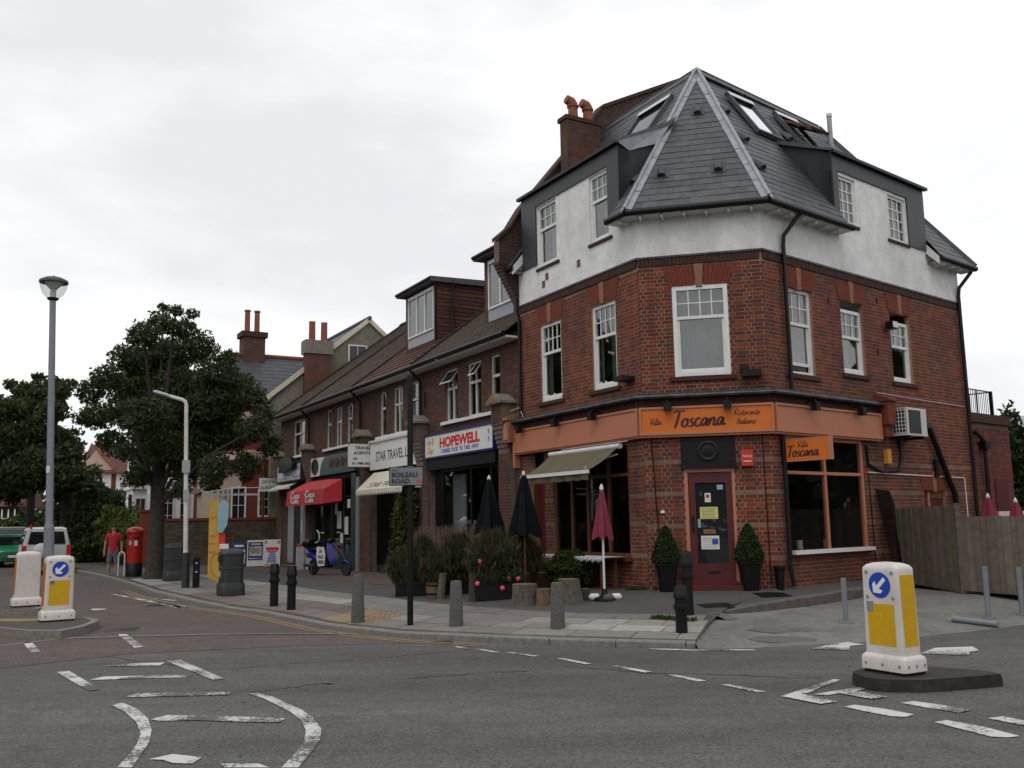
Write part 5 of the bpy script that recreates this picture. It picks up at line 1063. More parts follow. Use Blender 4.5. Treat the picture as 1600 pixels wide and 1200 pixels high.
# ------------------------------------------------------------------ houses beyond the row
def brickbox(t,name,F,a0,a1,b0,b1,z0,z1,m='redbrick'): return fbox(t,name,F,a0,a1,b0,b1,z0,z1,m)
HA=thing('roughcast_house','grey roughcast house with cream barge boards and slate roof behind the shop row','house',tuple(L.p(29,-2,.1)))
G=L.perp(25.6)
polyplate(HA,'gable_wall',G,[(-.24,.1),(-.24,7.2),(4.19,10.85),(8.6,7.2),(8.6,.1)],0,.2,'grey_cast')
for (a,z),(c,e_) in (((-.55,7.0),(4.19,10.95)),((4.19,10.95),(8.9,7.0))): polyplate(HA,'barge_board',G,[(a,z-.12),(c,e_-.12),(c,e_+.12),(a,z+.12)],-.12,.0,'cream')
wb=window(HA,G,3.25,4.05,8.9,9.72,d=0,style='grid',nx=2,ny=1,sill=False) if False else None
GW=Fr(*L.p(25.6,0,0)[:2],math.atan2(-L.n.y,-L.n.x),True); GW.n=-L.u
window(HA,GW,3.2,4.1,8.75,9.72,d=.06,style='grid',nx=2,ny=1,sill=False,fw=.06,g='glass_b')
rA=bpy.data.objects.new('roof',None); COL.objects.link(rA); rA.parent=HA
roofface(rA,[L.p(25.5,.35,6.95),L.p(34,.35,6.95),L.p(34,-4.19,10.97),L.p(25.5,-4.19,10.97)],[[]],[0],expo=.3,wid=.4,pal=[(.075,.078,.088),(.085,.088,.1),(.066,.069,.08)],rest='slates')
b=MB(); b.quad(L.p(25.5,-4.19,10.97),L.p(34,-4.19,10.97),L.p(34,-9,7),L.p(25.5,-9,7)); b.build('rear_slope',M['mossroof'],rA)
b=MB(); b.tube([L.p(25.4,-4.19,11.02),L.p(34,-4.19,11.02)],.1,6); b.build('ridge_tiles',M['mossroof'],rA)
brickbox(HA,'front_wall',L,25.8,34,-.4,.0,.1,7.0)
# cross wing with cream stone bay
brickbox(HA,'wing_wall',L,26.5,31.2,-.3,1.2,.1,7.25); 
for z,h in ((4.5,.4),(6.2,.35),(7.0,.3)): fbox(HA,'stone_band',L,26.45,31.2,-.25,1.26,z,z+h,'pinkcast')
polyplate(HA,'wing_gable',L,[(26.4,7.2),(28.9,9.2),(31.3,7.2)],1.05,1.2,'pinkcast')
roofface(rA,[L.p(26.2,1.5,7.1),L.p(26.2,-3.4,7.1),L.p(28.9,-3.4,9.45),L.p(28.9,1.5,9.45)],[[]],[0],expo=.3,wid=.4,pal=[(.05,.052,.062),(.058,.06,.07),(.045,.047,.055)],rest='slates')
b=MB(); b.quad(L.p(31.6,1.5,7.1),L.p(31.6,-3.4,7.1),L.p(28.9,-3.4,9.45),L.p(28.9,1.5,9.45)); b.build('far_slope',M['mossroof'],rA); b=MB(); b.tube([L.p(28.9,1.55,9.5),L.p(28.9,-3.4,9.5)],.1,6); b.build('ridge_tiles',M['terracotta'],rA)
b=MB(); b.quad(L.p(26.25,-.7,7.3),L.p(26.05,-.9,7.35),L.p(28.7,-3.2,9.5),L.p(28.9,-3.0,9.5)); b.build('valley_flashing',M['alum'],rA)
bstack(HA,L.at(28.9,.7),-.4,.4,-.9,.1,8.8,10.3,BROWNS); fbox(HA,'chimney_cap',L.at(28.9,.7),-.5,.5,-1.0,.2,10.3,10.55,'darkbrick')
for k in (-.6,-.15): q=L.at(28.9,.7).p(0,k,10.55); b=MB(); b.lathe([(.13,0),(.12,1.0),(.15,1.02),(.15,1.08)],WFr(q.x,q.y,q.z),12); b.build('chimney_pot',M['terracotta'],HA,smooth=True)
bstack(HA,L.at(25.2,-2.1),-.1,.45,-.15,.95,6.5,9.1,[(.17,.05,.03),(.14,.05,.03),(.1,.06,.04)]); fbox(HA,'chimney_head',L.at(25.2,-2.1),-.18,.53,-.23,1.03,9.1,9.7,'grey_cast')
for k in (.1,.65): q=L.at(25.2,-2.1).p(.17,k,9.7); b=MB(); b.lathe([(.15,0),(.14,.85),(.16,.87)],WFr(q.x,q.y,q.z),12); b.build('chimney_pot',M['terracotta'],HA,smooth=True)
def cwin(t,s,o0,o1,z0,z1,m='white',nx=2,ny=3):   # window in a side wall facing the camera
    F=Fr(*L.p(s,0,0)[:2],math.atan2(-L.n.y,-L.n.x),True); F.n=-L.u; return window(t,F,-o1,-o0,z0,z1,d=.02,style='grid',nx=nx,ny=ny,sill=False,fw=.07,m=m,g='glass')
fbox(HA,'stone_bay',L,26.55,30,1.2,2.35,.1,4.1,'pinkcast'); fbox(HA,'bay_cornice',L,26.4,30.1,1.1,2.5,4.1,4.28,'pinkcast'); cwin(HA,26.5,1.0,1.65,1.0,3.3); cwin(HA,26.47,-.05,.5,2.0,3.2)
for o in (1.75,1.95,2.15): pipe(HA,'bay_column',[L.p(26.5,o,.2),L.p(26.5,o,3.2)],.07,'pinkcast',8)
pipe(HA,'downpipe',[L.p(26.42,.3,7.2),L.p(26.42,.3,.2)],.06,'timber')
polyplate(HA,'porch_roof',L.perp(31),[(-2.3,3.2),(-2.5,3.1),(.0,4.5),(.0,4.7)],-2.0,2.5,'farred')
HB=thing('white_bay_house','red brick house with tall white bays glimpsed behind the street tree','house',tuple(L.p(42,-1,.1)))
brickbox(HB,'brick_wall',L,37,46,-5,1.0,.1,8); fbox(HB,'white_bay',L,37.8,41,1.0,2.9,.1,4.0,'white'); fbox(HB,'upper_bay',L,38,41,1.0,2.4,5.3,8.2,'white'); fbox(HB,'bay_cornice',L,37.6,41.2,.9,3.05,4.0,4.25,'white'); fbox(HB,'upper_wall',L,37.7,41,.95,2.2,4.25,5.3,'redbrick'); fbox(HB,'white_bay',L,36.9,37.4,-.6,.5,.1,4.2,'white')
for o0,o1,z0,z1 in ((1.25,1.75,1.5,3.6),(2.0,2.65,1.5,3.6),(1.3,1.7,5.6,7.3),(1.8,2.25,5.6,7.3)): cwin(HB,37.76 if z0<5 else 37.96,o0,o1,z0,z1)
cwin(HB,36.95,-.3,.4,1.5,3.5); cwin(HB,37.0,.0,.7,5.3,6.8)
for z in (4.6,6.9): fbox(HB,'stone_band',L,36.94,46,-4,1.06,z,z+.3,'white')
polyplate(HB,'roof',L.perp(36.8),[(-1.3,8),(1.9,11),(5.2,8)],0,9.5,'mossroof'); fbox(HB,'second_bay',L,46,49,1.2,2.95,.1,7.9,'white'); cwin(HB,45.96,1.4,2.05,1.2,3.4); cwin(HB,45.96,2.2,2.85,1.2,3.4); cwin(HB,45.96,1.5,2.1,5.2,7.0); cwin(HB,45.96,2.2,2.8,5.2,7.0); fbox(HB,'brick_band',L,45.95,49,1.18,2.97,4.1,4.9,'redbrick'); fbox(HB,'bay_cornice',L,45.8,49.2,1.1,3.1,3.9,4.1,'white'); fbox(HB,'second_roof',L,45.8,49.2,1.1,3.1,7.9,8.2,'lead_d')
def atY(px,py,Y): r=ray(px,py); return Vector((0,0,EYE))+r*(Y/r.y)
HC=thing('white_gabled_house','distant white rendered house with brown tiled roof and brick quoins','house',tuple(gz(170,832)) if False else tuple(atY(170,830,84)-Vector((0,0,0))))
c0=atY(128,760,84); CH=Fr(c0.x,c0.y,R_(8),False); k=84/1450
fbox(HC,'rendered_wall',CH,0,4.7,-6,0,.1,6.6,'white'); fbox(HC,'wall_wing',CH,4.72,6.5,-6,-.6,.1,6.6,'white'); fbox(HC,'brick_quoin',CH,2.5,2.9,-.1,.04,.1,6.4,'redbrick'); 
for s in (1.15,3.2,5.3): window(HC,CH,s,s+.75,3.9,5.7,d=.0 if s<5 else -.6,style='casement',nx=1,sill=True,fw=.08,top=.3,g='glass')
polyplate(HC,'roof',Fr(*CH.p(0,.4,0)[:2],CH.ang+math.pi/2,True),[(-.2,6.5),(3,9.3),(6.4,6.5)],-7.2,.2,'farred') ; polyplate(HC,'gable',CH,[(-.4,6.6),(1.2,8.6),(2.9,6.6)],.0,.3,'pinkcast'); polyplate(HC,'verge',CH,[(1.2,8.9),(2.9,6.9),(2.9,6.6),(1.2,8.6)],.25,.5,'terracotta'); fbox(HC,'red_panel',CH,4.6,5.4,-.5,.05,2.8,3.9,'farred')
HD=thing('red_roofed_house','low house with red tiled roof far along the left-hand street','house',tuple(atY(10,830,110)))
c0=atY(-40,800,110); HF=Fr(c0.x,c0.y,0,False); fbox(HD,'wall',HF,0,5.5,-5,0,.1,2.9,'pinkcast'); polyplate(HD,'roof',Fr(*HF.p(0,.5,0)[:2],math.pi/2,True),[(0,4.2),(0,4.35),(3,6.5),(6,4)],-5.7,.2,'farred')
for k in range(7): fbox(HD,'window_post',HF,.2+k*.75,.35+k*.75,0,.06,2.0,3.9,'white')
fbox(HD,'window_band',HF,0,5.5,-1,-.05,2.9,4.0,'dark'); polyplate(HD,'gable',HF,[(3.0,5.6),(4.6,8.4),(6.2,5.6)],-1,-.8,'terracotta')
HE=thing('green_domed_tower','distant roof with green copper cladding seen through the branches','building',tuple(atY(180,830,130)))
c0=atY(160,720,130); EF=Fr(c0.x,c0.y,0,False); fbox(HE,'tower_wall',EF,-1,6,-4,0,.1,9.6,'pinkcast'); polyplate(HE,'copper_roof',EF,[(-1.2,9.6),(.2,12.0),(4.8,12.2),(6.2,9.6)],-4,.2,'copper')
GB=thing('grey_roofed_building','plain brick building with shallow grey roof at the far right behind the terrace','building',tuple(atY(1590,800,48)))
c0=atY(1572,700,48); BF=Fr(c0.x,c0.y,R_(-8),False); fbox(GB,'wall',BF,-2,14,-8,0,.1,5.7,'darkbrick'); polyplate(GB,'roof',Fr(*BF.p(0,.4,0)[:2],BF.ang+math.pi/2,True),[(0,5.6),(4.5,7.0),(9,5.6)],-14.2,2.2,'lead')
# garden wall across the end of the row
GWl=thing('garden_wall','dark stock brick garden wall with red coping behind the advertising boards','wall',tuple(L.p(25.2,2.5,.1)))
F=Fr(*L.p(25.15,0,0)[:2],math.atan2(L.n.y,L.n.x),False); F.n=-L.u
o=fbox(GWl,'wall_core',F,.0,5.05,-.2,-.006,.0,1.88,'mortar_d'); bricks(o,F,0,5.05,.06,1.86,[],STOCKS); fbox(GWl,'coping',F,-.05,5.1,-.24,.04,1.88,1.98,'redbrick'); fbox(GWl,'end_pier',F,5.05,5.4,-.3,.06,0,2.25,'redbrick'); fbox(GWl,'pier_cap',F,5.0,5.45,-.34,.1,2.25,2.33,'redbrick')
GW2=thing('low_garden_wall','low brick garden wall under the hedge behind the standing man','wall',tuple(L.p(33,5.3,.1))); o=fbox(GW2,'wall_core',L,26.5,42,5.2,5.4,.0,1.05,'mortar_d'); bricks(o,L.at(0,5.406),26.5,42,.05,1.0,[],STOCKS); fbox(GW2,'coping',L,26.4,42.1,5.14,5.46,1.05,1.13,'darkbrick')
# ------------------------------------------------------------------ foliage
GREENS=[(.045,.064,.024),(.062,.084,.032),(.034,.05,.02),(.085,.108,.044),(.054,.07,.034)]
def leaves(blobs,n,size,pal=GREENS,up_=0.,seed=1,stretch=1.7,shell=.5):
    rg=np.random.default_rng(seed); B=[(np.array(c,float),np.array(r,float)) for c,r in blobs]; wt=np.array([r.prod()**.75 for c,r in B]); wt/=wt.sum()
    idx=rg.choice(len(B),n,p=wt); C_=np.array([c for c,r in B])[idx]; Rr=np.array([r for c,r in B])[idx]
    d=rg.normal(size=(n,3)); d/=np.linalg.norm(d,axis=1)[:,None]
    lump=1+.22*np.sin(d[:,0]*5+idx*1.7)*np.sin(d[:,1]*4+idx)+.12*np.sin(d[:,2]*9+idx*2.3)
    rad=(shell+(1-shell)*rg.random(n)**.6)*lump; sp=rg.random(n)<.05; rad[sp]*=1.16
    P=C_+d*Rr*rad[:,None]
    a=rg.normal(size=(n,3)); a[:,2]+=up_*3; a/=np.linalg.norm(a,axis=1)[:,None]
    b=np.cross(a,rg.normal(size=(n,3))); b/=np.linalg.norm(b,axis=1)[:,None]
    s=size*rg.uniform(.6,1.35,n)[:,None]; a=a*s*stretch/2; b=b*s/2
    V=np.stack([P-a,P+b*.8-a*.1,P+a,P-b*.8-a*.1],1).reshape(-1,3)
    pc=np.array(pal)[rg.integers(0,len(pal),n)]*rg.uniform(.75,1.25,n)[:,None]
    # older inner leaves and fresh outer tips differ in colour by clump
    pc=np.repeat(np.concatenate([pc,np.ones((n,1))],1),4,0)
    return V,pc
def leafobj(name,blobs,n,size,parent=None,pal=GREENS,m='leaf',kind=None,**k):
    V,pc=leaves(blobs,n,size,pal,**k); off=np.array(wloc(parent)) if parent else 0
    me=bpy.data.meshes.new(name); N4=len(V); me.vertices.add(N4); me.vertices.foreach_set('co',(V-off).astype(np.float32).ravel())
    me.loops.add(N4); me.loops.foreach_set('vertex_index',np.arange(N4,dtype=np.int32)); me.polygons.add(N4//4); me.polygons.foreach_set('loop_start',np.arange(0,N4,4,dtype=np.int32)); me.polygons.foreach_set('loop_total',np.full(N4//4,4,np.int32))
    me.update(calc_edges=True); at=me.color_attributes.new('Col','FLOAT_COLOR','POINT'); at.data.foreach_set('color',pc.astype(np.float32).ravel()); me.materials.append(M[m])
    return link(name,me,parent,kind)
def blobset(c,r,n,sub,seed):
    rg=random.Random(seed); out=[]
    for i in range(n):
        z=rg.uniform(-.8,1); t=rg.uniform(0,6.283); q=math.sqrt(max(0,1-z*z))*rg.uniform(.55,.95); f=rg.uniform(.75,1.2)
        out.append(((c[0]+r[0]*q*math.cos(t),c[1]+r[1]*q*math.sin(t),c[2]+r[2]*z*.8),(sub*f,sub*f,sub*f*.8)))
    return out
def tree(name,label,base,trunkr,forkz,blobs,n,size,seed,group='street trees',pal=GREENS,limbs=7):
    t=thing(name,label,'tree',tuple(base),group); b=MB(); rg=random.Random(seed); bx_,by_,bz=base
    b.tube([(bx_,by_,bz-.05),(bx_+.01,by_,bz+.25),(bx_+.03,by_+.02,bz+1.2),(bx_+.02,by_,bz+forkz),(bx_+.1,by_,bz+forkz+1.2)],[trunkr*1.6,trunkr*1.15,trunkr,trunkr*.9,trunkr*.6],12); b.build('trunk',M['bark'],t,smooth=True)
    for i,(c,r) in enumerate(blobs[2:limbs:max(1,limbs//9)]):
        b=MB(); p0=Vector((bx_,by_,bz+forkz*rg.uniform(.75,1.05))); p2=Vector(c); p1=p0.lerp(p2,.5)+Vector((0,0,.35)); b.tube([p0,p0.lerp(p1,.6),p1,p2,p2+(p2-p1)*.05],[trunkr*.38,trunkr*.3,trunkr*.22,trunkr*.12,.01],6); b.build('limb',M['bark'],t,smooth=True)
    leafobj('crown',blobs,n,size,t,pal,seed=seed,shell=.3); return t
c=lambda px,py,Y: tuple(atY(px,py,Y))
c_=lambda px,py,Y: c(px,py,Y)[:2]+(.1,)
b1=drop(240,905)
def px_blobs(lst,Y0,dy,seed):   # crown clumps: where each sits in the crown, with its own depth
    rg=random.Random(seed); out=[]
    for px,py,r_ in lst:
        Y=Y0+rg.uniform(-dy,dy); q=atY(px,py,Y); k_=Y/FPX; f=rg.uniform(.84,1.12); out.append(((q.x,q.y,q.z),(r_*k_*f,r_*k_*f*1.1,r_*k_*f*.78)))
    return out
T1=[(250,505,26),(285,515,28),(225,525,30),(310,545,30),(265,555,36),(200,560,32),(168,590,30),(142,612,22),(230,600,38),(290,600,40),(340,585,34),(370,605,30),(395,625,28),(330,640,42),(270,650,40),(200,645,38),(152,650,26),(128,655,16),(175,690,26),(240,690,34),(300,695,36),(360,680,38),(400,670,30),(420,700,22),(340,730,28),(385,725,26),(290,740,24),(225,720,24),(410,645,22),(300,490,12),(275,485,12),(355,560,18),(385,745,14),(265,775,10),(255,480,10),(430,690,14),(195,705,20),(110,600,12),(250,570,44),(270,620,50),(230,650,46),(310,660,46),(345,620,44),(210,610,40),(260,700,40),(300,720,34),(215,745,20),(330,755,22),(280,765,18)]
tree('street_tree','broad dark leaved street tree on the pavement beside the red pillar box',(b1.x,b1.y,b1.z),.23,2.8,px_blobs(T1,28.8,2.3,4),72000,.078,3,limbs=38)
bl=px_blobs([(75,620,30),(50,640,34),(84,642,24),(55,680,42),(88,690,34),(30,690,34),(108,712,24),(80,730,44),(40,740,36),(108,745,28),(125,750,16),(60,590,12),(22,640,18),(85,598,16),(40,612,18),(98,612,14),(140,760,18),(100,770,24)],45,2.2,12)
tree('street_tree','round topped tree behind the silver car, its trunk just right of the tall lamp post',c_(103,832,45),.33,3.3,bl,26000,.15,21)
bl=px_blobs([(10,640,26),(-15,670,40),(20,690,36),(0,730,40),(30,745,30),(-30,700,40),(45,700,22),(15,600,10),(-20,620,20),(55,755,18),(20,770,22)],48,2,33)
tree('street_tree','tree at the left edge with a thin straight trunk over the parked cars',c_(45,832,48),.2,3.4,bl,18000,.15,34)
HG=[(.03,.045,.012),(.04,.055,.015),(.022,.034,.012)]
def bush(name,label,blobs,n,size,pal=GREENS,seed=5,group=None,cat='bush',**k):
    cc=np.mean([b_[0] for b_ in blobs],0); t=thing(name,label,cat,(float(cc[0]),float(cc[1]),gh(float(cc[0]),float(cc[1]))),group); leafobj('foliage',blobs,n,size,t,pal,seed=seed,**k)
    b=MB(); b.tube([(cc[0],cc[1],t.location.z),(cc[0],cc[1],cc[2])],[.05,.03],6); b.build('stem',M['bark'],t); return t
YG=[(.08,.1,.02),(.1,.12,.03),(.06,.09,.02)]
bush('garden_bush','large dark clipped bush behind the standing man',[(c(150,815,44),(1.3,1.3,1.3)),(c(160,800,45),(1.2,1,1.1)),(c(130,840,43.5),(1.0,1,1.0)),(c(150,855,43),(1.2,1,.8))],9000,.13,HG,6)
bush('garden_bush','yellow green bush over the garden wall behind the pillar box',[(c(190,822,41),(1.2,1,.8)),(c(205,840,40),(1.0,1,.9)),(c(178,835,41),(.8,.8,.8)),(c(222,850,39),(.9,.9,.8))],7000,.13,YG,7)
bush('garden_bush','low pale green bush between the two left-hand trunks',[(c(60,822,60),(1.9,1.2,1.2)),(c(30,830,60),(1.8,1.2,1.0)),(c(90,830,58),(1.5,1,1.2))],4000,.2,[(.06,.085,.025),(.05,.075,.02)],8)
bush('garden_bush','tall feathery shrub in front of the white gabled house',[(c(135,775,50),(1.0,1,1.6)),(c(120,800,50),(1.2,1,1.4)),(c(160,785,52),(.8,.8,1.0))],6000,.15,[(.05,.075,.022),(.06,.085,.03)],9)
bush('tall_evergreen','dark evergreen tree beside the grey roofed building at the right edge',[(c(1583,720,40),(.8,.8,2.0)),(c(1580,780,40),(.9,.9,1.6)),(c(1590,700,41),(.6,.6,.8))],5000,.16,HG,10,cat='tree')
def ring():  # unseen trees, added so the window glass reflects dark foliage instead of sky
    out=[]; rg=random.Random(2)
    for k in range(48):
        a=R_(50+271*k/48); r_=rg.uniform(46,58); h=rg.uniform(4,6.5); out.append(((r_*math.sin(a),r_*math.cos(a),h),(4.5,4.5,h+.5)))
    for k in range(8): a=R_(300+3*k); out.append(((47*math.sin(a),47*math.cos(a),6.5),(4,4,6.5)))
    for a,r_ in ((324,3.2),(326.5,2.4),(322,4)): out.append(((47*math.sin(R_(a)),47*math.cos(R_(a)),5.5),(r_,r_,5.5)))  # extra clumps just outside the camera view, added to darken the shop glass
    return out
o=leafobj('unseen_treeline',ring(),36000,1.1,None,HG,kind='stuff',seed=44); o['label']='unseen line of trees across the road, added to darken the window reflections'
o=leafobj('far_woods',[((x,210+random.uniform(-8,8),5),(13,6,random.uniform(5.5,8))) for x in range(-190,160,14)],16000,1.2,None,HG,kind='stuff',seed=45); o['label']='far line of trees closing the view'
# ------------------------------------------------------------------ traffic islands and bollards
il=thing('traffic_island','rounded grey kerbed traffic island under the front left-hand bollard','traffic island',tuple(gz(75,980)))
tp=[gz(x,y,.13) for x,y in ((-90,974),(0,981),(50,985.5),(95,985.5),(130,979),(150,972),(155,968),(138,964),(100,965),(0,968.5),(-90,968))]
b=MB(); b.slab(tp,.2); b.build('kerb_edge',M['kerb'],il); cx=sum(tp,Vector())/len(tp); b=MB(); b.slab([cx+(p-cx)*.86+Vector((0,0,.006)) for p in tp],.05); b.build('infill',M['tar'],il)
b=MB(); b.slab([gz(x,y,.145) for x,y in ((-90,968.6),(20,970.5),(62,969.5),(64,967),(0,967),(-90,966.5))],.03); b.build('tactile_strip',M['yellowl'],il)
i2=thing('traffic_island','second kerbed island with the plain white bollard beyond the crossing gap','traffic island',tuple(gz(20,955)))
tp=[gz(x,y,.13) for x,y in ((-120,957),(60,951),(66,948),(60,945),(-60,945))]; b=MB(); b.slab(tp,.2); b.build('kerb_edge',M['kerb'],i2); cx=sum(tp,Vector())/len(tp); b=MB(); b.slab([cx+(p-cx)*.85+Vector((0,0,.006)) for p in tp],.05); b.build('infill',M['tar'],i2)
i3=thing('traffic_island','dark rubber traffic island with curved edge under the right-hand bollard','traffic island',tuple(gz(1440,1060)))
tp=[gz(x,y,.12) for x,y in ((1331,1049.5),(1338,1054),(1352,1058.5),(1380,1061.5),(1440,1062.5),(1500,1058.5),(1566,1053),(1545,1048.5),(1470,1042),(1410,1040),(1360,1042.5),(1338,1046))]
b=MB(); cx=sum(tp,Vector())/len(tp); b.slab([cx+(p-cx)*.985 for p in tp],.14); b.slab([p-Vector((0,0,.03)) for p in tp],.11); b.build('rubber_kerb',M['rubber'],i3)
def rrect(w_,d_,z,r,n=4):
    out=[]
    for cx_,cy_,a0 in ((w_/2-r,d_/2-r,0),(-w_/2+r,d_/2-r,90),(-w_/2+r,-d_/2+r,180),(w_/2-r,-d_/2+r,270)):
        for k in range(n+1): a=R_(a0+90*k/n); out.append((cx_+r*math.cos(a),cy_+r*math.sin(a),z))
    return out
def whitebollard(label,loc,rot,front=True,tag4=False,sticker=False):
    t=thing('illuminated_bollard',label,'bollard',loc,'white plastic traffic bollards',rot); B=lambda b,n,m,p=t,**k:b.build(n,M[m],p,local=True,**k)
    b=MB(); b.loft([rrect(.53,.35,.03,.03),rrect(.53,.35,.14,.03),rrect(.51,.33,.165,.03),rrect(.46,.28,.185,.025)]); B(b,'base','bollw',smooth=True)
    b=MB(); b.loft([rrect(.50,.32,0,.03),rrect(.50,.32,.03,.03)]); B(b,'base_plate','black')
    b=MB(); b.loft([rrect(.455,.275,.18,.025),rrect(.445,.27,.6,.025),rrect(.435,.265,1.0,.03),rrect(.43,.26,1.035,.03),rrect(.39,.23,1.065,.05),rrect(.28,.16,1.085,.06),rrect(.1,.06,1.092,.02)]); body=B(b,'body','bollw',smooth=True)
    b=MB()
    for x in (-.2,0,.2): b.box(W0,x-.012,x+.012,-.178,-.172,.075,.1)
    for y in (-.12,0,.12): b.box(W0,.262,.268,y-.012,y+.012,.075,.1); b.box(W0,-.268,-.262,y-.012,y+.012,.075,.1)
    B(b,'bolts','steel_b',kind='stuff')
    yf=-.1395
    if front:
        b=MB(); b.prism(WFr(0,0,0),[(.128*math.cos(R_(k*12)),.865+.128*math.sin(R_(k*12))) for k in range(30)],yf,yf+.006); d=B(b,'blue_disc','bluedisc',body)
        b=MB(); cx_,cz=-.005,.86; rt=lambda u,v:(cx_+(u-v)*.7071,cz+(u+v)*.7071)
        b.prism(WFr(0,0,0),[rt(.10,.02),rt(.10,-.02),rt(-.02,-.02),rt(-.02,-.07) if False else rt(-.025,-.02),rt(-.005,-.065),rt(-.045,-.065),rt(-.10,0),rt(-.045,.065),rt(-.005,.065),rt(-.025,.02)],yf-.003,yf); B(b,'white_arrow','whitetx',d)
        b=MB(); b.prism(WFr(0,0,0),[(-.165,.27),(.155,.27),(.155,.68),(-.165,.68)],yf,yf+.01); B(b,'yellow_panel','yellow',body)
        for x in (-.155,.15):
            for z in (.74,.99): b=MB(); b.prism(WFr(0,0,0),[(x+.018*math.cos(R_(k*36)),z+.018*math.sin(R_(k*36))) for k in range(10)],yf,yf+.008); B(b,'screw','steel',body)
    if tag4:
        b=MB(); b.box(W0,-.15,-.08,yf-.003,yf,.61,.68); B(b,'number_tag','steel',body)
        tx=text(body,'number','4',Fr(0,0,0,False),-.135,.62,0,.075,'blacktx',local=True)
        for v in tx.data.vertices: x,y,z=v.co; v.co=(x,yf-.005,z)
    if sticker: b=MB(); b.box(W0,-.17,-.09,yf-.003,yf,.60,.70); B(b,'peeling_tag','steel',body)
    b=MB(); b.box(W0,.22,.2275,-.10,.10,.27,.97); B(b,'side_panel','yellow',body); b=MB(); b.box(W0,-.2275,-.22,-.10,.10,.25,.97); B(b,'side_strip','orangestrip',body)
    return t
q=gz(1398,1050,.12); whitebollard('white keep-left bollard with blue arrow disc and two yellow panels on the rubber island',(q.x,q.y,.12),R_(-60),sticker=True)
q=gz(88,970,.135); whitebollard('white bollard with blue arrow disc and a small number 4 tag on the left-hand island',(q.x,q.y,.135),R_(36),tag4=True)
q=gz(40,947.5,.135); whitebollard('plain white bollard without a sign on the island behind',(q.x,q.y,.135),R_(36),front=False)
def iron(px,py,h,label):
    p=drop(px,py); t=thing('iron_bollard',label,'bollard',tuple(p),'black cast iron bollards'); b=MB(); s=h/.8
    b.lathe([(.085,-.05),(.085,.0),(.08,.45*s),(.1,.455*s),(.105,.49*s),(.1,.525*s),(.082,.53*s),(.08,.60*s)],W0,18); b.build('shaft',M['iron'],t,smooth=True,local=True)
    b=MB(); b.lathe([(.08,.60*s),(.098,.61*s),(.1,.67*s),(.09,.69*s),(.088,.76*s),(.075,.79*s),(.03,.80*s)],W0,18); b.build('cap',M['iron'],t,smooth=True,local=True); return t
iron(1066,1002,.76,'black ringed iron bollard at the kerb, nearest to the road'); iron(1076,962,.98,'black iron bollard directly in front of the red entrance door'); iron(455,954,.86,'black iron bollard on the left-hand pavement, right one of the pair'); iron(428,948,.86,'black iron bollard on the left-hand pavement, left one of the pair')
def conc(px,py,h,label):
    p=drop(px,py); t=thing('concrete_bollard',label,'bollard',tuple(p),'tapered concrete bollards'); b=MB(); b.lathe([(.115,-.05),(.115,0),(.085,h-.02),(.07,h),(.03,h+.004)],W0,16); b.build('shaft',M['concrete'],t,smooth=True,local=True); 
    b=MB(); b.lathe([(.16,0),(.15,.012),(.12,.016)],W0,14); b.build('cement_collar',M['apron'],t,local=True)
conc(872,997,.79,'tapered concrete bollard in front of the cut logs'); conc(713,990,.79,'tapered concrete bollard in front of the pink flowers'); conc(559,974,.79,'tapered concrete bollard beside the buff tactile paving')
def spost(px,py,pt,label,lean=0):
    p=drop(px,py); h=EYE+ray(px,pt).z/ray(px,pt).y*p.y-p.z; t=thing('steel_post',label,'post',tuple(p),'grey steel posts'); b=MB(); b.tube([(0,0,-.05),(-lean,0,h)],.042,12); b.build('tube',M['steel_b'],t,smooth=True,local=True); b=MB(); b.lathe([(.11,0),(.1,.02)],W0,12); b.build('foot',M['apron'],t,local=True)
spost(1322,973,903,'grey steel post left of the right-hand bollard'); spost(1545,966,885,'grey steel post with pale cement foot before the board fence',0); spost(1598,961,886,'grey steel post at the right edge of the view')
p,q=drop(1488,972),drop(1560,981); t=thing('fallen_post','grey steel post lying flat on the concrete apron','post',tuple(p)); b=MB(); b.tube([p+Vector((0,0,.05)),q+Vector((0,0,.05))],.045,10); b.build('tube',M['steel_b'],t,smooth=True)
# street name sign
p=drop(641,978); t=thing('street_name_sign','grey BOILEAU ROAD street name plate on a tall black post','street sign',tuple(p))
ht=EYE+ray(638,587).z/ray(638,587).y*p.y; b=MB(); b.tube([p,(p.x,p.y,ht)],.048,12); b.build('post',M['black'],t,smooth=True)
r0=ray(610,745); r1=ray(661,745); zz=lambda px,py:EYE+ray(px,py).z/ray(px,py).y*p.y
NF=Fr(p.x,p.y-.06,0,False); x0,x1=r0.x/r0.y*p.y-p.x,r1.x/r1.y*p.y-p.x; z1,z0=zz(635,731),zz(635,758)
fbox(t,'plate_frame',NF,x0-.012,x1+.012,-.006,.012,z0-.012,z1+.012,'black'); fbox(t,'plate',NF,x0,x1,.012,.02,z0,z1,'nameplate'); text(t,'lettering','BOILEAU',NF,x0+.025,z0+.125,.021,.105,'blacktx',bold=.004); text(t,'lettering','ROAD',NF,x0+.025,z0+.025,.021,.105,'blacktx',bold=.004); text(t,'lettering','W5',NF,x1-.1,z0+.03,.021,.07,'redtx',bold=.002); text(t,'lettering','New',NF,x0+.03,z1-.06,.021,.05,'greenp')
fbox(t,'clamp',NF,-.06,.06,-.01,.0,z1-.02,z1+.02,'steel')
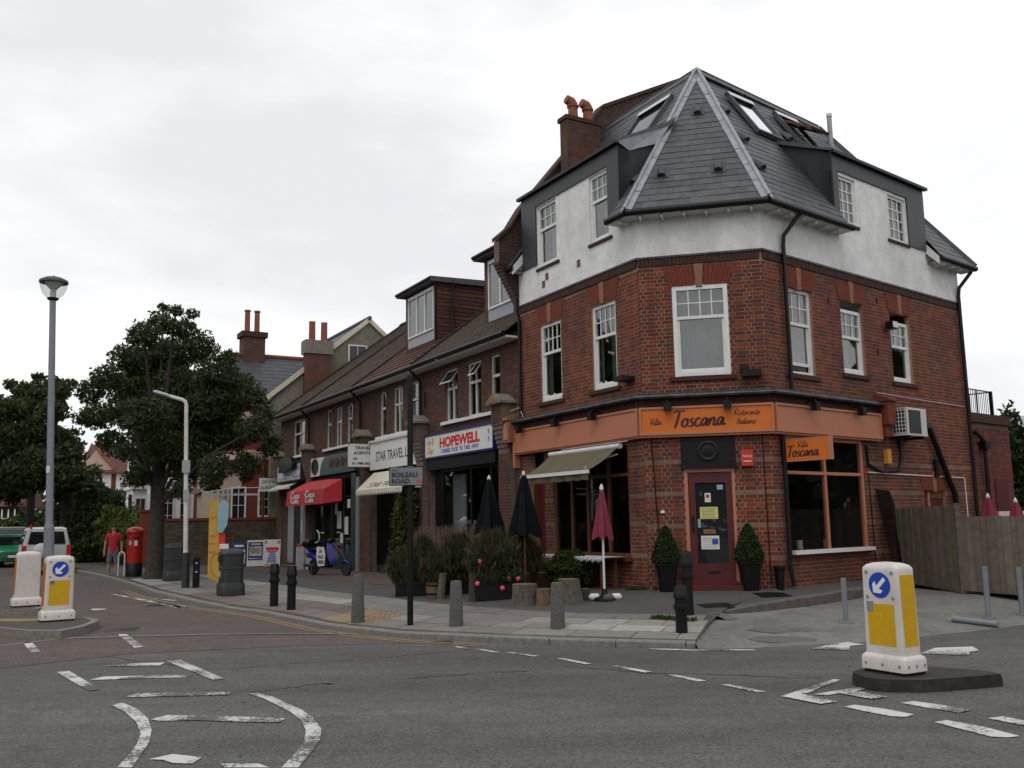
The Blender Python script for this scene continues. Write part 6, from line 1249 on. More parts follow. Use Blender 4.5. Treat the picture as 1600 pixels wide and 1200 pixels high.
# lamp posts
B0=Vector((-8.02,16.3,.12)); T0=atY(82.5,470,16.3); t=thing('street_lamp','tall grey street lamp with an upturned glass bowl head','lamp post',tuple(B0),'street lamps')
b=MB(); d_=(T0-B0); b.tube([B0,B0+d_*.28],.085,12); b.tube([B0+d_*.28,B0+d_*.3,T0],[.085,.062,.052],12); b.build('post',M['steel_b'],t,smooth=True); fbox(t,'number_plate',WFr(*(B0+d_*.46)),-.03,.03,-.075,-.065,-.06,.06,'paper')
b=MB(); b.lathe([(.05,0),(.09,.02),(.1,.05),(.06,.06)],WFr(*T0),20); b.build('collar',M['black'],t,smooth=True); b=MB(); b.lathe([(.1,.05),(.17,.12),(.215,.22),(.235,.34)],WFr(*T0),24); M['bowl']=glass('lamp_bowl_glass',clear=1,rough=.2); b.build('glass_bowl',M['bowl'],t,smooth=True); b=MB(); b.lathe([(.245,.33),(.24,.37),(.15,.42),(.03,.44),(.02,.46)],WFr(*T0),24); b.build('cap',M['lead_d'],t,smooth=True); b=MB(); b.lathe([(.05,.06),(.05,.2),(.16,.32),(.17,.335)],WFr(*T0),14); b.build('lamp_insert',M['white'],t,smooth=True)
B0=drop(290,919); T0=atY(291,632,B0.y); t=thing('street_lamp','white painted street lamp with a short bent arm on a dark base','lamp post',tuple(B0),'street lamps'); d_=T0-B0
b=MB(); b.tube([B0,B0+d_*.19],.1,12); b.build('base',M['bumper'],t,smooth=True); hd=atY(240,612,B0.y); el=T0+Vector((-.12,0,.13))
b=MB(); b.tube([B0+d_*.19,B0+d_*.2,T0,T0+Vector((-.03,0,.08)),el,el.lerp(hd,.45)],[.07,.062,.05,.05,.05,.045],12); b.build('post',M['whitew'],t,smooth=True)
b=MB(); m_=el.lerp(hd,.42); ax=(hd-m_).normalized(); b.loft([[p_+Vector((0,s_[0]*w_,s_[1]*h_)) for s_ in ((-1,0),(-.6,1),(.6,1),(1,0),(.5,-.8),(-.5,-.8))] for p_,w_,h_ in ((m_,.06,.04),(m_.lerp(hd,.2),.12,.06),(m_.lerp(hd,.8),.12,.06),(hd,.05,.03))]); b.build('lantern',M['signgrey'],t,smooth=True)
for f,w_,h_ in ((.655,.1,.16),(.5,.07,.14)): q=B0+d_*f; fbox(t,'sign_plate',WFr(q.x,q.y,q.z,R_(20)),-w_,w_,-.1,-.085,-h_,h_,'signgrey')
# bins, pillar box, stand
def bin_(px,py,h,label,rot):
    p=drop(px,py); s=h/1.1; t=thing('litter_bin',label,'litter bin',tuple(p),'grey litter bins',rot); B=lambda b,n,m,**k:b.build(n,M[m],t,local=True,**k)
    rr_=lambda w_,z:[(x*s,y*s,z_*s) for x,y,z_ in rrect(w_,w_*.95,z,.12,5)]
    b=MB(); b.loft([rr_(.60,0),rr_(.61,.05),rr_(.60,.28),rr_(.57,.31)]); B(b,'base','plastic',smooth=True); b=MB(); b.loft([rr_(.53,.30),rr_(.53,.62),rr_(.55,.63),rr_(.55,.66),rr_(.53,.67),rr_(.54,.98)]); B(b,'body','plastic',smooth=True); b=MB(); b.loft([rr_(.57,.97),rr_(.57,1.0),rr_(.5,1.06),rr_(.3,1.1),rr_(.27,1.1)]); B(b,'lid','plastic',smooth=True)
    b=MB(); b.box(W0,-.19*s,.19*s,-.275*s,-.25*s,.80*s,.93*s); B(b,'opening','dark'); b=MB(); b.box(W0,-.09*s,.09*s,-.272*s,-.255*s,.45*s,.58*s); B(b,'logo_plate','signgrey')
bin_(360,931,1.06,'grey ribbed litter bin with domed lid beside the yellow totem',R_(-60)); bin_(271,908,1.08,'grey litter bin between the tree trunk and the white lamp post',R_(120))
p=drop(306,919); t=thing('black_post','short square black post with two white studs next to the white lamp','bollard',tuple(p)); fbox(t,'post',WFr(*p,.3),-.085,.085,-.085,.085,-.02,.78,'black'); b=MB(); [b.box(WFr(*p,.3),-.02,.02,-.095,-.085,z,z+.03) for z in (.4,.62)]; b.build('studs',M['whitetx'],t)
p=drop(209,901); t=thing('pillar_box','red cylindrical post box with black base and domed cap under the street tree','post box',tuple(p)); B=lambda b,n,m,**k:b.build(n,M[m],t,local=True,**k)
b=MB(); b.lathe([(.25,-.02),(.25,.42),(.235,.44)],W0,28); B(b,'base','black',smooth=True); b=MB(); b.lathe([(.235,.44),(.235,1.36),(.25,1.37)],W0,28); bd=B(b,'body','postred',smooth=True); b=MB(); b.lathe([(.25,1.37),(.285,1.39),(.285,1.46),(.27,1.48),(.2,1.54),(.05,1.58),(.02,1.585)],W0,28); B(b,'cap','postred',smooth=True)
fr_=WFr(0,0,0,R_(25)); b=MB(); b.box(fr_,-.1,.1,-.245,-.2,1.22,1.26); b.build('slot',M['dark'],bd,local=True); b=MB(); b.box(fr_,-.04,.06,-.243,-.2,.98,1.14); b.build('notice',M['paper'],bd,local=True); b=MB(); b.box(WFr(0,0,0,R_(-15)),-.05,.05,-.243,-.2,1.0,1.14); b.build('notice',M['signgrey'],bd,local=True)
p=drop(188,900); t=thing('cycle_stand','bent steel hoop between the man and the pillar box','cycle stand',tuple(p)); pipe(t,'hoop',[p+Vector((-.08,0,0)),p+Vector((-.08,0,.62)),p+Vector((-.05,0,.74)),p+Vector((.03,0,.78)),p+Vector((.1,0,.72)),p+Vector((.12,0,.6)),p+Vector((.12,0,0))],.025,'alum',10)
# yellow totem
p=drop(342,921); t=thing('information_totem','yellow curved banner totem with a pale blue panel and a grey cross arm','street totem',tuple(p)); TF=WFr(p.x,p.y,p.z,R_(12))
pipe(t,'post',[p,p+Vector((0,0,2.3))],.045,'steel'); b=MB(); b.prism(TF,[(-.27,.3),(-.02,.18),(.06,.4),(.09,1.0),(.06,1.8),(-.05,2.2),(-.28,2.2)],-.09,-.05); bn=b.build('banner',M['ybanner'],t)
for z in (1.75,1.3,1.1,.9): fbox(bn,'print_band',TF,-.26,-.1,-.094,-.09,z,z+.05,'orangestrip')
b=MB(); b.tube([TF.p(-.08+.13*math.cos(R_(k*20)),-.094,.62+.27*math.sin(R_(k*20))) for k in range(15)],.01,5); b.build('printed_loop',M['orangestrip'],bn); b=MB(); b.prism(TF,[(-.06,1.4),(.06,1.4),(.17,1.6),(.2,2.1),(.1,2.22),(0,2.2),(-.07,2.05)],-.14,-.1); b.build('blue_panel',M['cyan'],t); fbox(t,'red_panel',TF,-.03,.12,-.1,-.06,1.05,1.38,'redtx'); fbox(t,'white_knob',TF,.0,.22,-.2,-.12,1.0,1.12,'paper')
b=MB(); b.box(TF,-.42,.9,-.05,.05,2.32,2.37); b.tube([TF.p(-.42,0,2.4),TF.p(.2,0,2.5),TF.p(.95,0,2.52)],.012,5); b.build('cross_arm',M['steel'],t)
# advertising boards
def aboard(px,py,w_,h,m,label,bandm,n):
    p=drop(px,py); t=thing('advertising_board',label,'advertising board',tuple(p),'advertising boards',R_(8)); B=lambda b,nm,mm,par=t:b.build(nm,M[mm],par,local=True)
    class TL: left=True; ang=0
    TL.p=staticmethod(lambda a,bb,cc:Vector((a,bb+cc*.16,cc))); b=MB(); b.box(TL,-w_/2,w_/2,0,.03,.03,h); fp=B(b,'front_panel',m); 
    class TB: left=True; ang=0
    TB.p=staticmethod(lambda a,bb,cc:Vector((a,bb+.34-cc*.16,cc))); b=MB(); b.box(TB,-w_/2,w_/2,0,.03,.0,h); B(b,'rear_panel','plastic')
    for (a,c_,z0,z1,mm) in bandm: b=MB(); b.box(TL,a*w_,c_*w_,-.004,0,z0*h,z1*h); B(b,'print',mm,fp)
aboard(372,886,.55,.92,'blue','blue advertising board, the one farthest left and partly behind the bin',[(-.3,.3,.82,.9,'paper'),(-.3,.42,.12,.7,'paper'),(-.2,.35,.5,.56,'bluetx'),(-.2,.35,.3,.4,'bluetx')],0)
aboard(398,886,.62,1.0,'paper','advertising board with an orange block between dark blue bands',[(-.44,.44,.25,.93,'blue'),(-.36,.36,.42,.76,'paper'),(-.3,.3,.5,.72,'orangestrip'),(-.3,.3,.82,.88,'paper'),(-.36,.36,.3,.34,'paper')],0)
aboard(424,886,.62,1.02,'paper','white advertising board with red and blue lines, the rightmost of the row',[(-.46,-.3,.85,.95,'orangestrip'),(.3,.46,.85,.95,'orangestrip'),(-.36,.4,.6,.72,'redtx'),(-.3,.32,.54,.58,'redtx')]+[(-.3+.03*k,.3-.02*k,.16+.065*k,.2+.065*k,'bluetx') for k in range(6)]+[(-.4,.4,.06,.1,'redtx')],0)
# ------------------------------------------------------------------ scooter and sale board
pr,pf=drop(490,897),drop(541,896); pr=pr*.985; pf=pf*.955; pr.z=gh(pr.x,pr.y); pf.z=pr.z; ax=pf-pr; ax.z=0; rot=math.atan2(ax.y,ax.x); t=thing('motor_scooter','blue and black motor scooter with an ON SALE HERE board parked by the green shop','scooter',tuple(pr),None,rot); B=lambda b,n,m,p=t,**k:b.build(n,M[m],p,local=True,**k)
wb=max(ax.length,1.2)
class SS: left=True; ang=0
SS.p=staticmethod(lambda a,bb,cc:Vector((a,bb,cc)))
for x in (0,wb):
    b=MB(); ring_=[]
    for k in range(20):
        a=2*math.pi*k/20; ring_.append(Vector((x+.185*math.cos(a),0,.235+.185*math.sin(a))))
    b.tube(ring_+[ring_[0]],.055,8,cap=False); wh=B(b,'tyre','tyre',smooth=True); b=MB(); b.prism(SS,[(x+.14*math.cos(R_(k*30)),.235+.14*math.sin(R_(k*30))) for k in range(12)],-.03,.03); B(b,'rim','plastic',wh)
ring2=lambda x,z,w_,h:[Vector((x,w_*math.cos(R_(k*30)),z+h*math.sin(R_(k*30)))) for k in range(12)]
b=MB(); b.loft([ring2(-.36,.68,.03,.03),ring2(-.25,.66,.13,.09),ring2(.0,.6,.17,.14),ring2(.25,.5,.15,.13),ring2(.4,.42,.1,.08)]); B(b,'rear_fairing','sblue',smooth=True); b=MB(); b.loft([ring2(-.32,.78,.08,.03),ring2(-.1,.8,.15,.05),ring2(.2,.77,.14,.05),ring2(.42,.74,.09,.03)]); B(b,'seat','black',smooth=True)
b=MB(); b.loft([ring2(.28,.30,.14,.05),ring2(.6,.27,.16,.04),ring2(.85,.3,.15,.05)]); B(b,'floor_board','black',smooth=True); b=MB(); b.loft([[Vector((x_,y,z)) for y,x_ in ((-w_,x0_),(0,x0_+.1),(w_,x0_),(0,x0_-.03))] for x0_,z,w_ in ((1.0,.32,.12),(.98,.55,.2),(.9,.8,.2),(.82,1.0,.1))]); B(b,'leg_shield','sblue',smooth=True)
b=MB(); b.tube([(wb,0,.235),(wb-.14,0,.62),(.84,0,1.02)],.035,8); B(b,'fork','plastic'); b=MB(); b.tube([(.74,-.3,1.02),(.82,-.12,1.06),(.82,.12,1.06),(.74,.3,1.02)],.02,7); B(b,'handlebar','black'); b=MB(); b.loft([ring2(.78,1.05,.05,.04),ring2(.86,1.05,.13,.08),ring2(.95,1.02,.1,.07)]); B(b,'headlamp_cowl','black',smooth=True); b=MB(); b.loft([ring2(wb-.2,.4,.08,.03),ring2(wb,.46,.09,.03),ring2(wb+.18,.38,.07,.02)]); B(b,'mudguard','sblue',smooth=True)
for sy in (-1,1): b=MB(); b.tube([(.8,sy*.22,1.05),(.84,sy*.3,1.25)],.008,5); mr=B(b,'mirror_stalk','black'); b=MB(); b.lathe([(.001,-.01),(.06,-.01),(.06,.01),(.001,.012)],WFr(.84,sy*.3,1.29),12); B(b,'mirror','alum',mr)
b=MB(); b.loft([ring2(-.42,.92,.1,.03),ring2(-.38,.95,.18,.14),ring2(-.1,.95,.18,.14),ring2(-.06,.93,.1,.04)]); B(b,'top_box','black',smooth=True); b=MB(); b.tube([(.1,-.02,.98),(.22,-.02,1.0),(.3,-.02,1.1),(.28,-.02,1.28),(.16,-.02,1.36)],.018,6); B(b,'windscreen_rail','alum'); b=MB(); b.tube([(.1,-.15,.25),(.15,-.2,.0),(.25,-.2,.0)],.02,6); B(b,'stand','plastic'); b=MB(); b.tube([(-.25,-.12,.3),(.2,-.14,.28)],.05,8); B(b,'exhaust','plastic')
b=MB(); b.box(SS,-.38,-.33,-.06,.06,.5,.62); B(b,'plate','plate')
b=MB(); b.prism(SS,[(.42,.86),(.76,.86),(.84,.62),(.80,.30),(.48,.28),(.40,.55)],-.2,-.18); brd=B(b,'sale_board','paper')
for i,s_ in enumerate(('ON','SALE','HERE')):
    tx=text(brd,'lettering',s_,Fr(0,0,0,False),.49 if i else .53,.68-.16*i,0,.14,'blacktx',bold=.006,width=(.16,.27,.29)[i],local=True)
    for v in tx.data.vertices: x,y,z=v.co; v.co=(x,-.203,z)
q=drop(468,890)
for k,lab in ((0,'tall white carton with an orange top by the end shop doors, farther from the scooter'),(1,'tall white carton with an orange top by the end shop doors, nearer the scooter')):
    f_=WFr(q.x+.3*k,q.y+.1*k,q.z,R_(20)); t=thing('display_carton',lab,'carton',(q.x+.3*k,q.y+.1*k,q.z),'cartons by the shop doors'); fbox(t,'carton_body',f_,-.12,.12,-.1,.1,0,.78,'cloth'); b=MB(); b.loft([[f_.p(x,y,.78) for x,y in ((-.12,-.1),(.12,-.1),(.12,.1),(-.12,.1))],[f_.p(x,y,.9) for x,y in ((-.1,-.03),(.1,-.03),(.1,.03),(-.1,.03))]]); b.build('carton_top',M['terracotta'],t)
# ------------------------------------------------------------------ vehicles
def ringpts(x,hw,zs):   # zs: sill, waist, belt, roof ; hw: half widths
    (h0,h1,h2,h3),(z0,z1,z2,z3)=hw,zs; return [(x,-h0,z0),(x,-h1,z1),(x,-h2,z2),(x,-h3,z3-.03),(x,-h3*.8,z3),(x,h3*.8,z3),(x,h3,z3-.03),(x,h2,z2),(x,h1,z1),(x,h0,z0)]
def car(name,label,loc,rot,paint,st,wheels,wr,glassq,extras,group='cars parked along the street'):
    t=thing(name,label,'car',tuple(loc),group,rot); B=lambda b,n,m,p=t,**k:b.build(n,M[m],p,local=True,**k)
    b=MB(); b.loft([ringpts(*s_) for s_ in st]); body=B(b,'body',paint,smooth=True)
    for x in wheels:
        for sy in (-1,1):
            b=MB(); W=max(s_[1][0] for s_ in st); F_=Fr(0,0,0,False); b.prism(SS,[(x+wr*math.cos(R_(k*18)),wr+wr*math.sin(R_(k*18))) for k in range(20)],sy*(W-.2),sy*(W+.01)); w_=B(b,'wheel','tyre'); b=MB(); b.prism(SS,[(x+wr*.6*math.cos(R_(k*30)),wr+wr*.6*math.sin(R_(k*30))) for k in range(12)],sy*(W+.01),sy*(W+.02)); B(b,'rim','steel',w_)
    for nm,q,m in glassq: b=MB(); b.quad(*q); B(b,nm,m,body)
    for nm,a,m in extras: b=MB(); b.box(SS,*a); B(b,nm,m,body)
    return t
# x forward (length), so the rear is at -x
ST=[(-1.9,(.72,.78,.74,.62),(.45,.7,1.05,1.66)),(-1.8,(.76,.82,.79,.64),(.3,.7,1.05,1.7)),(.3,(.76,.83,.8,.64),(.28,.7,1.05,1.72)),(.75,(.76,.83,.8,.66),(.28,.7,1.05,1.62)),(1.25,(.76,.82,.79,.7),(.3,.7,1.0,1.1)),(1.9,(.74,.78,.74,.66),(.35,.65,.92,.98)),(1.98,(.6,.66,.62,.55),(.45,.62,.85,.88))]
v=gz(50,899); sv=R_(119.8)
car('parked_car','silver compact off-road car with a spare wheel cover, seen from behind',(v.x-.6,v.y+1.9,0),sv,'silver',ST,(-1.25,1.25),.33,
 [('rear_window',[(-1.925,-.62,1.1),(-1.925,.62,1.1),(-1.91,.54,1.55),(-1.91,-.54,1.55)],'carglass'),('side_window',[(-1.7,.815,1.1),(.5,.82,1.1),(.3,.68,1.58),(-1.6,.68,1.58)],'carglass'),('side_window',[(-1.7,-.815,1.1),(.5,-.82,1.1),(.3,-.68,1.58),(-1.6,-.68,1.58)],'carglass')],
 [('tail_lamp',(-1.94,-1.88,-.81,-.66,.72,1.06),'lampred'),('tail_lamp',(-1.94,-1.88,.66,.81,.72,1.06),'lampred'),('bumper',(-2.0,-1.86,-.8,.8,.38,.58),'bumper'),('number_plate',(-2.01,-2.0,-.5,-.0,.46,.56),'plate'),('roof_rail',(-1.5,.4,-.6,-.56,1.72,1.76),'black'),('roof_rail',(-1.5,.4,.56,.6,1.72,1.76),'black'),('wing_mirror',(.45,.6,.82,1.0,1.05,1.22),'bumper'),('roof_light',(-1.92,-1.88,.5,.58,1.66,1.8),'lampred')])
sc_=SC.objects[-1] if False else None
pc=[o for o in SC.objects if o.name=='parked_car'][0]; b=MB(); b.loft([[Vector((x,.18+r_*math.cos(R_(k*20)),.88+r_*math.sin(R_(k*20)))) for k in range(18)] for x,r_ in ((-1.93,.26),(-2.04,.26),(-2.07,.21))]); b.build('spare_wheel_cover',M['silver'],pc,local=True,smooth=True)
SH=[(-1.9,(.68,.74,.7,.6),(.35,.6,.9,1.0)),(-1.75,(.74,.8,.78,.62),(.25,.6,.92,1.36)),(-.3,(.76,.82,.8,.62),(.22,.6,.92,1.42)),(.35,(.76,.82,.8,.66),(.22,.6,.92,1.3)),(.95,(.76,.81,.78,.72),(.22,.58,.86,.95)),(1.8,(.72,.76,.72,.66),(.25,.52,.76,.82)),(1.95,(.6,.66,.62,.5),(.3,.5,.66,.7))]
v=gz(-42,889); car('parked_car','green hatchback facing the junction at the far left',(v.x+.3,v.y+2.0,0),sv+math.pi+R_(8),'cgreen',SH,(-1.2,1.25),.29,
 [('windscreen',[(.98,-.7,.965),(.98,.7,.965),(.36,.6,1.31),(.36,-.6,1.31)],'carglass'),('side_window',[(-1.5,.83,.98),(.6,.825,.98),(.2,.68,1.3),(-1.3,.66,1.3)],'carglass'),('side_window',[(-1.5,-.83,.98),(.6,-.825,.98),(.2,-.68,1.3),(-1.3,-.66,1.3)],'carglass')],
 [('headlamp',(1.84,1.93,-.68,-.42,.58,.72),'lampclear'),('headlamp',(1.84,1.93,.42,.68,.58,.72),'lampclear'),('grille',(1.93,1.96,-.35,.35,.52,.62),'bumper'),('bumper_slot',(1.93,1.965,-.5,.5,.34,.44),'bumper'),('number_plate',(1.965,1.975,-.26,.26,.44,.54),'paper'),('wing_mirror',(.55,.7,.8,.98,.95,1.08),'cgreen'),('wing_mirror',(.55,.7,-.98,-.8,.95,1.08),'cgreen')])
v=gz(-26,892); car('parked_car','small grey car half hidden between the green car and the silver one',(v.x-1.5,v.y+5.4,0),sv+math.pi,'cgrey',SH,(-1.2,1.25),.29,
 [('windscreen',[(.98,-.7,.965),(.98,.7,.965),(.36,.6,1.31),(.36,-.6,1.31)],'carglass'),('side_window',[(-1.5,.83,.98),(.6,.825,.98),(.2,.68,1.3),(-1.3,.66,1.3)],'carglass')],[('headlamp',(1.84,1.93,-.68,-.42,.58,.72),'lampclear'),('headlamp',(1.84,1.93,.42,.68,.58,.72),'lampclear')])
v=gz(12,868); car('parked_car','dark grey people carrier parked behind the green hatchback',(v.x,v.y,0),sv+R_(60),'cgrey',[(s_[0]*1.1,s_[1],(s_[2][0],s_[2][1],s_[2][2],s_[2][3])) for s_ in ST],(-1.35,1.35),.32,
 [('side_window',[(-1.8,.82,1.1),(.5,.83,1.1),(.3,.68,1.58),(-1.7,.68,1.58)],'carglass'),('side_window',[(-1.8,-.82,1.1),(.5,-.83,1.1),(.3,-.68,1.58),(-1.7,-.68,1.58)],'carglass')],[('roof_rail',(-1.6,.4,-.6,-.56,1.72,1.77),'alum'),('roof_rail',(-1.6,.4,.56,.6,1.72,1.77),'alum')])
# ------------------------------------------------------------------ standing man
def skin(name,vs_,es,rs_,m,parent):
    me=bpy.data.meshes.new(name+'_cage'); me.from_pydata(vs_,es,[]); o=bpy.data.objects.new(name+'_cage',me); COL.objects.link(o)
    o.modifiers.new('s','SKIN'); sk=me.skin_vertices[0].data if me.skin_vertices else None
    if sk is None: bm=None
    for i,r_ in enumerate(rs_): sk[i].radius=(r_,r_) if not isinstance(r_,tuple) else r_; sk[i].use_root=(i==0)
    ss_=o.modifiers.new('ss','SUBSURF'); ss_.levels=2; bpy.context.view_layer.update(); dg=bpy.context.evaluated_depsgraph_get(); nm=bpy.data.meshes.new_from_object(o.evaluated_get(dg)); bpy.data.objects.remove(o); nm.materials.clear(); nm.materials.append(M[m]); nm.name=name
    nm.polygons.foreach_set('use_smooth',[True]*len(nm.polygons)); return link(name,nm,parent)
p=drop(175,902); man=thing('person','man in a red t-shirt and grey shorts standing on the kerb beside the pillar box','person',tuple(p),None,R_(18))
V_=[(0,0,.93),(0,0,1.12),(0,-.01,1.32),(0,0,1.46),(0,-.01,1.52),(0,-.02,1.6),(0,-.02,1.7)]; E_=[(0,1),(1,2),(2,3),(3,4),(4,5),(5,6)]; RR=[(.15,.11),(.145,.105),(.16,.11),(.09,.08),(.055,.055),(.075,.085),(.07,.08)]
for sx in (-1,1):
    n=len(V_); V_+=[(sx*.17,0,1.43),(sx*.25,.01,1.16),(sx*.27,-.04,.92),(sx*.275,-.06,.82),(sx*.27,-.07,.76)]; E_+=[(2,n),(n,n+1),(n+1,n+2),(n+2,n+3),(n+3,n+4)]; RR+=[.062,.045,.036,(.03,.042),(.022,.03)]
    n=len(V_); V_+=[(sx*.09,0,.86),(sx*.11,-.01,.5),(sx*.12,.01,.3),(sx*.125,.02,.09),(sx*.14,-.1,.04)]; E_+=[(0,n),(n,n+1),(n+1,n+2),(n+2,n+3),(n+3,n+4)]; RR+=[.095,.062,.06,.04,(.045,.03)]
skin('body',V_,E_,RR,'skin',man)
def fingers(sx):
    for k in range(4): b=MB(); x=sx*.27+(-.03+.02*k)*.6; b.tube([(x,-.07+.012*k-.02,.77),(x,-.085+.012*k-.02,.72),(x,-.075+.012*k-.02,.685+.006*abs(k-1))],[.010,.009,.007],6); b.build('finger',M['skin'],man,local=True,smooth=True)
    b=MB(); b.tube([(sx*.25,-.1,.83),(sx*.235,-.125,.78),(sx*.238,-.13,.74)],[.012,.011,.008],6); b.build('thumb',M['skin'],man,local=True,smooth=True)
fingers(-1); fingers(1)
V_=[(0,0,.74),(0,0,1.1),(0,-.01,1.3),(0,0,1.44)]; E_=[(0,1),(1,2),(2,3)]; RR=[(.185,.145),(.17,.13),(.185,.13),(.11,.09)]
for sx in (-1,1): n=len(V_); V_+=[(sx*.17,0,1.43),(sx*.235,.005,1.22)]; E_+=[(2,n),(n,n+1)]; RR+=[.085,.075]
skin('t_shirt',V_,E_,RR,'redcloth',man)
V_=[(0,0,1.04),(0,0,.84)]; E_=[(0,1)]; RR=[(.165,.125),(.165,.125)]
for sx in (-1,1): n=len(V_); V_+=[(sx*.1,0,.72),(sx*.115,-.01,.44)]; E_+=[(1,n),(n,n+1)]; RR+=[.115,.1]
skin('shorts',V_,E_,RR,'greycloth',man)
b=MB(); b.lathe([(.078,1.63),(.088,1.68),(.082,1.74),(.05,1.775),(.01,1.785)],WFr(0,.005,0),14); b.build('hair',M['hair'],man,local=True,smooth=True)
for sx in (-1,1):
    b=MB(); b.lathe([(.004,-.01),(.011,0),(.004,.01)],WFr(sx*.03,-.092,1.66),8); b.build('eye',M['hair'],man,local=True); b=MB(); b.lathe([(.012,-.025),(.02,0),(.012,.028)],WFr(sx*.085,-.01,1.64),8); b.build('ear',M['skin'],man,local=True,smooth=True)
    b=MB(); b.loft([[(sx*.13+x,y,z) for x,y,z in ((-.05,yy,0),(.05,yy,0),(.045,yy,h),(-.045,yy,h))] for yy,h in ((.09,.07),(0,.09),(-.1,.06),(-.17,.03))]); b.build('shoe',M['bumper'],man,local=True,smooth=True)
b=MB(); b.tube([(0,-.095,1.665),(0,-.118,1.63),(0,-.1,1.622)],[.01,.016,.012],8); b.build('nose',M['skin'],man,local=True,smooth=True); b=MB(); b.tube([(-.028,-.092,1.588),(0,-.1,1.585),(.028,-.092,1.588)],.007,6); b.build('mouth',M['terracotta'],man,local=True)
# ------------------------------------------------------------------ plants, logs, parasols in front of the restaurant
def topiary(px,py,label):
    p=drop(px,py); t=thing('topiary_tree',label,'potted tree',tuple(p),'cone topiary trees by the door'); b=MB(); b.loft([rrect(.26,.26,0,.05),rrect(.36,.36,.46,.06),rrect(.4,.4,.47,.06),rrect(.4,.4,.52,.06),rrect(.34,.34,.52,.06)]); b.build('pot',M['potblack'],t,local=True)
    V,pc=[],[]; rg=np.random.default_rng(int(px)); n=5200; z=rg.random(n)**1.25; r_=.31*np.clip(1-z,0,1)**.55*(1-.2*z)*(1-.5*np.exp(-z*22))*(.8+.22*rg.random(n)); th=rg.random(n)*6.283
    P=np.stack([r_*np.cos(th),r_*np.sin(th),.5+z*.68],1); a=rg.normal(size=(n,3)); a/=np.linalg.norm(a,axis=1)[:,None]; bb=np.cross(a,rg.normal(size=(n,3))); bb/=np.linalg.norm(bb,axis=1)[:,None]; a*=.026; bb*=.014
    V=np.stack([P-a,P+bb,P+a,P-bb],1).reshape(-1,3); pal=np.array([(.03,.055,.016),(.045,.075,.022),(.025,.04,.013)]); pc=np.repeat(np.concatenate([pal[rg.integers(0,3,n)]*rg.uniform(.8,1.3,n)[:,None],np.ones((n,1))],1),4,0)
    b=MB(); b.v=[tuple(x) for x in V]; b.f=[(4*i,4*i+1,4*i+2,4*i+3) for i in range(n)]; b.m=[0]*n; b.build('foliage',M['leaf'],t,cols=pc,local=True); b=MB(); b.lathe([(.2,.5),(.19,.7),(.12,.95),(.02,1.12)],W0,10); b.build('inner_growth',M['hedge'],t,local=True)
topiary(1043,924,'clipped cone topiary in a black pot left of the red door'); topiary(1173,922,'clipped cone topiary in a black pot right of the red door')
p=drop(1220,921); t=thing('small_planter','small narrow black planter by the drainpipe right of the door','planter',tuple(p)); b=MB(); b.lathe([(.07,0),(.09,.36),(.11,.37),(.11,.41),(.08,.41)],WFr(*p),14); b.build('pot',M['potblack'],t,smooth=True); b=MB(); b.lathe([(.05,.38),(.06,.43),(.02,.46)],WFr(*p),10); b.build('soil',M['bark'],t)
# brushwood screen
p0,p1=drop(648,920),drop(868,917); t=thing('brushwood_screen','dry brushwood screen panel leaning behind the potted plants','screen',tuple(p0.lerp(p1,.5))); b=MB(); cols=[]; n=1300
for i in range(n):
    f=random.random(); q=p0.lerp(p1,f)+Vector((0,random.uniform(-.08,.08),0)); h=random.uniform(1.1,1.42)*(1 if f<.8 else 1.03); ln=-.02-.42*max(0,(f-.5)*2)**1.3+random.uniform(-.07,.07); q2=q+Vector((ln,random.uniform(-.05,.05),h)); r_=random.uniform(.004,.009); b.tube([q,q.lerp(q2,.5)+Vector((random.uniform(-.02,.02),0,0)),q2],[r_,r_*.8,r_*.4],3,cap=False)
b.build('sticks',M['heather'],t,kind='stuff')
for k in (.3,.75): b=MB(); b.tube([p0+Vector((-.0,-.1,k)),p1+Vector((-.42*k,-.1,k))],.008,4); b.build('tie_wire',M['steel'],t)
b=MB(); q=drop(866,918); b.tube([q,atY(834,832,q.y-.1)],.022,6); b.build('end_pole',M['heather'],t)
DG=[(.034,.05,.02),(.045,.06,.024),(.028,.04,.018),(.055,.06,.028)]
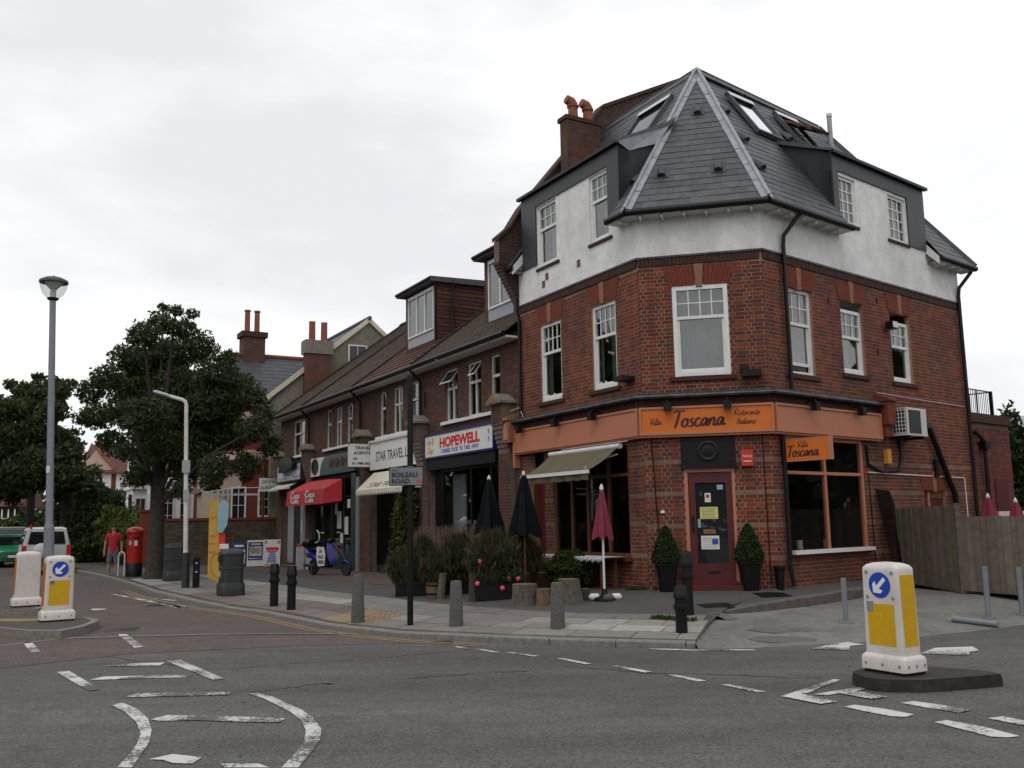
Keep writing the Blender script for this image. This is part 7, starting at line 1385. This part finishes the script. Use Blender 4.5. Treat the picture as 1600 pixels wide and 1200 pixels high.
def shrub(label,px,py,pxw,top,pal,n,seed,pot,size=.03,dy=0.,up_=1.,name='evergreen_shrub'):
    p=drop(px,py)+Vector((0,dy,0)); p.z=gh(p.x,p.y); k=p.y/FPX; wd=pxw*k*1.25; ht=EYE+ray(px,top).z/ray(px,top).y*p.y-p.z; ph=pot[0]; t=thing(name,label,'potted plant',tuple(p),'potted plants along the screen')
    zc=ph+(ht-ph)*.5; bl=[((p.x,p.y,p.z+zc),(wd*.38,wd*.36,(ht-ph)*.42)),((p.x-wd*.2,p.y,p.z+zc*.9),(wd*.3,wd*.3,(ht-ph)*.36)),((p.x+wd*.2,p.y,p.z+zc*1.02),(wd*.3,wd*.3,(ht-ph)*.4)),((p.x+.05,p.y,p.z+ht*.82),(wd*.22,wd*.22,(ht-ph)*.2)),((p.x,p.y,p.z+ph+.08),(wd*.36,wd*.36,.12))]
    leafobj('foliage',bl,int(n*2.2),size*.8,t,pal+[(.085,.065,.032),(.075,.06,.03)],seed=seed,up_=.75,stretch=9,shell=.15); b=MB()
    if pot[1]=='box': b.box(WFr(*p),-pot[2]/2,pot[2]/2,-.2,.2,0,ph); b.box(WFr(*p),-pot[2]/2-.015,pot[2]/2+.015,-.215,.215,ph-.05,ph); b.build('planter_box',M['potblack'],t)
    elif pot[1]=='barrel':
        b.lathe([(.14,0),(.17,.14),(.18,ph)],WFr(*p),16); br=b.build('half_barrel',M['log'],t,smooth=True)
        for z in (.08,ph-.07): b=MB(); b.lathe([(.165 if z<.1 else .185,z),(.17 if z<.1 else .187,z+.03)],WFr(*p),16); b.build('hoop',M['black'],br)
    b=MB(); b.tube([(p.x,p.y,p.z+ph-.05),(p.x,p.y,p.z+zc)],[.02,.012],5); b.build('stem',M['bark'],t); return p
shrub('pale feathery plant in a dark box at the far left of the screen',630,931,42,854,[(.07,.085,.05),(.05,.065,.035)],2200,1,(.3,'box',.28)); shrub('dark green bushy shrub in a black box left of the half barrel',655,932,46,836,DG,2600,2,(.3,'box',.3),dy=.25); shrub('trailing dark plant growing in the half wooden barrel',679,935,38,862,DG,1800,3,(.32,'barrel',.3)); shrub('upright dark evergreen between the barrel and the log stump',712,930,54,834,DG,3600,4,(.22,'box',.5),dy=.3); shrub('tall blue green evergreen with pink flowers below it',768,938,64,828,[(.034,.054,.028),(.044,.064,.032),(.055,.064,.028)],5200,5,(.38,'box',.62),dy=.1); shrub('brown tinged heather bush at the right end of the screen',815,928,50,836,[(.085,.06,.03),(.06,.055,.026),(.075,.052,.03)],3000,6,(.2,'box',.4),dy=.35)
pz=drop(786,936); t=thing('flowering_geranium','leafy plant with round pink blossoms spilling from a black box','flowers',tuple(pz)); leafobj('foliage',[((pz.x+.1,pz.y-.1,pz.z+.45),(.33,.2,.16)),((pz.x-.25,pz.y-.08,pz.z+.42),(.2,.15,.14))],1500,.05,t,[(.03,.055,.016),(.045,.08,.02)],seed=17,shell=.3)
fbox(t,'planter_box',WFr(*pz),-.3,.3,-.18,.18,0,.36,'potblack')
for x,y in ((750,877),(746,912),(785,919),(796,902),(809,904),(808,917)): q=atY(x,y,pz.y-.22); b=MB(); b.lathe([(.008,-.05),(.035,-.035),(.05,0),(.04,.03),(.012,.048)],WFr(*q),9); b.build('blossom',M['pinkf'],t,smooth=True)
def logt(px,py,w_,h,label,m='log',lean=0,cut=True):
    p=drop(px,py); t=thing('cut_log',label,'log',tuple(p),'cut logs set on the pavement'); b=MB(); rg=random.Random(px); ring_=lambda z,f:[(w_/2*f*math.cos(a)*(1+.09*math.sin(3*a+px))+lean*z,w_/2*f*math.sin(a)*(1+.07*math.sin(2*a)),z) for a in [2*math.pi*k/14 for k in range(14)]]
    b.loft([ring_(-.02,1.08),ring_(.06,1.02),ring_(h*.6,.95),ring_(h,.93)]); b.build('bark_sides',M['bark'] if m=='bark' else M[m],t,local=True,smooth=True); b=MB(); b.loft([ring_(h,.88),ring_(h+.004,.86)]); b.build('cut_top',M['log'],t,local=True)
M['greylog']=mat('grey_split_log',(.1,.087,.07),.95,.4,18,.6,40); logt(819,945,.47,.36,'wide grey log beside the flower box, leftmost of the cut logs','greylog'); logt(850,945,.3,.27,'short orange brown split log left of the concrete bollard'); logt(893,943,.4,.42,'tall pale split log with dark bark streaks','greylog',-.12); logt(915,938,.18,.2,'small round log nearest the maroon parasol','bark'); logt(689,936,.16,.5,'slender upright log between the half barrel and the bollard','greylog',.1); logt(741,940,.2,.52,'dark upright log behind the second concrete bollard','bark')
bp=drop(893,925)+Vector((0,.55,0)); bush('round_bush','round green bush under the restaurant window table',[((bp.x,bp.y,gh(bp.x,bp.y)+.38),(.46,.4,.34)),((bp.x+.2,bp.y,gh(bp.x,bp.y)+.34),(.3,.3,.28))],6000,.05,[(.045,.06,.014),(.06,.075,.018),(.035,.048,.012)],31,shell=.55)
q=L.p(10.3,.55,.2); bush('climbing_shrub','yellow green climbing shrub against the brick pier left of the takeaway window',[((q.x,q.y,1.5),(.35,.35,.9)),((q.x+.1,q.y,2.1),(.3,.3,.55)),((q.x-.1,q.y,.9),(.35,.3,.6)),((q.x+.05,q.y,2.6),(.2,.2,.3))],3500,.09,[(.09,.1,.02),(.07,.08,.018),(.05,.06,.015)],32)
# table with lace cloth
t=thing('long_table','long table with a white lace cloth under the left-hand restaurant window','table',tuple(L.p(1.8,.4,.33))); fbox(t,'tabletop',L,.55,3.05,.18,.62,.93,.96,'timber')
b=MB()
for i in range(40):
    s0,s1=.5+2.6*i/40,.5+2.6*(i+1)/40; b.quad(L.p(s0,.15,.965),L.p(s1,.15,.965),L.p(s1,.66,.965),L.p(s0,.66,.965)); m_=(s0+s1)/2; b.quad(L.p(s0,.66,.965),L.p(s1,.66,.965),L.p(s1,.67,.94),L.p(m_,.675,.89-.02*(i%3)),L.p(s0,.67,.94))
b.build('lace_cloth',M['cloth'],t)
for s in (.7,2.9):
    for d in (.25,.55): fbox(t,'leg',L,s-.03,s+.03,d-.03,d+.03,.3,.93,'timber')
# parasols
def parasol(label,p,ztip,zc0,rb,m,polem,basez,white=False,group='closed parasols',polebot=None):
    t=thing('closed_parasol',label,'parasol',tuple(p),group); off=p; pipe(t,'pole',[p,(p.x,p.y,ztip-.06)],.02,polem,10); b=MB(); rings=[]; n=26
    for f,r_ in ((0,rb),(.12,rb*.92),(.4,rb*.66),(.7,rb*.42),(.93,rb*.2),(1,rb*.12)):
        z=zc0+(ztip-.05-zc0)*f; rings.append([(p.x+r_*(1+.34*math.cos(4*a+f)+.16*math.cos(9*a+2*f))*math.cos(a)-.02*(1-f),p.y+r_*(1+.34*math.cos(4*a+f)+.16*math.cos(9*a+2*f))*math.sin(a),z+(-.05*math.cos(4*a)+.03*math.sin(3*a) if f==0 else 0)) for a in [2*math.pi*k/n for k in range(n)]])
    b.loft(rings,cap=False); b.build('canvas',M[m],t,smooth=True); b=MB(); b.lathe([(.035,-.05),(.035,0),(.02,.03),(.01,.05)],WFr(p.x,p.y,ztip-.03),10); b.build('finial',M['paper'],t,smooth=True); return t
p=drop(945,938); k=lambda y,Y,px=940:EYE+ray(px,y).z/ray(px,y).y*Y
t=parasol('closed maroon parasol on a white pole in front of the restaurant window',p,k(758,p.y),k(840,p.y),.14,'marooncv','white',0)
b=MB(); b.lathe([(.2,0),(.19,.05),(.06,.09),(.04,.2)],WFr(*p),14); b.build('base',M['black'],t,smooth=True)
for dx,dy in ((-.18,0),(.2,-.02),(.05,-.2)): b=MB(); q=p+Vector((dx,dy,.06)); b.tube([q+Vector((-.1,0,0)),q+Vector((-.06,0,.0)),q+Vector((.06,.02,0)),q+Vector((.1,.02,0))],[.02,.06,.06,.02],9); b.build('weight_bag' if dx<.1 else 'water_weight',M['paper'] if abs(dx)>.1 else M['greylog'],t,smooth=True)
for px,Y,tip,bot,rb,lab in ((764,19.3,744,832,.24,'closed navy parasol in front of the takeaway window'),(818,18.6,737,836,.25,'closed navy parasol under the corner of the olive awning')):
    q=atY(px,tip,Y); p=Vector((q.x,Y,gh(q.x,Y))); parasol(lab,p,k(tip,Y,px),k(bot,Y,px),rb,'navy','timber',0)
# ------------------------------------------------------------------ board fence and the yard behind it
sheet('yard_ground',[tuple(R.p(4,-.02,.3)),tuple(R.p(16,-.02,.3)),tuple(R.p(16,6,.26)),(9.0,16.45,.24),(8.2,17.5,.28)],'tar')
FN=thing('board_fence','weathered vertical board fence running from the side wall past the right edge','fence',(8.6,17,.25))
def boards(a,c,za,zb,b0,b1):
    d=(c-a); ln=d.length; n=int(ln/.115); F=Fr(a.x,a.y,math.atan2(d.y,d.x),False); pal=[(.135,.108,.08),(.15,.122,.092),(.122,.098,.073),(.142,.117,.088),(.112,.09,.068)]; rg=random.Random(int(ln*10))
    for i in range(n):
        s=ln*i/n; f=i/n; pr=.0 if i%2 else .02; z1=za+(zb-za)*f+rg.uniform(-.012,.012); z0=b0+(b1-b0)*f; q=MB(); q.box(F,s+.003,s+ln/n+.012,pr,pr+.018,z0,z1); cc=rg.choice(pal); q.build('board',M['wood'],FN,cols=[(*cc,1)]*8)
    for z in (.35,1.25): fbox(FN,'rail',F,0,ln,-.06,0,min(za,zb)-1.5+z,min(za,zb)-1.42+z,'wood') if False else None
    return F
zt=lambda px,py,Y:EYE+ray(px,py).z/ray(px,py).y*Y
A1_,C1_=Vector((7.98,19.53,0)),Vector((8.22,17.55,0)); D1=Vector((8.25,17.5,0)); E1=Vector((11.8,15.0,0))
r_=ray(1600,805); Y6=None
den=(E1-D1); tt=(D1.x*r_.y-D1.y*r_.x)/(den.y*r_.x-den.x*r_.y); P6=D1+den*tt
boards(A1_,C1_,zt(1395,795,19.53),zt(1497,790,17.55),.3,.24); boards(D1,P6,zt(1498,807,17.5),zt(1600,806,P6.y),.24,.2); boards(P6,E1,zt(1600,806,P6.y),zt(1600,806,P6.y),.2,.12)
for q,z in ((A1_,zt(1395,788,19.53)),(C1_+Vector((.03,-.04,0)),zt(1499,786,17.55))): fbox(FN,'fence_post',WFr(q.x,q.y,0),-.05,.05,-.05,.05,.2,z,'greylog')
t=thing('netting_panel','dark netting panel leaning between the side wall and the fence','netting',tuple(R.p(3.8,.2,.4))); b=MB()
for i in range(22): f=i/21; b.tube([R.p(3.38+.55*f,.06,2.2-.03*f),R.p(3.5+.95*f,.3,.42)],.007,3)
for i in range(34): f=i/33; b.tube([R.p(3.38+.12*f,.06+.24*f,2.2-1.78*f),R.p(3.93+.52*f,.06+.24*f,2.17-1.75*f)],.007,3)
b.build('net',M['black'],t)
for px,Y,tip,lab in ((1543,19.2,772,'closed maroon parasol top showing over the board fence, left one'),(1586,19.2,779,'closed maroon parasol top showing over the board fence, right one')):
    q=atY(px,tip,Y); parasol(lab,Vector((q.x,Y,.3)),q.z,q.z-.75,.2,'marooncv','timber',0)
q=atY(1582,803,20.5); t=thing('white_table','white garden table edge just above the board fence','table',(q.x,q.y,.3)); fbox(t,'tabletop',WFr(q.x,q.y,0),-.45,.8,-.3,.3,q.z-.06,q.z+.06,'cream')
for sx in (-.35,.7):
    for sy in (-.25,.25): fbox(t,'leg',WFr(q.x,q.y,0),sx-.025,sx+.025,sy-.025,sy+.025,.28,q.z-.06,'white')
# weeds at the foot of walls and fallen leaves
wd=[]; rg=random.Random(8)
for a_,b_ in ((drop(1400,912),drop(1500,918)),(drop(1330,930),drop(1400,925)),(drop(985,922),drop(1035,922)),(drop(1025,968),drop(1080,972))):
    for i in range(7): q=a_.lerp(b_,rg.random()); wd.append(((q.x,q.y,q.z+.02),(.12,.06,.04)))
o=leafobj('weeds',wd,2600,.035,None,[(.05,.075,.02),(.07,.09,.03)],kind='stuff',seed=77,up_=.7); o['label']='low weeds along wall and kerb edges'
b=MB()
for i in range(46):
    px,py=rg.uniform(250,1590),rg.uniform(890,1190); q=drop(px,py); a=rg.uniform(0,6.28); l=rg.uniform(.015,.035); q.z+=.006; u=Vector((math.cos(a),math.sin(a),0))*l; v=Vector((-u.y,u.x,.2*l))*.6; b.quad(q-u,q+v,q+u,q-v)
b.build('fallen_leaves',M['log'],kind='stuff',label='scattered fallen leaves on road and pavement')
